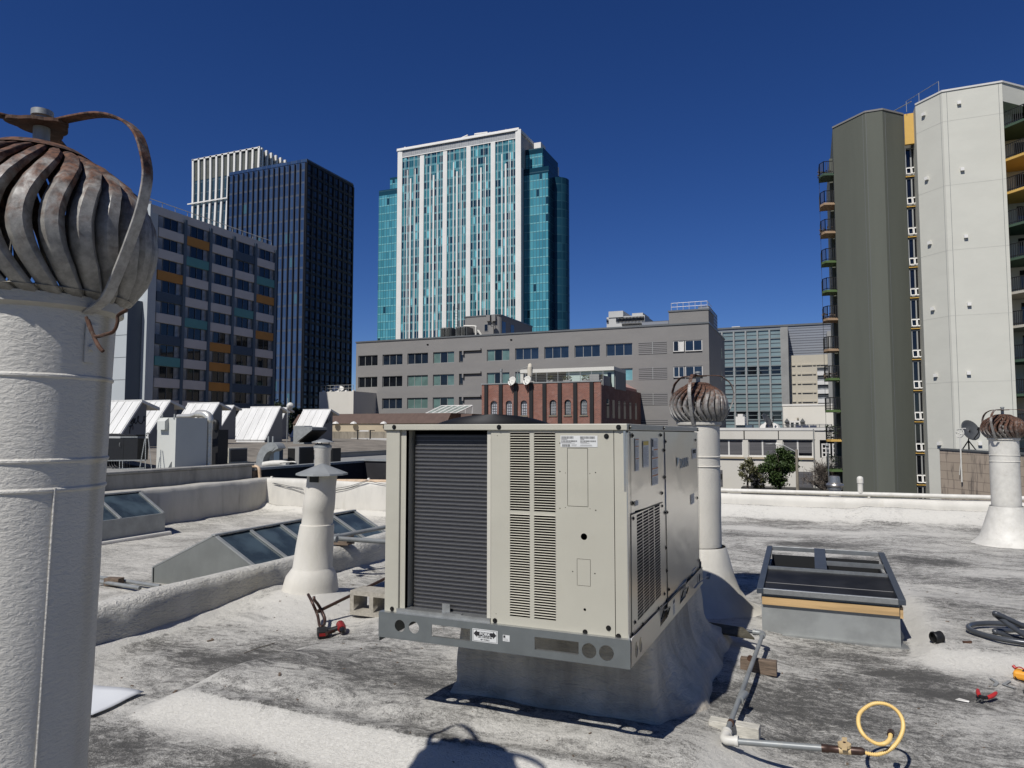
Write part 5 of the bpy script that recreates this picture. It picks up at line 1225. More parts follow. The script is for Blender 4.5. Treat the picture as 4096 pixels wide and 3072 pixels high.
for i,(a,b) in enumerate(wins):
    c=(a+b)/2;r=(b-a)/2;op=[(a,wz0),(b,wz0)]+[(c+r*math.cos(t*math.pi/10),wz1-.38+.38*math.sin(t*math.pi/10)) for t in range(11)]
    f=plate([(c+(x-c)*.97,z) for x,z in op],[[(c+(x-c)*.80,wz0+.08+(z-wz0)*.90) for x,z in op]],.10,((0,YB+.22,0),XA,ZA),'arched_window','black' if i>2 else 'aludark',bk)
    plate([(c+(x-c)*.8,wz0+.08+(z-wz0)*.9) for x,z in op],[],.02,((0,YB+.26,0),XA,ZA),'pane',M['curtain'] if i>2 else paint('bright_blind',(.42,.44,.5),.5,0,.1,2),f)
    m=MB()
    for q in (.36,.66): m.box(a+(b-a)*(q)-.02,a+(b-a)*q+.02,YB+.18,YB+.22,wz0+.08,wz1-.15)
    for q in (.14,.30,.48,.66,.82): m.box(a+.15,b-.15,YB+.185,YB+.215,wz0+(wz1-wz0)*q-(.02 if q!=.48 else .05),wz0+(wz1-wz0)*q+.02)
    m.build('muntins','alu' if i>2 else 'aludark',f)
    wbox('sill','concfence',f,a-.1,b+.1,YB-.1,YB-.001,wz0-.14,wz0)
for xx in (265,425,590,762,908,1077,1248,1430):
    p=pxb(xx,400);m=MB();m.box(p.x-.22,p.x+.22,YB-.18,YB-.001,GROUND,zbk-.0);m.build('pilaster','woodold' if xx>9999 else M['iron'],bk)
for k in range(6):
    q=gx(1850+.3617*(1607+k*62),1430+.3617*580,XB1);wbox('side_window','winblack',bk,XB1-.01,XB1+.02,q.y-.55,q.y+.55,wz0-.3,wz1+.1)
# roof terrace room
def pt(x,y,yy): return gy(1850+.3617*x,1430+.3617*y,yy)
yt=YB+6
a,b=pt(640,135,yt),pt(1668,90,yt);zt2=b.z-.1
tr=thing('terrace_room','low white flat roofed terrace room on top of the brick building','roof room',((a.x+b.x)/2,yt,zbk-.5))
m=MB();m.box(a.x,b.x+.1,yt-.1,yt+6,zt2-.45,zt2);m.build('flat_roof','whitep',tr)
q=pt(1138,200,yt);m=MB();m.box(q.x,b.x,yt+.3,yt+.5,zbk-.5,zt2-.46);m.build('terrace_wall',paint('pale_aqua_wall',(.42,.52,.50),.7,0,.05,.5),tr)
m=MB();m.box(a.x+.5,q.x-.01,yt+2.6,yt+2.7,zbk-.5,zt2-.46);m.build('shaded_room_wall','greywall',tr);wbox('post','whitep',tr,a.x,a.x+.4,yt,yt+.3,zbk-.5,zt2-.46)
m=MB();m.box(b.x-.6,b.x+.1,yt+.51,yt+6,zbk-.5,zt2-.46);m.build('end_wall','greyroof',tr)
a1,b1=pt(1598,165,yt),pt(1640,260,yt);wbox('terrace_door','winblack',tr,a1.x,b1.x,yt+.26,yt+.29,zbk-.5,a1.z)
m=MB();m.box(XB1-1.6,XB1-.45,YB+1,YB+14,zbk-.5,pt(1565,180,YB+1).z);o=m.build('terrace_parapet','greyroof');tag(o,'grey solid parapet at the right end of the brick roof terrace','wall')
# cable railing
rl=thing('terrace_railing','thin cable railing along the edge of the brick roof terrace','railing',((bL+XB1)/2,YB+1,zbk))
m=MB();xa,xb_=pt(580,220,YB+1).x,pt(1555,190,YB+1).x
for i in range(9): x=xa+(xb_-xa)*i/8;m=MB();m.box(x-.03,x+.03,YB+.97,YB+1.03,zbk-.4,zbk+1.35);m.build('post','alu',rl)
m=MB()
for k in range(7): m.box(xa,xb_,YB+.99,YB+1.01,zbk+.1+k*.2,zbk+.115+k*.2)
m.build('cables','alu',rl)
# umbrella, planters, chimney, dishes on the brick roof
p=pt(748,215,YB+2.5);pz=pt(748,65,YB+2.5).z
um=thing('patio_umbrella','closed cream cantilever umbrella on the brick roof terrace','umbrella',(p.x,YB+2.5,zbk-.4))
MB().lathe([(.06,p.z),(.28,p.z+.1),(.33,p.z+1.2),(.30,pz-.8),(.22,pz-.1),(.05,pz)],(p.x,YB+2.5,0),14,jit=.05).build('folded_canopy','canvas',um,smooth=60)
q=pt(605,145,YB+2.5);q2=pt(625,240,YB+2.5);m=MB();m.tube([q2,q,pt(735,98,YB+2.5)],.06,6);m.tube([(q2.x,YB+2.5,zbk-.4),q2],.06,6);m.build('arm','alu',um,smooth=50)
def planter(u0,u1,vt,vb,label,plant=True,seed=0):
    a,b=pt(u0,vt,YB+1.6),pt(u1,vb,YB+1.6);t=thing('planter',label,'planter',((a.x+b.x)/2,YB+1.6,zbk-.4),'planters on the brick roof terrace')
    wbox('planter_box','plantpot',t,a.x,b.x,YB+1.4,YB+1.9,zbk-.4,a.z)
    if plant:
        m=MB();rn=random.Random(seed)
        for k in range(70):
            c=Vector((rn.uniform(a.x,b.x),YB+1.6+rn.uniform(-.3,.3),a.z+rn.uniform(0,.5)));m.obox(c,(.22,.02,.06),rn.uniform(0,3),rn.uniform(0,3))
        m.build('plant','leafo',t)
planter(735,800,262,280,'low pale planter just right of the umbrella, without plants',False)
planter(935,1002,250,275,'planter with sparse bushy twigs, left of the middle of the terrace rail',True,1)
planter(1118,1200,248,270,'wide planter near the middle of the terrace rail beside a dark chair',True,2)
planter(1325,1402,242,262,'planter with a rounded shrub in front of the pale aqua terrace wall',True,3)
planter(1478,1552,240,262,'planter with dry ochre plants at the right end of the terrace rail',True,4)
a,b=pt(428,128,YB+.6),pt(428,290,YB+.6);m=MB();m.tube([(a.x,YB+.6,zbk-.5),(a.x,YB+.6,a.z-.3)],.14,10);m.tube([(a.x,YB+.6,a.z-.28),(a.x,YB+.6,a.z)],.17,10);o=m.build('metal_chimney','galvdull',smooth=50);tag(o,'slim metal chimney pipe at the left end of the brick roof','chimney')
def dish(u,v,yy,r,label,mat,zb,group=None,aim=(-.3,-.9,.35),leg=True):
    c=gy(u,v,yy);t=thing('satellite_dish',label,'satellite dish',(c.x,yy,zb),group)
    ax=Vector(aim).normalized();qt=ax.to_track_quat('Z','Y').to_matrix().to_4x4();mt=Matrix.Translation(c)@qt
    m=MB();m.lathe([(0,-.15*r),(r*.5,-.10*r),(r*.85,.02*r),(r,.10*r)],(0,0,0),26,cap=False);m.v=[tuple(mt@Vector(p)) for p in m.v]
    o=m.build('dish_bowl',mat,t,smooth=60);so_=o.modifiers.new('thickness','SOLIDIFY');so_.thickness=.03*r*2
    m=MB();m.tube([mt@Vector((0,-r*.9,.05*r)),mt@Vector((0,-r*.55,r*.75)),mt@Vector((0,-r*.25,r*.95))],r*.05,6);m.tube([mt@Vector((0,-r*.3,r*.85)),mt@Vector((0,-r*.1,r*1.05))],r*.12,8);m.build('feed_arm','iron',t,smooth=50)
    if leg: m=MB();m.tube([mt@Vector((0,0,-.12*r)),(c.x,yy+.25*r,c.z-.5*r),(c.x,yy+.25*r,zb)],r*.08,8);m.build('mast','iron',t,smooth=50)
    return t,c
dish(1850+.3617*548,1430+.3617*262,YB-.5,.58,'left of two white dishes on the brick parapet','dishwhite',zbk-1.2,'white dishes on the brick parapet')
dish(1850+.3617*715,1430+.3617*255,YB-.5,.58,'right of two white dishes on the brick parapet, nearer the umbrella','dishwhite',zbk-1.2,'white dishes on the brick parapet')
# far-right lean-to seen over the brick wall
a=gx(1850+.3617*1760,1430+.3617*275,XB1-4)
m=MB();m.prism([(XB1-4,92,zbk-.5),(XB1-.6,92,zbk-.5),(XB1-.6,92,zbk+.2),(XB1-4,92,zbk+2.2)],(0,9,0));o=m.build('roof_shed','pink');tag(o,'small pinkish sloping roof shed at the back of the brick building','shed')
# ================================================================ HOTEL BLOCK
XH=-74.5
ht=thing('hotel_block','white and blue slab block with coloured panels and rows of curtained windows','building',(XH,62.75,GROUND))
hy0=gx(625,900,XH).y;hy1=85.0;zH=29.4
pyx=[gx(u,1000,XH).y for u in (612,628)]
bays=[];us=[(631,741),(752,842),(852,939),(948,1027),(1035,1104)]
v0=[]
pitch=2.70
L0=gx(628,1100,XH).y
edge=[L0+(hy1-L0)*i/5 for i in range(6)]
xw=XH-9
wbox('slab_body','light',ht,xw,XH-.35,62.75,hy1,GROUND,zH)
wbox('end_wall','palepier',ht,xw,XH+.02,62.4,62.749,GROUND,zH)
wbox('parapet_band','light',ht,XH-.349,XH+.02,62.75,hy1,zH-1.05,zH)
wbox('corner_pier','palepier',ht,XH-.349,XH+.03,62.75,L0-.1,GROUND,zH-1.051)
for i,e in enumerate(edge[1:]):
    m=MB();m.box(XH-.34,XH+.22,e-.42,e+.0,GROUND,zH-.6);m.build('pier','pier',ht)
sp_=[['l','l','o','d','l','d','t','l','l','l','l','l'],['o','t','l','l','t','l','l','l','l','l','l','l'],['l','l','l','l','l','o','o','o','d','l','l','l'],['d','l','l','t','l','d','l','d','d','l','l','l'],['l','t','o','l','o','l','l','d','d','l','l','l']]
cm={'l':'light','o':'porange','t':'pteal','d':'pblue'}
proto=None
for b_ in range(5):
    ya,yb=edge[b_],edge[b_+1]-.42
    for k in range(12):
        zt_=zH-1.05-k*pitch;zw=zt_-1.55;zs_=zt_-pitch
        if zs_<GROUND: break
        wbox('spandrel_panel',cm[sp_[b_][k]],ht,XH-.33,XH+.12,ya+.02,yb-.01,zs_+.001,zw)
        if proto is None:
            W=yb-ya
            m=MB();X=XH-.12
            m.box(X,X+.05,ya+.03,yb-.03,zw+.02,zw+.08);m.box(X,X+.05,ya+.03,yb-.03,zt_-.06,zt_-.01)
            for q in (0.0,.22,.5,.78): m.box(X,X+.05,ya+.03+(W-.06)*q-.02,ya+.03+(W-.06)*q+.03,zw+.08,zt_-.06)
            f=m.build('window','aludark',ht)
            X-=.05
            wbox('side_pane','curtain',f,X,X+.02,ya+.03,ya+W*.22,zw+.02,zt_-.01);wbox('dark_pane','winblack',f,X,X+.02,ya+W*.225,ya+W*.495,zw+.02,zt_-.01)
            wbox('dark_pane','winblack',f,X,X+.02,ya+W*.505,ya+W*.775,zw+.02,zt_-.01);wbox('side_pane','curtain',f,X,X+.02,ya+W*.78,yb-.03,zw+.02,zt_-.01)
            proto=(f,ya,zt_)
        else: inst(proto[0],ht,(0,ya-proto[1],zt_-proto[2]))
m=MB();m.tube([(XH-1,62.9,zH+1),(XH-1,hy1,zH+1)],.05,5)
for i in range(12): y=63+i*2;m.tube([(XH-1,y,zH),(XH-1,y,zH+1)],.04,5)
m.build('roof_railing','alu',ht)
xrt=gy(608,760,70).x;wbox('rear_tower','whitep',ht,xrt-7,xrt,63.5,70,zH,gy(600,752,66).z)
# front wing
wf=gx(505,1400,XH+.0)
xwg=-75.25;ywg=gx(505,1400,xwg).y
wbox('wing_body','palepier',ht,xwg-9,xwg-.01,ywg,62.35,GROUND,gy(505,1195,ywg).z)
wbox('wing_side',paint('shaded_pale_side',(.10,.125,.16),.8,0,.05,.3),ht,xwg-.009,xwg+.0,ywg+.05,62.35,GROUND,gy(505,1195,ywg).z)  # dark skin over the pale wing: shade of its unlit side as colour
m=MB()
for k in range(8): z=gy(505,1195,ywg).z-2.7*(k+1)+1;m.box(xwg-9,xwg+.015,ywg-.02,ywg+.0,z,z+.05)
m.build('wing_joints','aludark',ht)
# ================================================================ GLASS TOWERS
ZG=70.7;gt=gz(1227,647,ZG);gx1,gy0=gt.x,gt.y
gg=thing('navy_glass_tower','dark navy glass office tower with a gridded black right side','skyscraper',(gx1,gy0,GROUND))
xl=gy(919,695,gy0).x;yf=gx(1412,757,gx1).y
wbox('front_curtain_wall','blueglass',gg,xl,gx1-.3,gy0,gy0+.3,GROUND,ZG)
wbox('side_curtain_wall','blueside',gg,gx1-.3,gx1,gy0+.3,yf,GROUND,ZG)
wbox('tower_core','pblue',gg,xl,gx1-.31,gy0+.31,yf,GROUND,ZG-.4)
m=MB();n=15
for i in range(n+1):
    x=xl+(gx1-xl)*i/n;m.box(x-.26,x+.0,gy0-.45,gy0-.001,GROUND,ZG-.3)
m.build('vertical_fins',paint('navy_fin',(.02,.022,.035),.5,.2,.1,1),gg)
m=MB();m.box(xl,gx1+.1,gy0-.1,gy0+.0,ZG,ZG+.8);m.box(gx1,gx1+.1,gy0,yf,ZG,ZG+.8);m.build('glass_balustrade','blueglass',gg)
m=MB();n=9
for i in range(n+1):
    y=gy0+(yf-gy0)*i/n;m.box(gx1+.001,gx1+.3,y-.26,y+.26,GROUND,ZG-.3)
for k in range(24): z=ZG-3.2*k;m.box(gx1+.001,gx1+.25,gy0,yf,z-.34,z+.34)
m.build('side_grid',paint('black_grid',(.006,.007,.010),.5,.2,.1,1),gg)
ft=gz(1036,595,100.)
fg=thing('white_fin_tower','glass tower with curving white vertical fins behind the navy glass tower','skyscraper',(ft.x,ft.y,GROUND))
xl2=gy(776,647,ft.y).x;yf2=gx(1148,653,ft.x).y
wbox('front_curtain_wall','finglass',fg,xl2,ft.x-.3,ft.y,ft.y+.3,GROUND,100)
wbox('side_curtain_wall','finside',fg,ft.x-.3,ft.x,ft.y+.3,yf2,GROUND,100);wbox('tower_core','pblue',fg,xl2,ft.x-.31,ft.y+.31,yf2,GROUND,99)
m=MB();nf=12
FV=[]
for i in range(nf):
    x=xl2+(ft.x-xl2)*i/(nf-1);k=24
    for j in range(k):
        za,zb_=100.6-j*4.4,100.6-(j+1)*4.4
        def off(z): return .45*math.sin((100-z)*.085+i*.15)
        xa,xb_=x+off(za),x+off(zb_)
        m.add([(xb_-.42,ft.y-.6,zb_),(xb_+.42,ft.y-.6,zb_),(xb_+.42,ft.y-.01,zb_),(xb_-.42,ft.y-.01,zb_),(xa-.42,ft.y-.6,za),(xa+.42,ft.y-.6,za),(xa+.42,ft.y-.01,za),(xa-.42,ft.y-.01,za)],[(0,1,5,4),(1,2,6,5),(3,0,4,7),(4,5,6,7)])
m.build('white_fins','whitecl',fg)
m=MB()
for i in range(6):
    y=ft.y+(yf2-ft.y)*(i+.35)/6;m.box(ft.x+.001,ft.x+.9,y-.3,y+.5,GROUND,100.5)
m.build('white_fins','whitecl',fg)
m=MB();m.box(xl2-.3,ft.x+.4,ft.y-.6,ft.y-.0,100.0,100.5);m.build('white_trim','whitecl',fg);m=MB();zb_=gy(700,830,ft.y).z;m.box(xl2-1.5,gy(925,795,ft.y).x,ft.y-1.1,ft.y-.91,zb_-.2,zb_+.25);m.build('white_trim','whitecl',fg)
wbox('crown_louvres',paint('crown_louvre',(.10,.11,.10),.6,.2,.2,.4),fg,xl2+.1,ft.x-.1,ft.y-.06,ft.y-.001,gy(776,725,ft.y).z,99.9)
# ================================================================ TEAL RESIDENTIAL TOWER
YT=221.5;XT0,XT1=-138.4,-90.15
tt=thing('teal_glass_tower','tall teal glass and white tower with a curved white roof, in the centre','skyscraper',(XT0,YT,GROUND))
def pz4(x,y,yy=YT): return gy(1400+.6028*x,450+.6028*y,yy)
zgl=pz4(1100,175).z;ztp=pz4(1115,113).z
wbox('glazed_front','tealglass',tt,XT0+.5,XT1-.5,YT,YT+.4,GROUND,zgl)
wbox('tower_core','whitecl',tt,XT0+.3,XT1-.01,YT+.41,YT+26,GROUND,zgl-6)
# barrel roof, thick slab following the end wall outline
prof=[gx(1950+.3738*a,480+.3738*b,XT1) for a,b in ((360,93),(395,96),(430,109),(470,138),(500,175),(530,230))]
prof=[Vector((XT1,YT-.3,ztp))]+[Vector((XT1,p.y,min(p.z,ztp+.3))) for p in prof[1:]]
yb0=prof[-1].y;zb0=prof[-1].z
m=MB();pl=[(XT1,p.y,p.z) for p in prof]+[(XT1,yb0,zgl-9),(XT1,YT-.3+.8,zgl-9)];
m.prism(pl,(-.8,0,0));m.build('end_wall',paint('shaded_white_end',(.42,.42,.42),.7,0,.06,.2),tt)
m=MB();pl=[(XT1+.4,p.y,p.z+.6) for p in prof];n=len(pl)
m.add([q for q in pl]+[(XT0-.2,q[1],q[2]) for q in pl]+[(q[0],q[1],q[2]-1.1) for q in pl]+[(XT0-.2,q[1],q[2]-1.1) for q in pl],
 [(i,i+1,n+i+1,n+i) for i in range(n-1)]+[(2*n+i,3*n+i,3*n+i+1,2*n+i+1) for i in range(n-1)]+[(i,2*n+i,2*n+i+1,i+1) for i in range(n-1)]+[(0,n,3*n,2*n)])
m.build('barrel_roof','whitecl',tt,smooth=30)
wbox('mesh_screen','screen',tt,XT0+.6,XT1-.6,YT-.1,YT-.0,zgl+.05,ztp-.6)
m=MB();m.box(XT0,XT1,YT-.7,YT-.101,ztp-.5,ztp-.05);m.box(XT0+.6,XT1-.6,YT-.25,YT-.11,zgl+.02,zgl+.3);m.build('cornice','whitecl',tt)
def pier(xa,xb,zt_,nm='pier',dp=.5):
    m=MB();m.prism([(xa,YT-.02,GROUND),(xa,YT-dp*.8,GROUND),(xa+(xb-xa)*.38,YT-dp,GROUND),(xb,YT-.3,GROUND),(xb,YT-.02,GROUND)],(0,0,zt_-GROUND))
    return m.build(nm,'whitecl',tt)
for xa,xb,top in ((320,350,252),(467,494,290),(620,647,262),(775,803,232),(937,965,203),(1100,1136,118)):
    a,b=pz4(xa,300).x,pz4(xb,300).x;pier(a,b,pz4(xa,top).z if 350<xa<1000 else ztp-.1)
for xa,xb,top in ((398,413,440),(550,566,418),(705,721,394),(864,880,368),(1028,1045,342)):
    pier(pz4(xa+1,600).x,pz4(xb-5,600).x,pz4(xa,top).z,'slim_pier',.35)
for xx,top in ((380,382),(432,374),(531,356),(583,346),(686,332),(739,322),(845,304),(899,296),(1008,276),(1064,266)):
    x=pz4(xx,600).x;m=MB();m.box(x-.15,x+.15,YT-.15,YT-.01,GROUND,pz4(xx,top).z);m.build('fin','whitecl',tt)
m=MB()
for a,b in ((350,467),(494,620),(647,775),(803,937),(965,1103)):
    x0,x1=pz4(a,600).x,pz4(b,600).x
    for q in (.12,.34,.64,.86): x=x0+(x1-x0)*q;m.box(x-.05,x+.05,YT-.14,YT-.01,GROUND,zgl)
m.build('fine_mullions','whitecl',tt)
# right wing
yW=gx(2094,800,XT1).y;yU=gx(2101,640,XT1).y
xr=gy(2195,800,yW).x;xu=gy(2172,620,yU).x
zW=gy(2195,690,yW).z;zU=gy(2172,611,yU).z
ye=gx(2239,900,xr).y
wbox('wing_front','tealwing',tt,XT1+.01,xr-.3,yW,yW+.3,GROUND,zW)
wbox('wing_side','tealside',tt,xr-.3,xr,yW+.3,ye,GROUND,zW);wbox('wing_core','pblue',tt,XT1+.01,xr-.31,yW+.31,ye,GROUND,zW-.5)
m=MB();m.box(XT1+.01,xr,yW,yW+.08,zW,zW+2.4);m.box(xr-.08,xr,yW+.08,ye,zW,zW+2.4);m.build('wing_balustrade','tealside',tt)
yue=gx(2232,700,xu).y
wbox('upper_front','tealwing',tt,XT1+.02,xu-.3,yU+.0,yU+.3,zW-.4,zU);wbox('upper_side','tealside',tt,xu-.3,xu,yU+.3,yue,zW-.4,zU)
wbox('upper_core','pblue',tt,XT1+.02,xu-.31,yU+.31,yue,zW-.4,zU-.4)
m=MB();m.box(XT1+.02,xu,yU,yU+.08,zU,zU+2.);m.box(xu-.08,xu,yU+.08,yue,zU,zU+2.);m.build('upper_balustrade','tealside',tt)
pa=gy(1950+.3738*497,480+.3738*247,yU+4);pb=gy(1950+.3738*570,480+.3738*247,yU+4)
wbox('roof_block','whitecl',tt,pa.x,pb.x,yU+4,yU+9,zU,pa.z);wbox('rear_roof','whitecl',tt,pa.x,pb.x,yU+9.01,yue+8,zU-1,pa.z-2.5)
cx_,cy_=gy(2240,900,ye-2).x-1.0,ye-2.0
rr_=gy(2275,900,cy_).x-cx_
MB().lathe([(rr_,GROUND),(rr_,gy(2260,720,cy_).z)],(cx_,cy_,0),32).build('round_corner','tealside',tt,smooth=40)
# left wing
yL=YT+9
a=gy(1516,763,yL);b=gy(1549,705,yL)
wbox('left_wing_front','tealwing',tt,a.x,XT0+3,yL,yL+.3,GROUND,gy(1516,785,yL).z);wbox('left_wing_core','pblue',tt,a.x,XT0+3,yL+.31,yL+14,GROUND,gy(1516,785,yL).z-.5)
m=MB();m.box(a.x,XT0+3,yL,yL+.08,gy(1516,785,yL).z,a.z);m.build('left_balustrade','tealside',tt)
wbox('left_upper_front','tealwing',tt,b.x,XT0+3,yL+2,yL+14,gy(1516,785,yL).z-.49,gy(1549,722,yL+2).z);m=MB();m.box(b.x,XT0+3,yL+2,yL+2.08,gy(1549,722,yL+2).z,b.z);m.build('left_balustrade','tealside',tt)
m=MB()
q=lambda x,y:gy(1400+.6028*x,450+.6028*y,YT+5)
m.tube([q(828,158),q(828,143),q(912,132),q(912,148)],.3,5);m.tube([q(705,188),q(782,152)],.35,5);m.tube([q(740,182),q(778,176)],.4,5);m.tube([q(366,246),q(366,230)],.4,6);m.tube([q(395,243),q(395,234)],.3,6);m.tube([q(934,146),q(934,136)],.9,6)
m.tube([gy(1950+.3738*197,480+.3738*120,YT+2),gy(1950+.3738*197,480+.3738*98,YT+2)],.12,5)
m.build('roof_rigging','whitecl',tt)
# ================================================================ FAR WHITE TOWER
p=gy(2427,1245,420);q=gy(2576,1250,420);k=lambda u,v:gy(u,v,420)
fw=thing('distant_white_tower','small distant white concrete tower with dark window bands above the grey roof','skyscraper',((p.x+q.x)/2,420,GROUND))
def zz6(x,y): return gy(2300+.5123*x,1150+.5123*y,420)
wbox('tower_shaft','towerwhite',fw,zz6(245,0).x,zz6(541,0).x,420,450,GROUND,zz6(375,225).z)
wbox('left_block','towerwhite',fw,zz6(262,0).x,zz6(375,0).x,419.5,440,zz6(262,225).z-1,zz6(330,185).z);wbox('right_block','towerwhite',fw,zz6(440,0).x,zz6(525,0).x,421,440,zz6(440,215).z-1,zz6(440,200).z)
for (a,b,c,d) in ((320,540,238,270),(246,262,250,275),(365,520,282,300)):
    n=20 if b-a>50 else 2
    m=MB()
    for i in range(n):
        x0=zz6(a+(b-a)*i/n,0).x;x1=zz6(a+(b-a)*(i+.7)/n,0).x;m.box(x0,x1,419.2,419.49,zz6(a,d).z,zz6(a,c).z)
    m.build('window_band','winblack',fw)
# ================================================================ CURTAIN WALL BUILDING
YC=159.5
def pc(x,y,yy=YC): return gy(2820+.32556*x,1180+.32556*y,yy)
cw=thing('curtain_wall_building','modern block with grey green glazing, corrugated metal upper wall and cream precast panels','building',(pc(560,0).x,YC,GROUND))
x0,x1=pc(120,800).x,pc(940,800).x;zt_=pc(560,440).z
wbox('glass_backing',glass('grey_green_glass',(.17,.225,.225),.2,.5,.12,.1),cw,x0,x1,YC,YC+.3,GROUND,zt_)
bx=[pc(a,700).x for a in (213,357,503,648,796,940)]
bz=[pc(560,b).z for b in (440,545,655,765,875,984,1095,1207,1318,1425,1533,1640)]
m=MB()
for i,z in enumerate(bz):
    m.box(x0,x1,YC-.22,YC-.01,z-.13,z+.13)
    if i<len(bz)-1: zz_=(z+bz[i+1])/2;m.box(x0,x1,YC-.1,YC-.01,zz_-.06,zz_+.05)
m.build('horizontal_fins',paint('grey_fin',(.20,.235,.25),.5,.2,.1,.3),cw)
for x in bx+[bx[0]*2-bx[1]]:
    m=MB();m.box(x-.16,x+.16,YC-.34,YC-.22,GROUND,zt_);m.box(x-.08,x+.08,YC-.22,YC-.01,GROUND,zt_);m.build('mullion','alu',cw)
for (i0,i1) in ((4,5),(9,10)):
    for a,b in zip(bx[:-1],bx[1:]): wbox('window','winblack',cw,a+.3,b-.3,YC-.06,YC-.02,bz[i1]+.18,bz[i0]-.18)
    wbox('window','winblack',cw,x0,bx[0]-.3,YC-.06,YC-.02,bz[i1]+.18,bz[i0]-.18)
wbox('corner_fin','greyroof',cw,x1,x1+1.4,YC-1.2,YC+6,GROUND,zt_+.3)
yR=YC+6
r0,r1=pc(80,430,yR),pc(1530,355,yR)
wbox('corrugated_wall','corr',cw,r0.x,r1.x+8,yR,yR+.4,GROUND,pc(1000,385,yR).z)
wbox('wall_cap','aludark',cw,r0.x,r1.x+8,yR-.2,yR+.5,pc(1000,385,yR).z,pc(1000,385,yR).z+.4)
wbox('grey_edge','greyroof',cw,pc(1510,900,YC+.5).x,pc(1600,900,YC+.5).x,YC+.5,yR-.01,GROUND,pc(1510,445,YC+.5).z)
yP=YC+1.4
p0,p1=pc(975,765,yP),pc(1527,745,yP)
wbox('precast_wall','precast',cw,p0.x,p1.x,yP,yP+2,GROUND,(p0.z+p1.z)/2+.3)
for i,yy in enumerate((858,968,1082,1194,1306)):
    z=pc(1200,yy,yP).z;m=MB()
    for a,b in ((985,1030),(1045,1085),(1110,1150),(1165,1290),(1302,1335),(1345,1385),(1390,1480),(1490,1520)):
        if i>0 and a>1336: continue
        m=MB();m.box(pc(a,0,yP).x,pc(b,0,yP).x,yP-.25,yP-.01,z-.15,z+.15);m.build('panel_ledge','precast',cw)
for yy in (948,1062,1172,1285):
    z=pc(1435,yy,yP).z;a,b=pc(1352,0,yP).x,pc(1524,0,yP).x
    f=wbox('window','curtain',cw,a,b,yP-.1,yP-.01,z+.15,z+.75);wbox('sill','whitef',f,a,b,yP-.6,yP-.11,z-.7,z+.14);wbox('window_head','aludark',f,a,b,yP-.3,yP-.01,z+.76,z+1.0)
m=MB();p=pc(374,395,yR);m.box(p.x-.9,p.x+.9,yR+1,yR+2,zt_,p.z+.3);m.build('roof_vent','whitef',cw)
# ================================================================ WHITE BUILDINGS ACROSS THE STREET
YM=120
def pm(x,y,yy=YM): return gy(2820+.32556*x,1180+.32556*y,yy)
wm=thing('white_rooftop_storey','plain white upper storey with a double door opening on a railed terrace','building',(pm(1260,1500).x,YM,GROUND))
a,b=pm(957,1352),pm(1572,1340)
wbox('wall','whitewall',wm,a.x,b.x,YM,YM+14,GROUND,a.z+.05)
wbox('coping','whitef',wm,a.x-.1,b.x+.1,YM-.1,YM-.002,a.z-.15,a.z+.12)
wbox('lower_side_wall','whitewall',wm,b.x+.001,b.x+5.5,YM+2,YM+12,GROUND,pm(1600,1430).z)
d0,d1=pm(1030,1545),pm(1178,1660)
f=window_front(wm,d0.x,d1.x,YM-.12,d1.z-1,d0.z,2,'winblack','whitef',.28,name='double_door')
for xx in (1008,1199):
    p=pm(xx,1560);m=MB();m.lathe([(0,-.6),(.4,.0),(0,.6)],(p.x,YM-.35,p.z),4,cap=False);m.build('wall_lantern','aludark',wm)
wbox('door_light','concfence',wm,pm(1090,0).x,pm(1112,0).x,YM-.3,YM-.01,pm(0,1532).z,pm(0,1516).z)
YW=92.
def pw(x,y,yy=YW): return gy(2850+.2713*x,1650+.2712*y,yy)
wl=thing('white_low_building','low white building with three wide louvred windows across the street','building',(pw(900,0).x,YW,GROUND))
xa,xb_=pw(-120,0).x,pw(2150,0).x;ztw=pw(900,240).z
zt1,zb1=pw(700,400).z,pw(700,655).z
ws=[(pw(a,500).x,pw(b,500).x) for a,b in ((-80-380,-80-0),(35,447),(525,950),(1035,1480))][1:]
mw=(pw(1583,500).x,pw(1900,500).x)
ops=ws+[mw]
lw=[(pw(-60,950).x,pw(150,950).x),(pw(560,950).x,pw(760,950).x),(pw(1255,950).x,pw(1485,950).x)]
m=MB();cuts=[xa]+[v for o in ops for v in o]+[xb_]
for i in range(0,len(cuts),2): m.box(cuts[i],cuts[i+1],YW,YW+.5,zb1,zt1)
m.box(xa,xb_,YW,YW+.5,zt1,ztw);m.box(xa,xb_,YW,YW+.5,GROUND,zb1);m.box(xa,xb_,YW+.51,YW+26,ztw-.7,ztw-.5);m.box(xa,xa+.4,YW+.5,YW+26,GROUND,ztw-.71)
m.build('wall','whitewall',wl)
wbox('coping','whitef',wl,xa-.1,xb_,YW-.15,YW-.002,ztw-.2,ztw+.12)
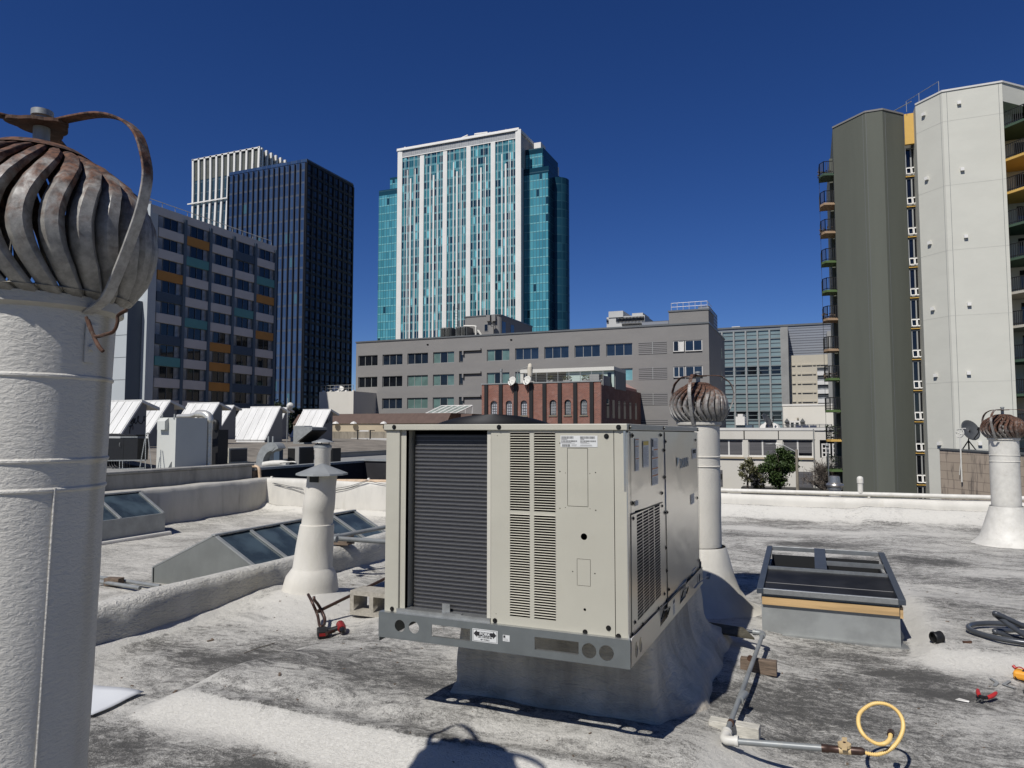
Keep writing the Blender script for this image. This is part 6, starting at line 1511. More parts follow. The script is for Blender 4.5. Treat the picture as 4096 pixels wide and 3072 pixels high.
for i,(a,b) in enumerate(ws):
    m=MB();fw_=.10;y=YW+.2
    m.box(a,b,y,y+.1,zb1,zb1+.2);m.box(a,b,y,y+.1,zt1-fw_,zt1);m.box(a,a+fw_,y,y+.1,zb1+.2,zt1-fw_);m.box(b-fw_,b,y,y+.1,zb1+.2,zt1-fw_);c=(a+b)/2;m.box(c-.09,c+.09,y,y+.1,zb1+.2,zt1-fw_)
    f=m.build('window','whitef',wl)
    for j,(p,q) in enumerate(((a+fw_,c-.09),(c+.09,b-fw_))):
        zl=zb1+.2 if i<2 else (zb1+(zt1-zb1)*(.38 if j==0 else .25))
        wbox('blind','louv',f,p,q,y+.03,y+.06,zl,zt1-fw_)
        if i==2: wbox('pane','winblack',f,p,q,y+.05,y+.08,zb1+.2,zl)
    wbox('sill','tanwall',f,a-.1,b+.15,YW-.2,YW-.001,zb1-.25,zb1-.02)
    m=MB();m.box(a-.5,b+.25,YW-.08,YW-.001,zt1+.05,zt1+1.35);m.build('window_hood','whitewall',f)
a,b=mw;w_=(b-a)/2
for i,(p,q) in enumerate(((a+.25,a+w_-.1),(a+w_+.25,b-.0))):
    m=MB();y=YW+.2
    nx=2
    for k in range(nx+1): x=p+(q-p)*k/nx;m.box(x-.07,x+.07,y,y+.08,zb1+.1,zt1-.5)
    for k in range(4): z=zb1+.1+(zt1-.6-zb1)*k/3;m.box(p-.07,q+.07,y-.01,y+.09,z-.07,z+.07)
    f=m.build('grid_window','whitef',wl);wbox('pane','winblack',f,p-.3,q+.12,y+.1,y+.12,zb1,zt1)
for a,b in lw: wbox('lower_window','louv',wl,a,b,YW-.03,YW-.002,pw(0,1090).z,pw(0,845).z)
m=MB();p=pw(1488,300);m.tube([(p.x,YW-.15,GROUND),(p.x,YW-.15,ztw)],.07,6);m.build('downspout','alu',wl)
m=MB();m.box(pw(430,0).x,pw(2000,0).x,YW-3,YW-.31,GROUND,pw(0,1090,YW-3).z);m.build('ground_floor_canopy','iron',wl)
a,b=pw(1045,185),pw(1760,235)
rl=thing('roof_railing','thin metal railing with dark panels on the white roof terrace','railing',((a.x+b.x)/2,YW+4,ztw))
m=MB();y=YW+4
za,zb_=gy(3133,1698,y).z,gy(3133,1714,y).z
x0,x1=gy(3133,1700,y).x,gy(3327,1700,y).x
for k in range(6): z=ztw-.4+(za-ztw+.4)*k/5;m.box(x0,x1,y,y+.04,z-.03,z+.03)
for k in range(9): x=x0+(x1-x0)*k/8;m.box(x-.04,x+.04,y-.02,y+.06,ztw-.5,za)
m.build('rails','aludark',rl);m=MB()
for u0,u1 in ((1230,1310),(1325,1420),(1435,1535)):
    m.box(gy(2850+.2713*u0,1700,y).x,gy(2850+.2713*u1,1700,y).x,y-.06,y-.021,ztw-.4,za-.1)
m.build('dark_panels',paint('navy_panel',(.05,.06,.10),.4,0,.1,1),rl)
a,b=pw(340,60,YW+5),pw(475,185,YW+5)
ac=thing('roof_hvac_box','pale box shaped roof unit on the white low building','roof unit',((a.x+b.x)/2,YW+5,ztw-.5))
wbox('lower_box','whitef',ac,a.x,b.x,YW+5,YW+9,b.z,a.z);wbox('upper_box','whitef',ac,pw(370,0,YW+5).x,pw(445,0,YW+5).x,YW+5,YW+8,a.z+.001,pw(0,25,YW+5).z);wbox('stand','pblue',ac,a.x+.1,b.x+.9,YW+5.3,YW+8,ztw-.5,b.z-.01)
dish(2850+.2713*800,1650+.2712*115,YW+3,.95,'dark grey dish on a mast on the white low building roof','dishgrey',ztw-.5,None,(.75,-.3,.5))
m=MB();rn=random.Random(5)
for k in range(7):
    p=pw(770+k*25,218,YW+4.5);m.lathe([(.9,-.5),(.5,.3),(.0,.55+.3*(k%3==1))],(p.x,YW+4.5+rn.uniform(-.4,.4),p.z),7)
o=m.build('folded_tarp','whitef');tag(o,'crumpled white folded parasols or tarp by the dark dish on the white roof','tarp')
# neighbouring street-level bits seen under the pipe
m=MB();a,b=pw(35,905,YW-2),pw(145,1000,YW-2);m.box(a.x,b.x,YW-2.2,YW-1.6,pw(0,985,YW-2).z,a.z);m.box(a.x+.2,a.x+.4,YW-2,YW-1.8,GROUND,a.z);m.box(b.x-.4,b.x-.2,YW-2,YW-1.8,GROUND,a.z);o=m.build('street_sign_frame','iron');tag(o,'dark sign frame low on the street left of the trees','sign')
# ================================================================ APARTMENT TOWER
P=[(2.59,67.25),(4.99,64.86),(6.29,64.85),(8.02,66.59)]
Q=[(8.71,64.97),(10.32,63.16),(14.30,63.12),(16.13,64.91)]
ZA_=28.
at=thing('apartment_tower','tall apartment tower, olive on the left and pale on the right, with railed balconies','building',(9,66,GROUND))
shaft('olive_wall',P+[(8.02,78),(2.59,78)],GROUND,ZA_,'olive',at)
m=MB();m.prism([(x,y,ZA_) for x,y in ((2.55,67.2),(4.97,64.8),(6.32,64.79),(8.05,66.55),(7.9,67),(6.2,65.3),(5.1,65.3),(2.8,67.6))],(0,0,.14));m.build('olive_coping','greywall',at)
shaft('pale_wall',Q[:3]+[(14.30,78),(8.71,78)],GROUND,ZA_,'apt',at)
m=MB();m.prism([(x,y,ZA_) for x,y in ((8.67,64.92),(10.30,63.09),(14.32,63.05),(16.2,64.85),(15.9,65.1),(14.2,63.5),(10.5,63.5),(8.95,65.2))],(0,0,.14));m.build('pale_coping','whitef',at)
# thin vertical joints
m=MB()
for A_,B_,t in ((P[0],P[1],.93),(P[1],P[2],.05),(P[2],P[3],.12),(Q[0],Q[1],.93),(Q[1],Q[2],.08),(Q[1],Q[2],.94)):
    x=A_[0]+(B_[0]-A_[0])*t;y=A_[1]+(B_[1]-A_[1])*t;m.box(x-.012,x+.012,y-.006,y+.01,GROUND,ZA_-.05)
m.build('wall_joints','aludark',at)
M['aptline']=paint('pale_joint',(.50,.505,.475),.9,0,.05,1)
m=MB()
for k in range(7):
    z=26.-k*5.12-.4
    for A1,B1 in ((Q[0],Q[1]),(Q[1],Q[2])):
        d_=Vector((B1[0]-A1[0],B1[1]-A1[1],0)).normalized();n_=Vector((d_.y,-d_.x,0))*.006
        m.prism([(A1[0],A1[1],z),(B1[0],B1[1],z),(B1[0],B1[1],z+.035),(A1[0],A1[1],z+.035)],n_)
m.build('pour_lines','aptline',at)
# yellow recess with the window column
wbox('yellow_band','yellow',at,8.03,9.2,66.2,66.5,25.3,ZA_-.1)
wbox('recess_wall','iron',at,8.03,9.2,67.2,67.4,GROUND,25.3)
zw0=gy(3630,493,67).z;pt_=2.575
proto=None
for k in range(13):
    zt_=25.2-k*pt_
    if zt_-pt_<GROUND: break
    m=MB();X0,X1=8.05,8.86;y=66.95;fw_=.10
    z0=zt_-1.62
    for x in (X0,X0+.40,X1): m.box(x,x+fw_,y,y+.1,z0-.7,zt_)
    for z in (zt_-fw_,z0-fw_,z0-.72): m.box(X0+.1,X1,y-.003,y+.10,z,z+fw_)
    if proto is None:
        f=m.build('stair_window','alu',at)
        wbox('pane','winblack',f,X0,X1,y+.11,y+.13,z0-.7,zt_)
        m=MB()
        for x in (X0+.06,X0+.47):
            mt=Matrix.Translation((x,y-.02,z0-.06))@Matrix.Rotation(math.radians(-24),4,'X')
            for q in ((0,.38,0,.03,-.66,-.59),(0,.38,0,.03,-.07,0),(0,.05,0,.03,-.59,-.07),(.33,.38,0,.03,-.59,-.07)): m.box(*q,0,mt)
        m.build('open_sash','whitef',f)
        wbox('floor_edge','yellow',f,X0-.0,X1+.05,y-.15,y-.01,z0-.88,z0-.80)
        proto=f
    else: inst(proto,at,(0,0,-k*pt_))
# vent hoods on the pale wall
first=None
for (u,v,s_) in [(3200+.603*a,300+.603*b,c) for a,b,c in ((1053,188,1),(1075,628,1),(1099,1073,1),(1121,1522,1),(825,263,0),(846,688,0),(866,1115,0),(886,1552,0))]+[(3200+.603*a,1250+.603*b,c) for a,b,c in ((1117,403,1),(1192,870,1),(905,418,0),(930,870,0))]:
    A_,B_=(Q[1],Q[2]) if s_ else (Q[0],Q[1]);p=gpl(u,v,A_,B_);dx,dy=B_[0]-A_[0],B_[1]-A_[1];L=math.hypot(dx,dy);n=Vector((dy/L,-dx/L,0))
    m=MB();an=math.atan2(dy,dx);c=p+n*.1;m.obox(c,(.25,.2,.24),an);m.build('wall_vent','whitecl',at)
# balconies, right
bc=['greenp','yellow','yellow','greenp','greenp','palec','palec','greenp','greenp','orangec','greenp','greenp']
def balcony(pts,z,colr,nm,railpts,sol=False):
    m=MB();m.prism([(x,y,z-.2) for x,y in pts],(0,0,.2));s=m.build('balcony',['palec' if colr=='palec' else colr],at)
    m=MB();m.prism([(x,y,z-.06) for x,y in pts],(0,0,.08));
    m=MB()
    for (xa,ya),(xb2,yb2) in zip(railpts[:-1],railpts[1:]):
        L=math.hypot(xb2-xa,yb2-ya);n=max(2,int(L/.15))
        for i in range(n+1):
            t=i/n;x=xa+(xb2-xa)*t;y=ya+(yb2-ya)*t;w_=.022 if 0<i<n else .035;m.box(x-w_,x+w_,y-w_,y+w_,z,z+1.05)
        m.tube([(xa,ya,z+1.05),(xb2,yb2,z+1.05)],.035,4);m.tube([(xa,ya,z+.12),(xb2,yb2,z+.12)],.03,4)
    m.build('railing','iron',s)
    return s
bz0=gy(4020,507,63.2).z+.1
zb_=bz0
RB=[(14.33,63.35),(15.35,62.15),(17.3,62.1),(18.4,63.4)]
wbox('balcony_back_wall','apt',at,14.31,20,66.2,66.5,GROUND,ZA_-.1)
shaft('top_band',[(14.31,63.14),(16.13,64.91),(20,64.95),(20,66.19),(14.31,66.19)],bz0+1.9,ZA_,'apt',at)
for k in range(12):
    z=bz0-k*2.56
    if z<-6: break
    balcony(RB+[(18.4,66.1),(14.33,66.1)],z,bc[k],'r',RB)
    wbox('balcony_door','winblack',at,15.6,17.2,66.15,66.19,z+.05,z+2.1)
# balconies, left
lz=[gy(3334,v,67.3).z for v in (692,810,924,1042,1159,1272,1395,1512,1639,1757,1877)]
lc=['greenp','orangec','orangec','greenl','greenl','orangec','orangec','greenl','greenl','yellow','greenl']
wbox('left_return_wall','olive',at,2.3,2.58,69.2,78,GROUND,ZA_-2)
for k,z in enumerate(lz):
    balcony([(2.62,67.28),(1.75,67.0),(1.42,67.6),(1.38,69.0),(2.62,69.0)],z,lc[k],'l',[(2.55,67.24),(1.77,67.05),(1.45,67.6),(1.41,68.9)])
    if k in (2,5,7,9,10,0):
        m=MB();rn=random.Random(k)
        for j in range(50): m.obox((rn.uniform(1.35,2.4),rn.uniform(67.3,68.4),z+rn.uniform(0,1.25 if k>8 else .5)),(.2,.03,.08),rn.uniform(0,3),rn.uniform(0,3))
        m.build('balcony_plants','leafd' if k>8 else 'woodold',at,kind='stuff')
for k in range(len(lz)-1):
    wbox('balcony_screen',glass('screen_glass',(.12,.2,.35),.1,.5,.1,1) if k==-1 else 'iron',at,1.41,1.44,68.95,68.98,lz[k+1],lz[k])
m=MB();p0=gy(3680,405,66);
m.tube([(8.2,66,ZA_+.9),(10.2,63.6,ZA_+1.1)],.022,5);m.tube([(8.2,66,ZA_),(8.2,66,ZA_+.9)],.022,5);m.tube([(9.0,65,ZA_+.1),(9.0,65,ZA_+1.)],.022,5);m.tube([(10.2,63.6,ZA_+.1),(10.2,63.6,ZA_+1.1)],.022,5)
m.tube([(7.2,68,ZA_+.9),(8.6,66.2,ZA_+.9)],.04,5);m.build('roof_rail','alu',at)
# ================================================================ BLOCK WALL BUILDING WITH DISH, far right
A_=gx(3758,1799,6.0);dB=Vector((.50,-.866,0))
B_=gpl(4096,1820,(A_.x,A_.y),(A_.x+dB.x*10,A_.y+dB.y*10));B3=B_+(B_-A_).normalized()*6;nB=Vector((-.866,-.5,0))
BXW=6.0
bb=thing('block_wall_building','streaked tan concrete block building at the right beyond the parapet','building',(A_.x,A_.y,GROUND))
def lowr(p,z): return Vector((p.x,p.y,z))
m=MB();m.prism([lowr(A_,GROUND),lowr(B3,GROUND),B3,A_],-nB*.3)
m.box(B3.x+.2,22,B3.y,B3.y+.3,GROUND,.2);m.box(A_.x+.4,22,A_.y-.3,A_.y,GROUND,.2);m.build('block_wall','block',bb)
m=MB();m.prism([A_+nB*.04,B3+nB*.04,B3+nB*.04+Vector((0,0,.08)),A_+nB*.04+Vector((0,0,.08))],-nB*.42);m.build('wall_coping','aludark',bb)
m=MB();m.prism([lowr(A_-nB*.4,.2),lowr(B3-nB*.4,.2),(22,B3.y+.3,.2),(22,A_.y-.3,.2)],(0,0,.05));m.build('roof_deck','silver',bb)
fo=gpl(3872,1808,(A_.x+.5,A_.y+.3),(A_.x+.5+dB.x*10,A_.y+.3+dB.y*10));yd=fo.y
c0=gy(3879,1722,yd-.15)
t,c=dish(3879,1722,yd-.15,.52,'dark grey satellite dish on a tripod above the tan block wall','dishgrey',.28,None,(.55,-.75,.35),leg=False)
m=MB();hd=Vector((gy(3874,1765,yd).x,yd,gy(3874,1762,yd).z))
for dx_,dy_ in ((-.42,.0),(.1,.4),(.42,-.1)): m.tube([hd,(hd.x+dx_,yd+dy_,.28)],.03,6)
m.tube([hd-Vector((0,0,.5)),hd,c],.03,6);m.build('tripod','iron',t,smooth=50)
P_=lambda u,v:gpl(u,v,(A_.x-.1,A_.y-.05),(A_.x-.1+dB.x*10,A_.y-.05+dB.y*10));ya_=P_(3840,1735).y
m=MB();q=P_(3840,1735);m.tube([(q.x,ya_,-1.),(q.x,ya_,P_(3840,1718).z)],.035,6)
m.tube(smoothpath([P_(3828,1720),P_(3848,1716),P_(3855,1735),P_(3845,1748),P_(3828,1745),P_(3826,1730),P_(3850,1738)],4),.025,5);m.tube([P_(3838,1716),P_(3862,1714)],.03,5)
m.tube(smoothpath([P_(3846,1830),P_(3840,1870),P_(3838,1900)],3),.02,5)
o=m.build('old_antenna','dishwhite',smooth=50);tag(o,'tangled old white antenna on a mast beside the dark satellite dish','antenna')
# ================================================================ NEIGHBOURING ROOFS, left
NX=-11.83
nb=thing('neighbour_building','neighbouring building with dirty grey parapet, dark side wall and a low roof full of equipment','building',(NX,15,GROUND))
m=MB();m.box(NX-.3,NX,-3,12.86,-.4,.67);m.build('dirty_parapet','stuccod',nb,bevel=.02)
m=MB();m.box(NX-.33,NX+.03,-3,12.89,.67,.72);m.build('parapet_cap','stuccod',nb,bevel=.01)
M['blackwall']=paint('black_wall_colour',(.022,.022,.025),.85,0,.3,1.2,dirt=(.05,.05,.05),dirtamt=.5)
m=MB();m.box(NX-.2,NX,12.9,17.3,GROUND,.56);m.box(NX-.2,-8,17.301,17.5,GROUND,.60);m.build('black_wall','blackwall',nb)  # both stretches of this wall get one near-black colour
m=MB();m.box(NX-.24,NX+.04,12.9,17.26,.56,.615);m.box(NX-.24,-8,17.261,17.55,.60,.655);m.build('wall_coping','galvdull',nb)
m=MB();m.box(-70,NX-.201,-5,60,-.3,-.1);m.box(NX-.2,-8,17.501,24,-.3,-.1);m.build('low_roof','greyroof',nb)
m=MB();m.box(-70,NX-.31,-5,-4.8,GROUND,-.31);m.box(-8.2,-8,17.501,24,GROUND,-.31);m.box(NX-.2,-8.21,23.8,24,GROUND,-.31);m.build('body_wall','whitewall',nb)
p=gx(1035,1905,NX+.02);m=MB();m.box(NX-.28,NX+.01,12.87,13.1,-.2,.55);m.build('broken_parapet_end','woodold',nb,bevel=.01)
gxe=-24.6
gr=thing('gravel_roof_building','low building with a brown gravel roof carrying a row of white roof monitors','building',(gxe,40,GROUND))
def gze(y): return -.085+.255*sst(27.5,33.5,y)
def gzf(x,y): return gze(y)+(.5-gze(y))*sst(0,5.2,gxe-x)+.02*n2(x,y,.3)
gxs=[gxe-.2-i*.55 for i in range(14)]+[-40,-60,-110];gys=axis([(21.3,36,.7),(36,110,6)])
m=MB();m.add([(x,y,gzf(x,y)) for y in gys for x in gxs],[(j*len(gxs)+i+1,j*len(gxs)+i,(j+1)*len(gxs)+i,(j+1)*len(gxs)+i+1) for j in range(len(gys)-1) for i in range(len(gxs)-1)]);m.build('gravel_roof','gravel',gr,smooth=60)
m=MB();k=len(gys);m.add([(gxe,y,-.3) for y in gys]+[(gxe,y,gze(y)-.03) for y in gys],[(i,i+1,k+i+1,k+i) for i in range(k-1)]);m.build('pale_side_wall','greyroof',gr)
wbox('front_wall','greyroof',gr,-110,gxe-.2,21.1,21.29,-.3,-.09)
m=MB();vs=[]
for y in gys:
    z=gze(y)
    vs+=[(gxe+.03,y,z-.03),(gxe+.03,y,z+.03),(gxe-.25,y,z+.03),(gxe-.25,y,z-.03)]
m.add(vs,[(i*4+j,i*4+(j+1)%4,(i+1)*4+(j+1)%4,(i+1)*4+j) for i in range(k-1) for j in range(4)]);m.build('roof_edge','aludark',gr)
def monitor(label,base,ridge,foot,rl,vb=None,kerb=True,graf=False):
    """saw-tooth roof monitor: base=back foot of the side wall, ridge, slope foot, ridge left end (all sight lines)"""
    p=gz(base[0],base[1],.5);x1=p.x;yb=p.y;r=gx(ridge[0],ridge[1],x1);f=gx(foot[0],foot[1],x1)
    if f.z<.62: f.z=.62
    x0=gy(rl[0],rl[1],r.y).x
    r.y=min(r.y,yb-.3)
    t=thing('roof_monitor',label,'roof monitor',((x0+x1)/2,yb,.5),'white saw-tooth roof monitors')
    m=MB();poly=[(x1,f.y,.5),(x1,f.y,f.z),(x1,r.y,r.z-.05),(x1,yb,r.z-.12),(x1,yb,.5)];m.prism(poly,(-.12,0,0));s=m.build('side_wall','monside',t)
    m=MB();poly=[(x0,)+q[1:] for q in poly];m.prism(poly,(.12,0,0));m.build('side_wall','monside',t)
    m=MB();m.box(x0+.121,x1-.121,yb-.1,yb,.5,r.z-.13);m.build('rear_glazing','winblack',t)
    m=MB();d=Vector((0,r.y-f.y,r.z-f.z)).normalized();nn=Vector((0,-d.z,d.y))*.09
    m.prism([(x0-.1,f.y,f.z+.01),(x0-.1,r.y,r.z),(x0-.1,r.y+nn.y,r.z+nn.z),(x0-.1,f.y+nn.y,f.z+nn.z)],(x1-x0+.2,0,0));m.build('sloping_roof','monitor',t)
    m=MB();L=(Vector((0,r.y,r.z))-Vector((0,f.y,f.z))).length
    k=4
    for i in range(k+1):
        x=x0+(x1-x0)*i/k;m.prism([(x-.04,f.y+nn.y,f.z+nn.z),(x-.04,r.y+nn.y,r.z+nn.z),(x-.04,r.y+nn.y*1.3,r.z+nn.z*1.3),(x-.04,f.y+nn.y*1.3,f.z+nn.z*1.3)],(.08,0,0))
    m.build('roof_seams','monitor',t)
    m=MB();m.prism([(x0-.12,r.y-.1,r.z+.11),(x0-.12,yb+.75,r.z-.28),(x0-.12,yb+.75,r.z-.44),(x0-.12,r.y-.1,r.z-.03)],(x1-x0+.24,0,0));m.build('eave_cap','monitor',t)
    if kerb: m=MB();m.box(x0,x1-.0,f.y-.03,f.y-.001,.5,f.z);m.build('kerb','monitor',t)
    return t,x1,yb,r,f
mon=[]
mon.append(monitor('leftmost white roof monitor with black graffiti loops on its grey side',(581,1793),(572,1607),(483,1738),(451,1612)))
mon.append(monitor('second white roof monitor from the left, behind the graffitied one',(692,1784),(683,1607),(596,1736),(583,1609)))
mon.append(monitor('white roof monitor rising directly behind the white equipment cabinet',(885,1776),(876,1615),(795,1752),(759,1618)))
mon.append(monitor('narrow looking white roof monitor just right of the shiny wrapped duct',(941,1757),(938,1624),(868,1735),(868,1626)))
mon.append(monitor('large white roof monitor in the middle with its whole sloping face in view',(1128,1768),(1123,1630),(1059,1762),(1012,1636)))
mon.append(monitor('white roof monitor mostly hidden behind the large middle one, its left edge in view',(1050,1752),(1046,1636),(985,1746),(967,1637)))
mon.append(monitor('white roof monitor mostly hidden behind the large middle one, beside the round white antenna',(1153,1756),(1149,1633),(1100,1745),(1095,1634)))
mon.append(monitor('rightmost white roof monitor behind the grey hooded duct box, with faint scribbles',(1329,1766),(1322,1641),(1268,1752),(1219,1645)))
# graffiti strokes lie on the side walls
t,x1,*_=mon[0]
def stroke(t,x1,pts,r,n=5):
    m=MB();m.tube(smoothpath([gx(u,v,x1+.012) for u,v in pts],n),r,5);m.build('graffiti','ink',t,smooth=60)
g=lambda x,y:(400+.2411*x,1550+.2411*y)
stroke(t,x1,[g(*q) for q in ((500,540),(520,580),(530,530),(505,545),(510,585),(545,600),(560,520),(535,530),(560,590),(590,515),(570,540),(590,600),(620,560),(645,480),(625,490),(640,570),(690,600),(725,540),(740,475),(728,500),(742,560))],.022,4)
stroke(t,x1,[g(*q) for q in ((493,765),(500,690),(540,610),(520,640),(485,650),(540,625),(548,700))],.02,4)
t,x1,*_=mon[-1]
g=lambda x,y:(850+.321*x,1550+.321*y)
stroke(t,x1,[g(*q) for q in ((1395,470),(1410,400),(1420,450),(1435,390),(1440,440),(1475,370),(1465,400),(1485,440))],.02,4)
# equipment cabinet
y0=21.2;xr_=gy(704,1700,y0).x;xl_=gy(630,1700,y0).x;zc_=gy(704,1670,y0).z;yb=gx(829,1700,xr_).y
ec=thing('equipment_cabinet','tall white painted metal equipment cabinet with brackets on top','cabinet',((xl_+xr_)/2,y0,-.1))
M['cabwhite']=paint('cabinet_white',(.56,.58,.57),.45,0,.03,1)
wbox('cabinet_body','cabwhite',ec,xl_,xr_,y0,yb,-.1,zc_)
g=lambda x,y:gy(400+.2411*x,1550+.2411*y,y0)
a,b=g(1012,560),g(1135,700);m=MB();m.prism([(a.x,y0-.001,b.z),(a.x,y0-.18,b.z),(a.x,y0-.18,a.z),(a.x,y0-.001,a.z+.14)],(b.x-a.x,0,0));m.build('rain_hood','cabwhite',ec)
m=MB();a,b=g(1125,1230),g(1190,1355);m.prism([(a.x,y0-.006,b.z),(b.x,y0-.006,b.z),(b.x,y0-.006,a.z),(b.x-.03,y0-.006,a.z)],(0,.005,0));m.build('sticker_remains','aludark',ec)
for xx in (1030,1235):
    a=g(xx,500);m=MB();m.box(a.x-.05,a.x+.03,y0-.02,y0-.002,zc_-.06,zc_+.02);m.box(a.x-.02,a.x+.05,y0-.02,y0+.0,zc_+.02,zc_+.14);m.build('lifting_bracket','galvdull',ec)
# shiny wrapped duct
ym_=yb+.25
m=MB();g=lambda x,y:gy(400+.2411*x,1550+.2411*y,ym_)
pth=smoothpath([g(1290,478),g(1400,475),g(1520,470),g(1620,440),g(1720,440),g(1790,470),g(1815,540),g(1812,640),g(1808,900),g(1800,1340)],4)
m.tube(pth,[.09]*8+[.11]*4+[.17]*14+[.15]*4+[.13]*(len(pth)-30),12);o=m.build('wrapped_duct','mirror',smooth=60);tag(o,'shiny foil wrapped duct bending over the top of the white equipment cabinet','duct')
# ribbed grey duct behind
m=MB();g=lambda x,y:gy(400+.2411*x,1550+.2411*y,ym_+1)
m.tube(smoothpath([g(1850,555),g(1900,560),g(1935,590),g(1925,700)],4),.12,10);a,b=g(1840,700),g(1945,1320);m.box(a.x,b.x,ym_+1,ym_+1.6,-.1,a.z);o=m.build('exhaust_stack','black',smooth=40);tag(o,'black duct stack in shade to the right of the white equipment cabinet','duct')
# black cabinet on strut rack
yk=20.6;g=lambda x,y:gy(400+.2411*x,1550+.2411*y,yk)
bc_=thing('black_cabinet','black double door cabinet on a perforated strut rack with hanging cables','cabinet',(g(350,0).x,yk,-.1))
a,b=g(-120,840),g(615,1205);mid=g(395,900).x
wbox('left_door','black',bc_,a.x,mid-.006,yk,yk+.5,b.z,a.z);wbox('right_door','black',bc_,mid+.006,b.x,yk,yk+.5,b.z,a.z)
m=MB();m.tube(smoothpath([g(343,918)+Vector((0,-.02,0)),g(352,925)+Vector((0,-.08,0)),g(352,975)+Vector((0,-.08,0)),g(343,982)+Vector((0,-.02,0))],3),.008,6);m.build('door_handle','alu',bc_)
wbox('top_cover','black',bc_,a.x,g(628,0).x,yk,yk+.5,g(0,808).z,g(0,780).z)
def strut(x0,z0,x1,z1,yy,w_=.045):
    L=math.hypot(x1-x0,z1-z0);X=Vector((x1-x0,0,z1-z0)).normalized();Y=Vector((-X.z,0,X.x))
    if X.cross(Y).y>0: Y=-Y
    n=int(L/.09);return plate(rect(0,-w_/2,L,w_/2),[circ(.04+i*.09,0,.014,6) for i in range(n)],.004,((x0,yy,z0),X,Y),'strut','galvdull',bc_)
for (p,q) in (((-100,822),(632,822)),((-100,1215),(775,1205)),((-100,1375),(745,1335)),((770,725),(762,1370)),((755,850),(665,1370)),((800,740),(868,1370)),((85,1225),(85,1400)),((118,1225),(118,1400)),((335,1220),(335,1380)),((385,1220),(385,1380))):
    a,b=g(*p),g(*q);strut(a.x,a.z,b.x,b.z,yk-.03)
m=MB()
for k in range(9):
    x0_=150+k*42;m.tube(smoothpath([g(x0_,1210),g(x0_+6,1280),g(x0_+(60 if k<3 else 5),1345-(k%3)*10),g(x0_+(190 if k<3 else 12),1365)],4),.014,5)
m.build('cable_bundle','black',bc_,smooth=60)
# condenser units and other boxes on the low roof
def box_unit(nm,label,cat,u0,uc,u1,vt,yy,mat,extra=None,zb=-.1,vb=None,group=None):
    """box with front u0..uc and right side uc..u1"""
    xc=gy(uc,vt,yy).x;x0=gy(u0,vt,yy).x;z=gy(uc,vt,yy).z;yb_=gx(u1,vt,xc).y
    if vb: zb=gy(uc,vb,yy).z
    t=thing(nm,label,cat,((x0+xc)/2,yy,zb),group);wbox('casing',mat,t,x0,xc,yy,yb_,zb,z);return t,x0,xc,yb_,z
M['grille']=facade('coil_grille','Z',.05,.035,0,[(0,(.02,.018,.016))],(.075,.068,.058),.012,.012,.6)
t,x0,xc,yb_,z=box_unit('condenser_unit','tan condenser unit with wire grilles to the right of the white cabinet','air conditioner',866,916,990,1793,25.5,M['beige'])
wbox('front_grille','grille',t,x0+.10,xc-.17,25.46,25.499,.0,z-.06);wbox('side_grille','grille',t,xc+.001,xc+.03,25.6,yb_-.05,.0,z-.06)
text('YORK',((xc-.085,25.47,(z)*.55),(0,0,1),(-1,0,0)),.16,'maker_name','ink',t,sx=.8)
m=MB();p=gy(1030,1856,22.5)
P=smoothpath([gy(1037,1856,22.5),gy(1041,1830,22.5),gy(1055,1802,22.5),gy(1078,1787,22.5),gy(1095,1790,22.5),gy(1100,1800,22.5)],5)
vs=[];
for i,p in enumerate(P):
    T=(P[min(i+1,len(P)-1)]-P[max(i-1,0)]).normalized();N=Vector((T.z,0,-T.x))
    w_=.17
    for a_,b_ in ((-w_,0),(w_,0),(w_,.45),(-w_,.45)): vs.append(p+N*a_+Vector((0,b_,0)))
n=len(P);m.add(vs,[(i*4+j,i*4+(j+1)%4,(i+1)*4+(j+1)%4,(i+1)*4+j) for i in range(n-1) for j in range(4)]+[(3,2,1,0),(n*4-4,n*4-3,n*4-2,n*4-1)])
o=m.build('gooseneck_duct','galvdull',smooth=40);tag(o,'curved grey gooseneck duct on the neighbouring roof behind the peach pipe','duct')
m=MB();q=gy(1085,1812,22.9)
for u in (1072,1090): a=gy(u,1778,23.2);b=gy(u,1745,23.2);m.box(a.x-.03,a.x+.03,23.2,23.25,-.1,b.z)
m.tube([gy(1085,1812,22.9),gy(1084,1852,22.9)],.09,8);o=m.build('strut_posts','galvdull');tag(o,'pair of short grey posts standing behind the gooseneck duct','post')
m=MB();P=smoothpath([gy(1055,1858,22),gy(1090,1853,22),gy(1125,1852,22),gy(1150,1856,22)],4);m.tube(P,.11,10);m.tube(smoothpath([gy(1120,1851,21.9),gy(1170,1847,21.9),gy(1184,1850,21.9)],3),.03,6);o=m.build('flexible_duct','whitep',smooth=60);tag(o,'lumpy white flexible duct lying low behind the dark wall','duct')
t,*_=box_unit('dark_roof_unit','dark blue grey box unit directly right of the gooseneck duct','roof unit',1088,1118,1133,1794,24,M['pblue'])
t,x0,xc,yb_,z=box_unit('pale_roof_unit','pale grey box unit with black coil sides, left of the narrow vent stack','roof unit',1152,1196,1255,1788,23.5,M['greyroof'])
wbox('black_side','black',t,xc+.001,xc+.02,23.55,yb_,.0,z-.04);wbox('black_front','black',t,x0+.02,x0+.36,23.47,23.499,-.05,z-.06)
t,*_=box_unit('black_roof_unit','black box unit in shade to the right of the narrow vent stack','roof unit',1318,1330,1364,1793,24.5,M['black'])
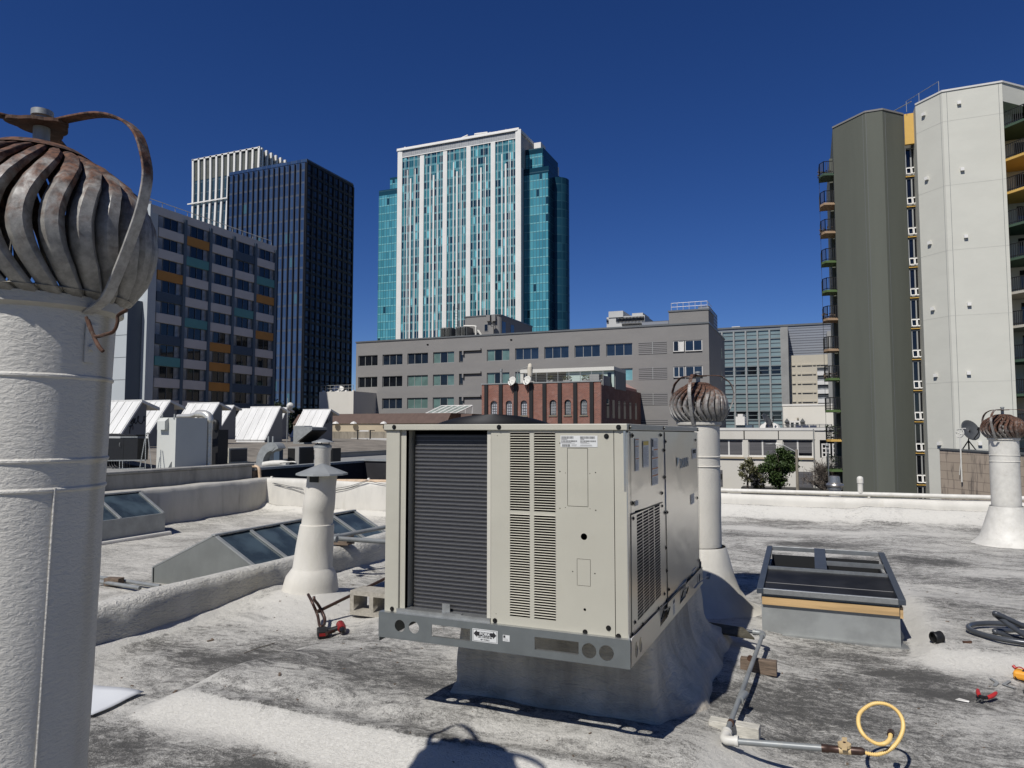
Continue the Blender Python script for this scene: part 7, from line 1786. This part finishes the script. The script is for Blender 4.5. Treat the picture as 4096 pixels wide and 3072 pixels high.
# hooded duct box on gravel roof
y_=40;t,x0,xc,yb_,z=box_unit('hooded_duct_box','grey sheet metal box with a slanted intake hood in front of the rightmost monitor','roof unit',1174,1217,1249,1703,y_,M['galvdull'],zb=.5)
a=gx(1249,1708,xc);c_=gx(1218,1750,xc);d_=gx(1283,1712,xc)
m=MB();m.prism([(xc+.01,yb_,z-.05),(xc+1.1,yb_+.2,z-.12),(xc+1.1,yb_+.2,z-.28),(xc+.01,yb_,z-1.1)],(0,-1.6,0));m.build('intake_hood','galvdull',t)
m=MB();m.prism([(xc+1.08,yb_+.21,z-.30),(xc+.03,yb_+.21,z-1.12),(xc+.03,yb_+.21,z-1.16),(xc+1.1,yb_+.21,z-.36)],(0,-1.6,0));m.build('hood_mouth','black',t)
# antenna mast with round dish
y_=44;a=gy(1151,1592,y_);c_=gy(1160,1623,y_);rr_=abs(gy(1171,1623,y_).x-c_.x)
am=thing('antenna_mast','thin mast with a round white antenna dish beside the dark tree','antenna',(a.x,y_,.5))
m=MB();m.tube([(a.x,y_,.5),(a.x,y_,a.z)],.035,6);m.build('mast','galvdull',am)
MB().lathe([(0,-.06),(rr_*.8,-.05),(rr_,.0),(rr_*.95,.05),(0,.16)],(0,0,0),24,cap=False)
m=MB();m.lathe([(0,-.10),(rr_*.8,-.08),(rr_,.0),(rr_*.95,.05),(0,.2)],(0,0,0),24,cap=False);mt=Matrix.Translation(c_)@Vector((.35,-.9,.2)).normalized().to_track_quat('Z','Y').to_matrix().to_4x4();m.v=[tuple(mt@Vector(q)) for q in m.v];m.build('dish','dishwhite',am,smooth=60)
# small white building with rooftop dish, mansard, tan and concrete walls
y_=93;a,b=gy(1277,1568,y_),gy(1413,1657,y_)
sw=thing('small_white_building','small plain white building with a railed roof at the left end of the grey building','building',((a.x+b.x)/2,y_,GROUND))
wbox('wall','whitewall',sw,a.x,b.x,y_,y_+9,GROUND,a.z)
m=MB()
for i in range(8): x=a.x+.2+(b.x-a.x-.4)*i/7;m.tube([(x,y_+.2,a.z),(x,y_+.2,a.z+1)],.04,5)
for k in (.5,1.): m.tube([(a.x+.2,y_+.2,a.z+k),(b.x-.2,y_+.2,a.z+k)],.035,5)
m.build('roof_railing','alu',sw)
m=MB()
for i in range(5): x=a.x+.4+(b.x-a.x-.8)*i/4;m.lathe([(.28,0),(.2,.2),(.0,.3)],(x,y_+.6,a.z),8)
m.build('railing_feet','whitef',sw)
dish(1352,1557,y_+3,.95,'large pale grey dish on the roof of the small white building','dishwhite',a.z,None,(.3,-.5,.8),leg=False)
y_=84
mb=thing('mansard_building','low building with a long brown shingled mansard roof and a tan wall','building',(gy(1600,1690,y_).x,y_,GROUND))
p0,p1,p2=gy(1324,1656,y_),gy(1809,1654,y_),gy(1790,1693,y_)
yq=y_
m=MB();zb2=gy(1500,1694,y_).z;zt2=p0.z
m.prism([(p0.x-6,y_-1,zb2),(p0.x-6,y_+.3,zt2),(p0.x-6,y_+8,zt2),(p0.x-6,y_+8,zb2)],(gy(1800,1690,y_).x-p0.x+6,0,0));m.build('mansard_roof','brown',mb)
q0,q1=gy(1800,1656,y_+3),gy(1886,1657,y_+3)
m=MB();m.prism([(q0.x,y_+2.6,zb2),(q0.x,y_+3.2,q0.z),(q0.x,y_+9,q0.z),(q0.x,y_+9,zb2)],(q1.x-q0.x,0,0));m.build('mansard_roof','brown',mb)
wbox('tan_wall','tanwall',mb,p0.x-6,gy(1900,1700,y_).x,y_-.8,y_+8,GROUND,zb2-.001)
m=MB()
for u in (1343,1415,1535): p=gy(u,1692,y_-1.2);m.lathe([(.5,0),(.35,.2),(0,.35)],(p.x,y_-1.2,p.z-.1),8)
m.build('roof_vent','whitef',mb)
cf=gy(1325,1726,66);m=MB();m.box(cf.x-3,gy(1640,1726,66).x,66,66.3,-2,cf.z);o=m.build('concrete_wall','concfence');tag(o,'stained concrete wall between the gravel roof and the tan building','wall')
fr_=thing('pipe_frame','small black frame with a white bar in front of the stained concrete wall','frame',(gy(1455,1740,60).x,60,.4))
a,b=gy(1430,1720,60),gy(1480,1720,60);m=MB()
for q in (a,b): m.box(q.x-.05,q.x+.05,60,60.1,.4,q.z);m.box(q.x-.05,q.x+.5,60,60.1,q.z-.08,q.z)
m.build('frame_posts','iron',fr_);wbox('white_bar','whitef',fr_,a.x+.3,b.x-.1,59.9,59.98,a.z-.15,a.z-.02)
sr=[gz(1325,1742,.52),gz(1560,1750,.52),gz(1560,1768,.52),gz(1325,1748,.52)]
q0,q1=gz(1325,1742,.56),gz(1560,1752,.56);q2,q3=gz(1560,1768,.56),gz(1325,1748,.56)
m=MB();m.prism([q0,q3,q2+Vector((4,0,0)),q1+Vector((4,0,0))],(0,0,-.12));m.build('silver_roof','silver',gr)
# lean-to greenhouse skylight
y_=88;g=lambda x,y:gy(1400+.4521*x,1150+.4521*y,y_)
gh=thing('lean_to_skylight','white framed sloping glass skylight in front of the grey building','skylight',(g(830,1100).x,y_,2))
zt_=g(820,1042).z;zb_=g(700,1115).z;x0,x1=g(668,1100).x,g(935,1100).x;x2,x3=g(735,1045).x,g(1012,1042).x
m=MB();n=5
for i in range(n+1):
    t=i/n;a=Vector((x0+(x1-x0)*t,y_,zb_));b=Vector((x2+(x3-x2)*t,y_+2.5,zt_));m.tube([a,b],.09,4)
m.tube([(x0,y_,zb_),(x1,y_,zb_)],.09,4);m.tube([(x2,y_+2.5,zt_),(x3,y_+2.5,zt_)],.09,4);m.tube([(x3,y_+2.5,zt_),(x3,y_+2.5,zb_)],.1,4);m.tube([(x1+.9,y_+1.2,(zt_+zb_)/2),(x1+.9,y_+1.2,zb_-.2)],.06,4)
m.build('frame','whitef',gh)
m=MB();m.add([(x0,y_,zb_),(x1,y_,zb_),(x3,y_+2.5,zt_-.03),(x2,y_+2.5,zt_-.03)],[(0,1,2,3)]);o=m.build('glass_panes',glass('pale_green_glass',(.20,.23,.20),.15,.5,.25,1),gh)
# ================================================================ TREES AND STREET LAMP
def tree(label,u,v,ru,rv,yy,n,mat,group='street trees',leaf=.3,tr=.16,zb=GROUND,bare=False,seed=1,dens=1,holes=.25):
    rn=random.Random(seed);c=gy(u,v,yy);rx=abs(gy(u+ru,v,yy).x-c.x);rz_=abs(gy(u,v-rv,yy).z-c.z)
    t=thing('street_tree' if zb==GROUND else 'roadside_tree',label,'tree',(c.x,yy,zb),group)
    m=MB()
    hub=Vector((c.x,yy,c.z-rz_*.75));m.tube(smoothpath([(c.x+.1,yy,zb),(c.x-.08,yy,(zb+hub.z)/2),hub],4),[tr*1.3-.4*tr*i/8 for i in range(9)],8)
    tips=[]
    for k in range(11 if not bare else 30):
        a=rn.uniform(0,6.28);e=rn.uniform(.15,1.35);L=rn.uniform(.6,1.)
        p=Vector((c.x+math.cos(a)*math.cos(e)*rx*L,yy+math.sin(a)*math.cos(e)*rx*L,c.z-rz_*.3+math.sin(e)*rz_*1.2*L));mid_=hub.lerp(p,.5)+Vector((rn.uniform(-.2,.2),rn.uniform(-.2,.2),.15))*rx*.5
        P=smoothpath([hub,mid_,p],4);m.tube(P,[tr*.55*(1-.85*i/8)+.01 for i in range(9)],5)
        tips.append(p)
        if bare:
            for j in range(22):
                q=P[rn.randint(3,8)];d=Vector((rn.gauss(0,1),rn.gauss(0,1),rn.gauss(.5,.7))).normalized()*rx*rn.uniform(.25,.55);e2=q+d
                m.tube([q,q+d*.5+Vector((0,0,.05)),e2],[.022,.016,.008],4)
                for _ in range(4):
                    d2=(d.normalized()+Vector((rn.gauss(0,.6),rn.gauss(0,.6),rn.gauss(.2,.5)))).normalized()*rx*rn.uniform(.1,.25);s0=q+d*rn.uniform(.3,1);m.tube([s0,s0+d2],[.011,.006],3)
    m.build('trunk','bark' if not bare else 'twig',t,smooth=60)
    if n:
        m=MB();cl=[]
        for k in range(int(26*dens)):
            a=rn.uniform(0,6.28);z=rn.uniform(-1,1);r=math.sqrt(1-z*z)*rn.uniform(.45,1)
            cl.append((Vector((c.x+math.cos(a)*r*rx,yy+math.sin(a)*r*rx*.9,c.z+z*rz_*rn.uniform(.6,1))),rn.uniform(.16,.34)*rx))
        for k in range(n):
            cc,cr=rn.choice(cl);p=cc+Vector((rn.gauss(0,1),rn.gauss(0,1),rn.gauss(0,.8)))*cr*.62
            s_=leaf*rn.uniform(.5,1.2);a=Vector((rn.gauss(0,1),rn.gauss(0,1),rn.gauss(0,1))).normalized();b=a.cross(Vector((rn.gauss(0,1),rn.gauss(0,1),rn.gauss(0,1)))).normalized()
            m.add([p-a*s_*.5,p+b*s_*.28,p+a*s_*.5,p-b*s_*.28],[(0,1,2,3)])
        m.build('crown',mat,t)
    return t
tree('dense dark green street tree beside the street lamp',3116,1870,74,68,72,11000,'leaf',leaf=.26,seed=3)
tree('sparse olive leaved street tree left of the dense dark one',2990,1884,42,54,72,1700,'leafo',leaf=.22,seed=5,tr=.1,dens=.9)
tree('low olive bush between the two leafy street trees',3030,1925,30,34,74,900,'leafo',leaf=.2,seed=6,tr=.08)
tree('bare leafless street tree beside the foot of the olive apartment tower',3295,1915,88,62,70,0,None,bare=True,seed=8,dens=1,tr=.2)
tree('round dark evergreen behind the white roof monitors, left of the round antenna',1095,1672,62,66,100,4200,'leafd','evergreens behind the roof monitors',leaf=.42,seed=11,tr=.3)
tree('dark evergreen with its crown right of the round white antenna',1190,1690,40,56,98,3600,'leafd','evergreens behind the roof monitors',leaf=.42,seed=12,tr=.3)
yl=66
lp=thing('street_lamp','grey street lamp with a long curved arm reaching left above the dark tree','street lamp',(gy(3189,1900,yl).x,yl,GROUND))
p=gy(3186,1798,yl);m=MB();m.tube([(p.x+.02,yl,GROUND),(p.x,yl,p.z)],[.16,.11],10);m.build('pole','concfence',lp,smooth=50)
m=MB();m.tube(smoothpath([gy(3184,1808,yl),gy(3160,1795,yl),gy(3130,1780,yl),gy(3108,1777,yl),gy(3096,1777,yl)],4),.055,6);m.build('arm','alu',lp,smooth=50)
a=gy(3082,1776,yl);m=MB();m.lathe([(0,-.6),(.10,-.5),(.14,0),(.09,.5),(0,.6)],(0,0,0),12,cap=False);mt=Matrix.Translation(a)@Matrix.Diagonal((.75,1.2,.5,1))@Matrix.Rotation(math.radians(90),4,'Y');m.v=[tuple(mt@Vector(q)) for q in m.v];m.build('lamp_head','alu',lp,smooth=60)
y_=60;l2=thing('street_lamp','thin dark lamp post in front of the grid window of the white building','street lamp',(gy(3312,1850,y_).x,y_,GROUND))
p=gy(3312,1800,y_);m=MB();m.tube([(p.x,y_,GROUND),(p.x,y_,p.z)],.05,6);m.build('pole','aludark',l2);m=MB();m.tube(smoothpath([p,gy(3311,1790,y_),gy(3308,1786,y_)],3),.05,6);m.lathe([(.05,0),(.16,.12),(.1,.3),(0,.34)],tuple(gy(3308,1789,y_)),8);m.build('lamp_head','alu',l2)
# grey roof far-left of the hotel etc: distant filler blocks so gaps between towers close at street level
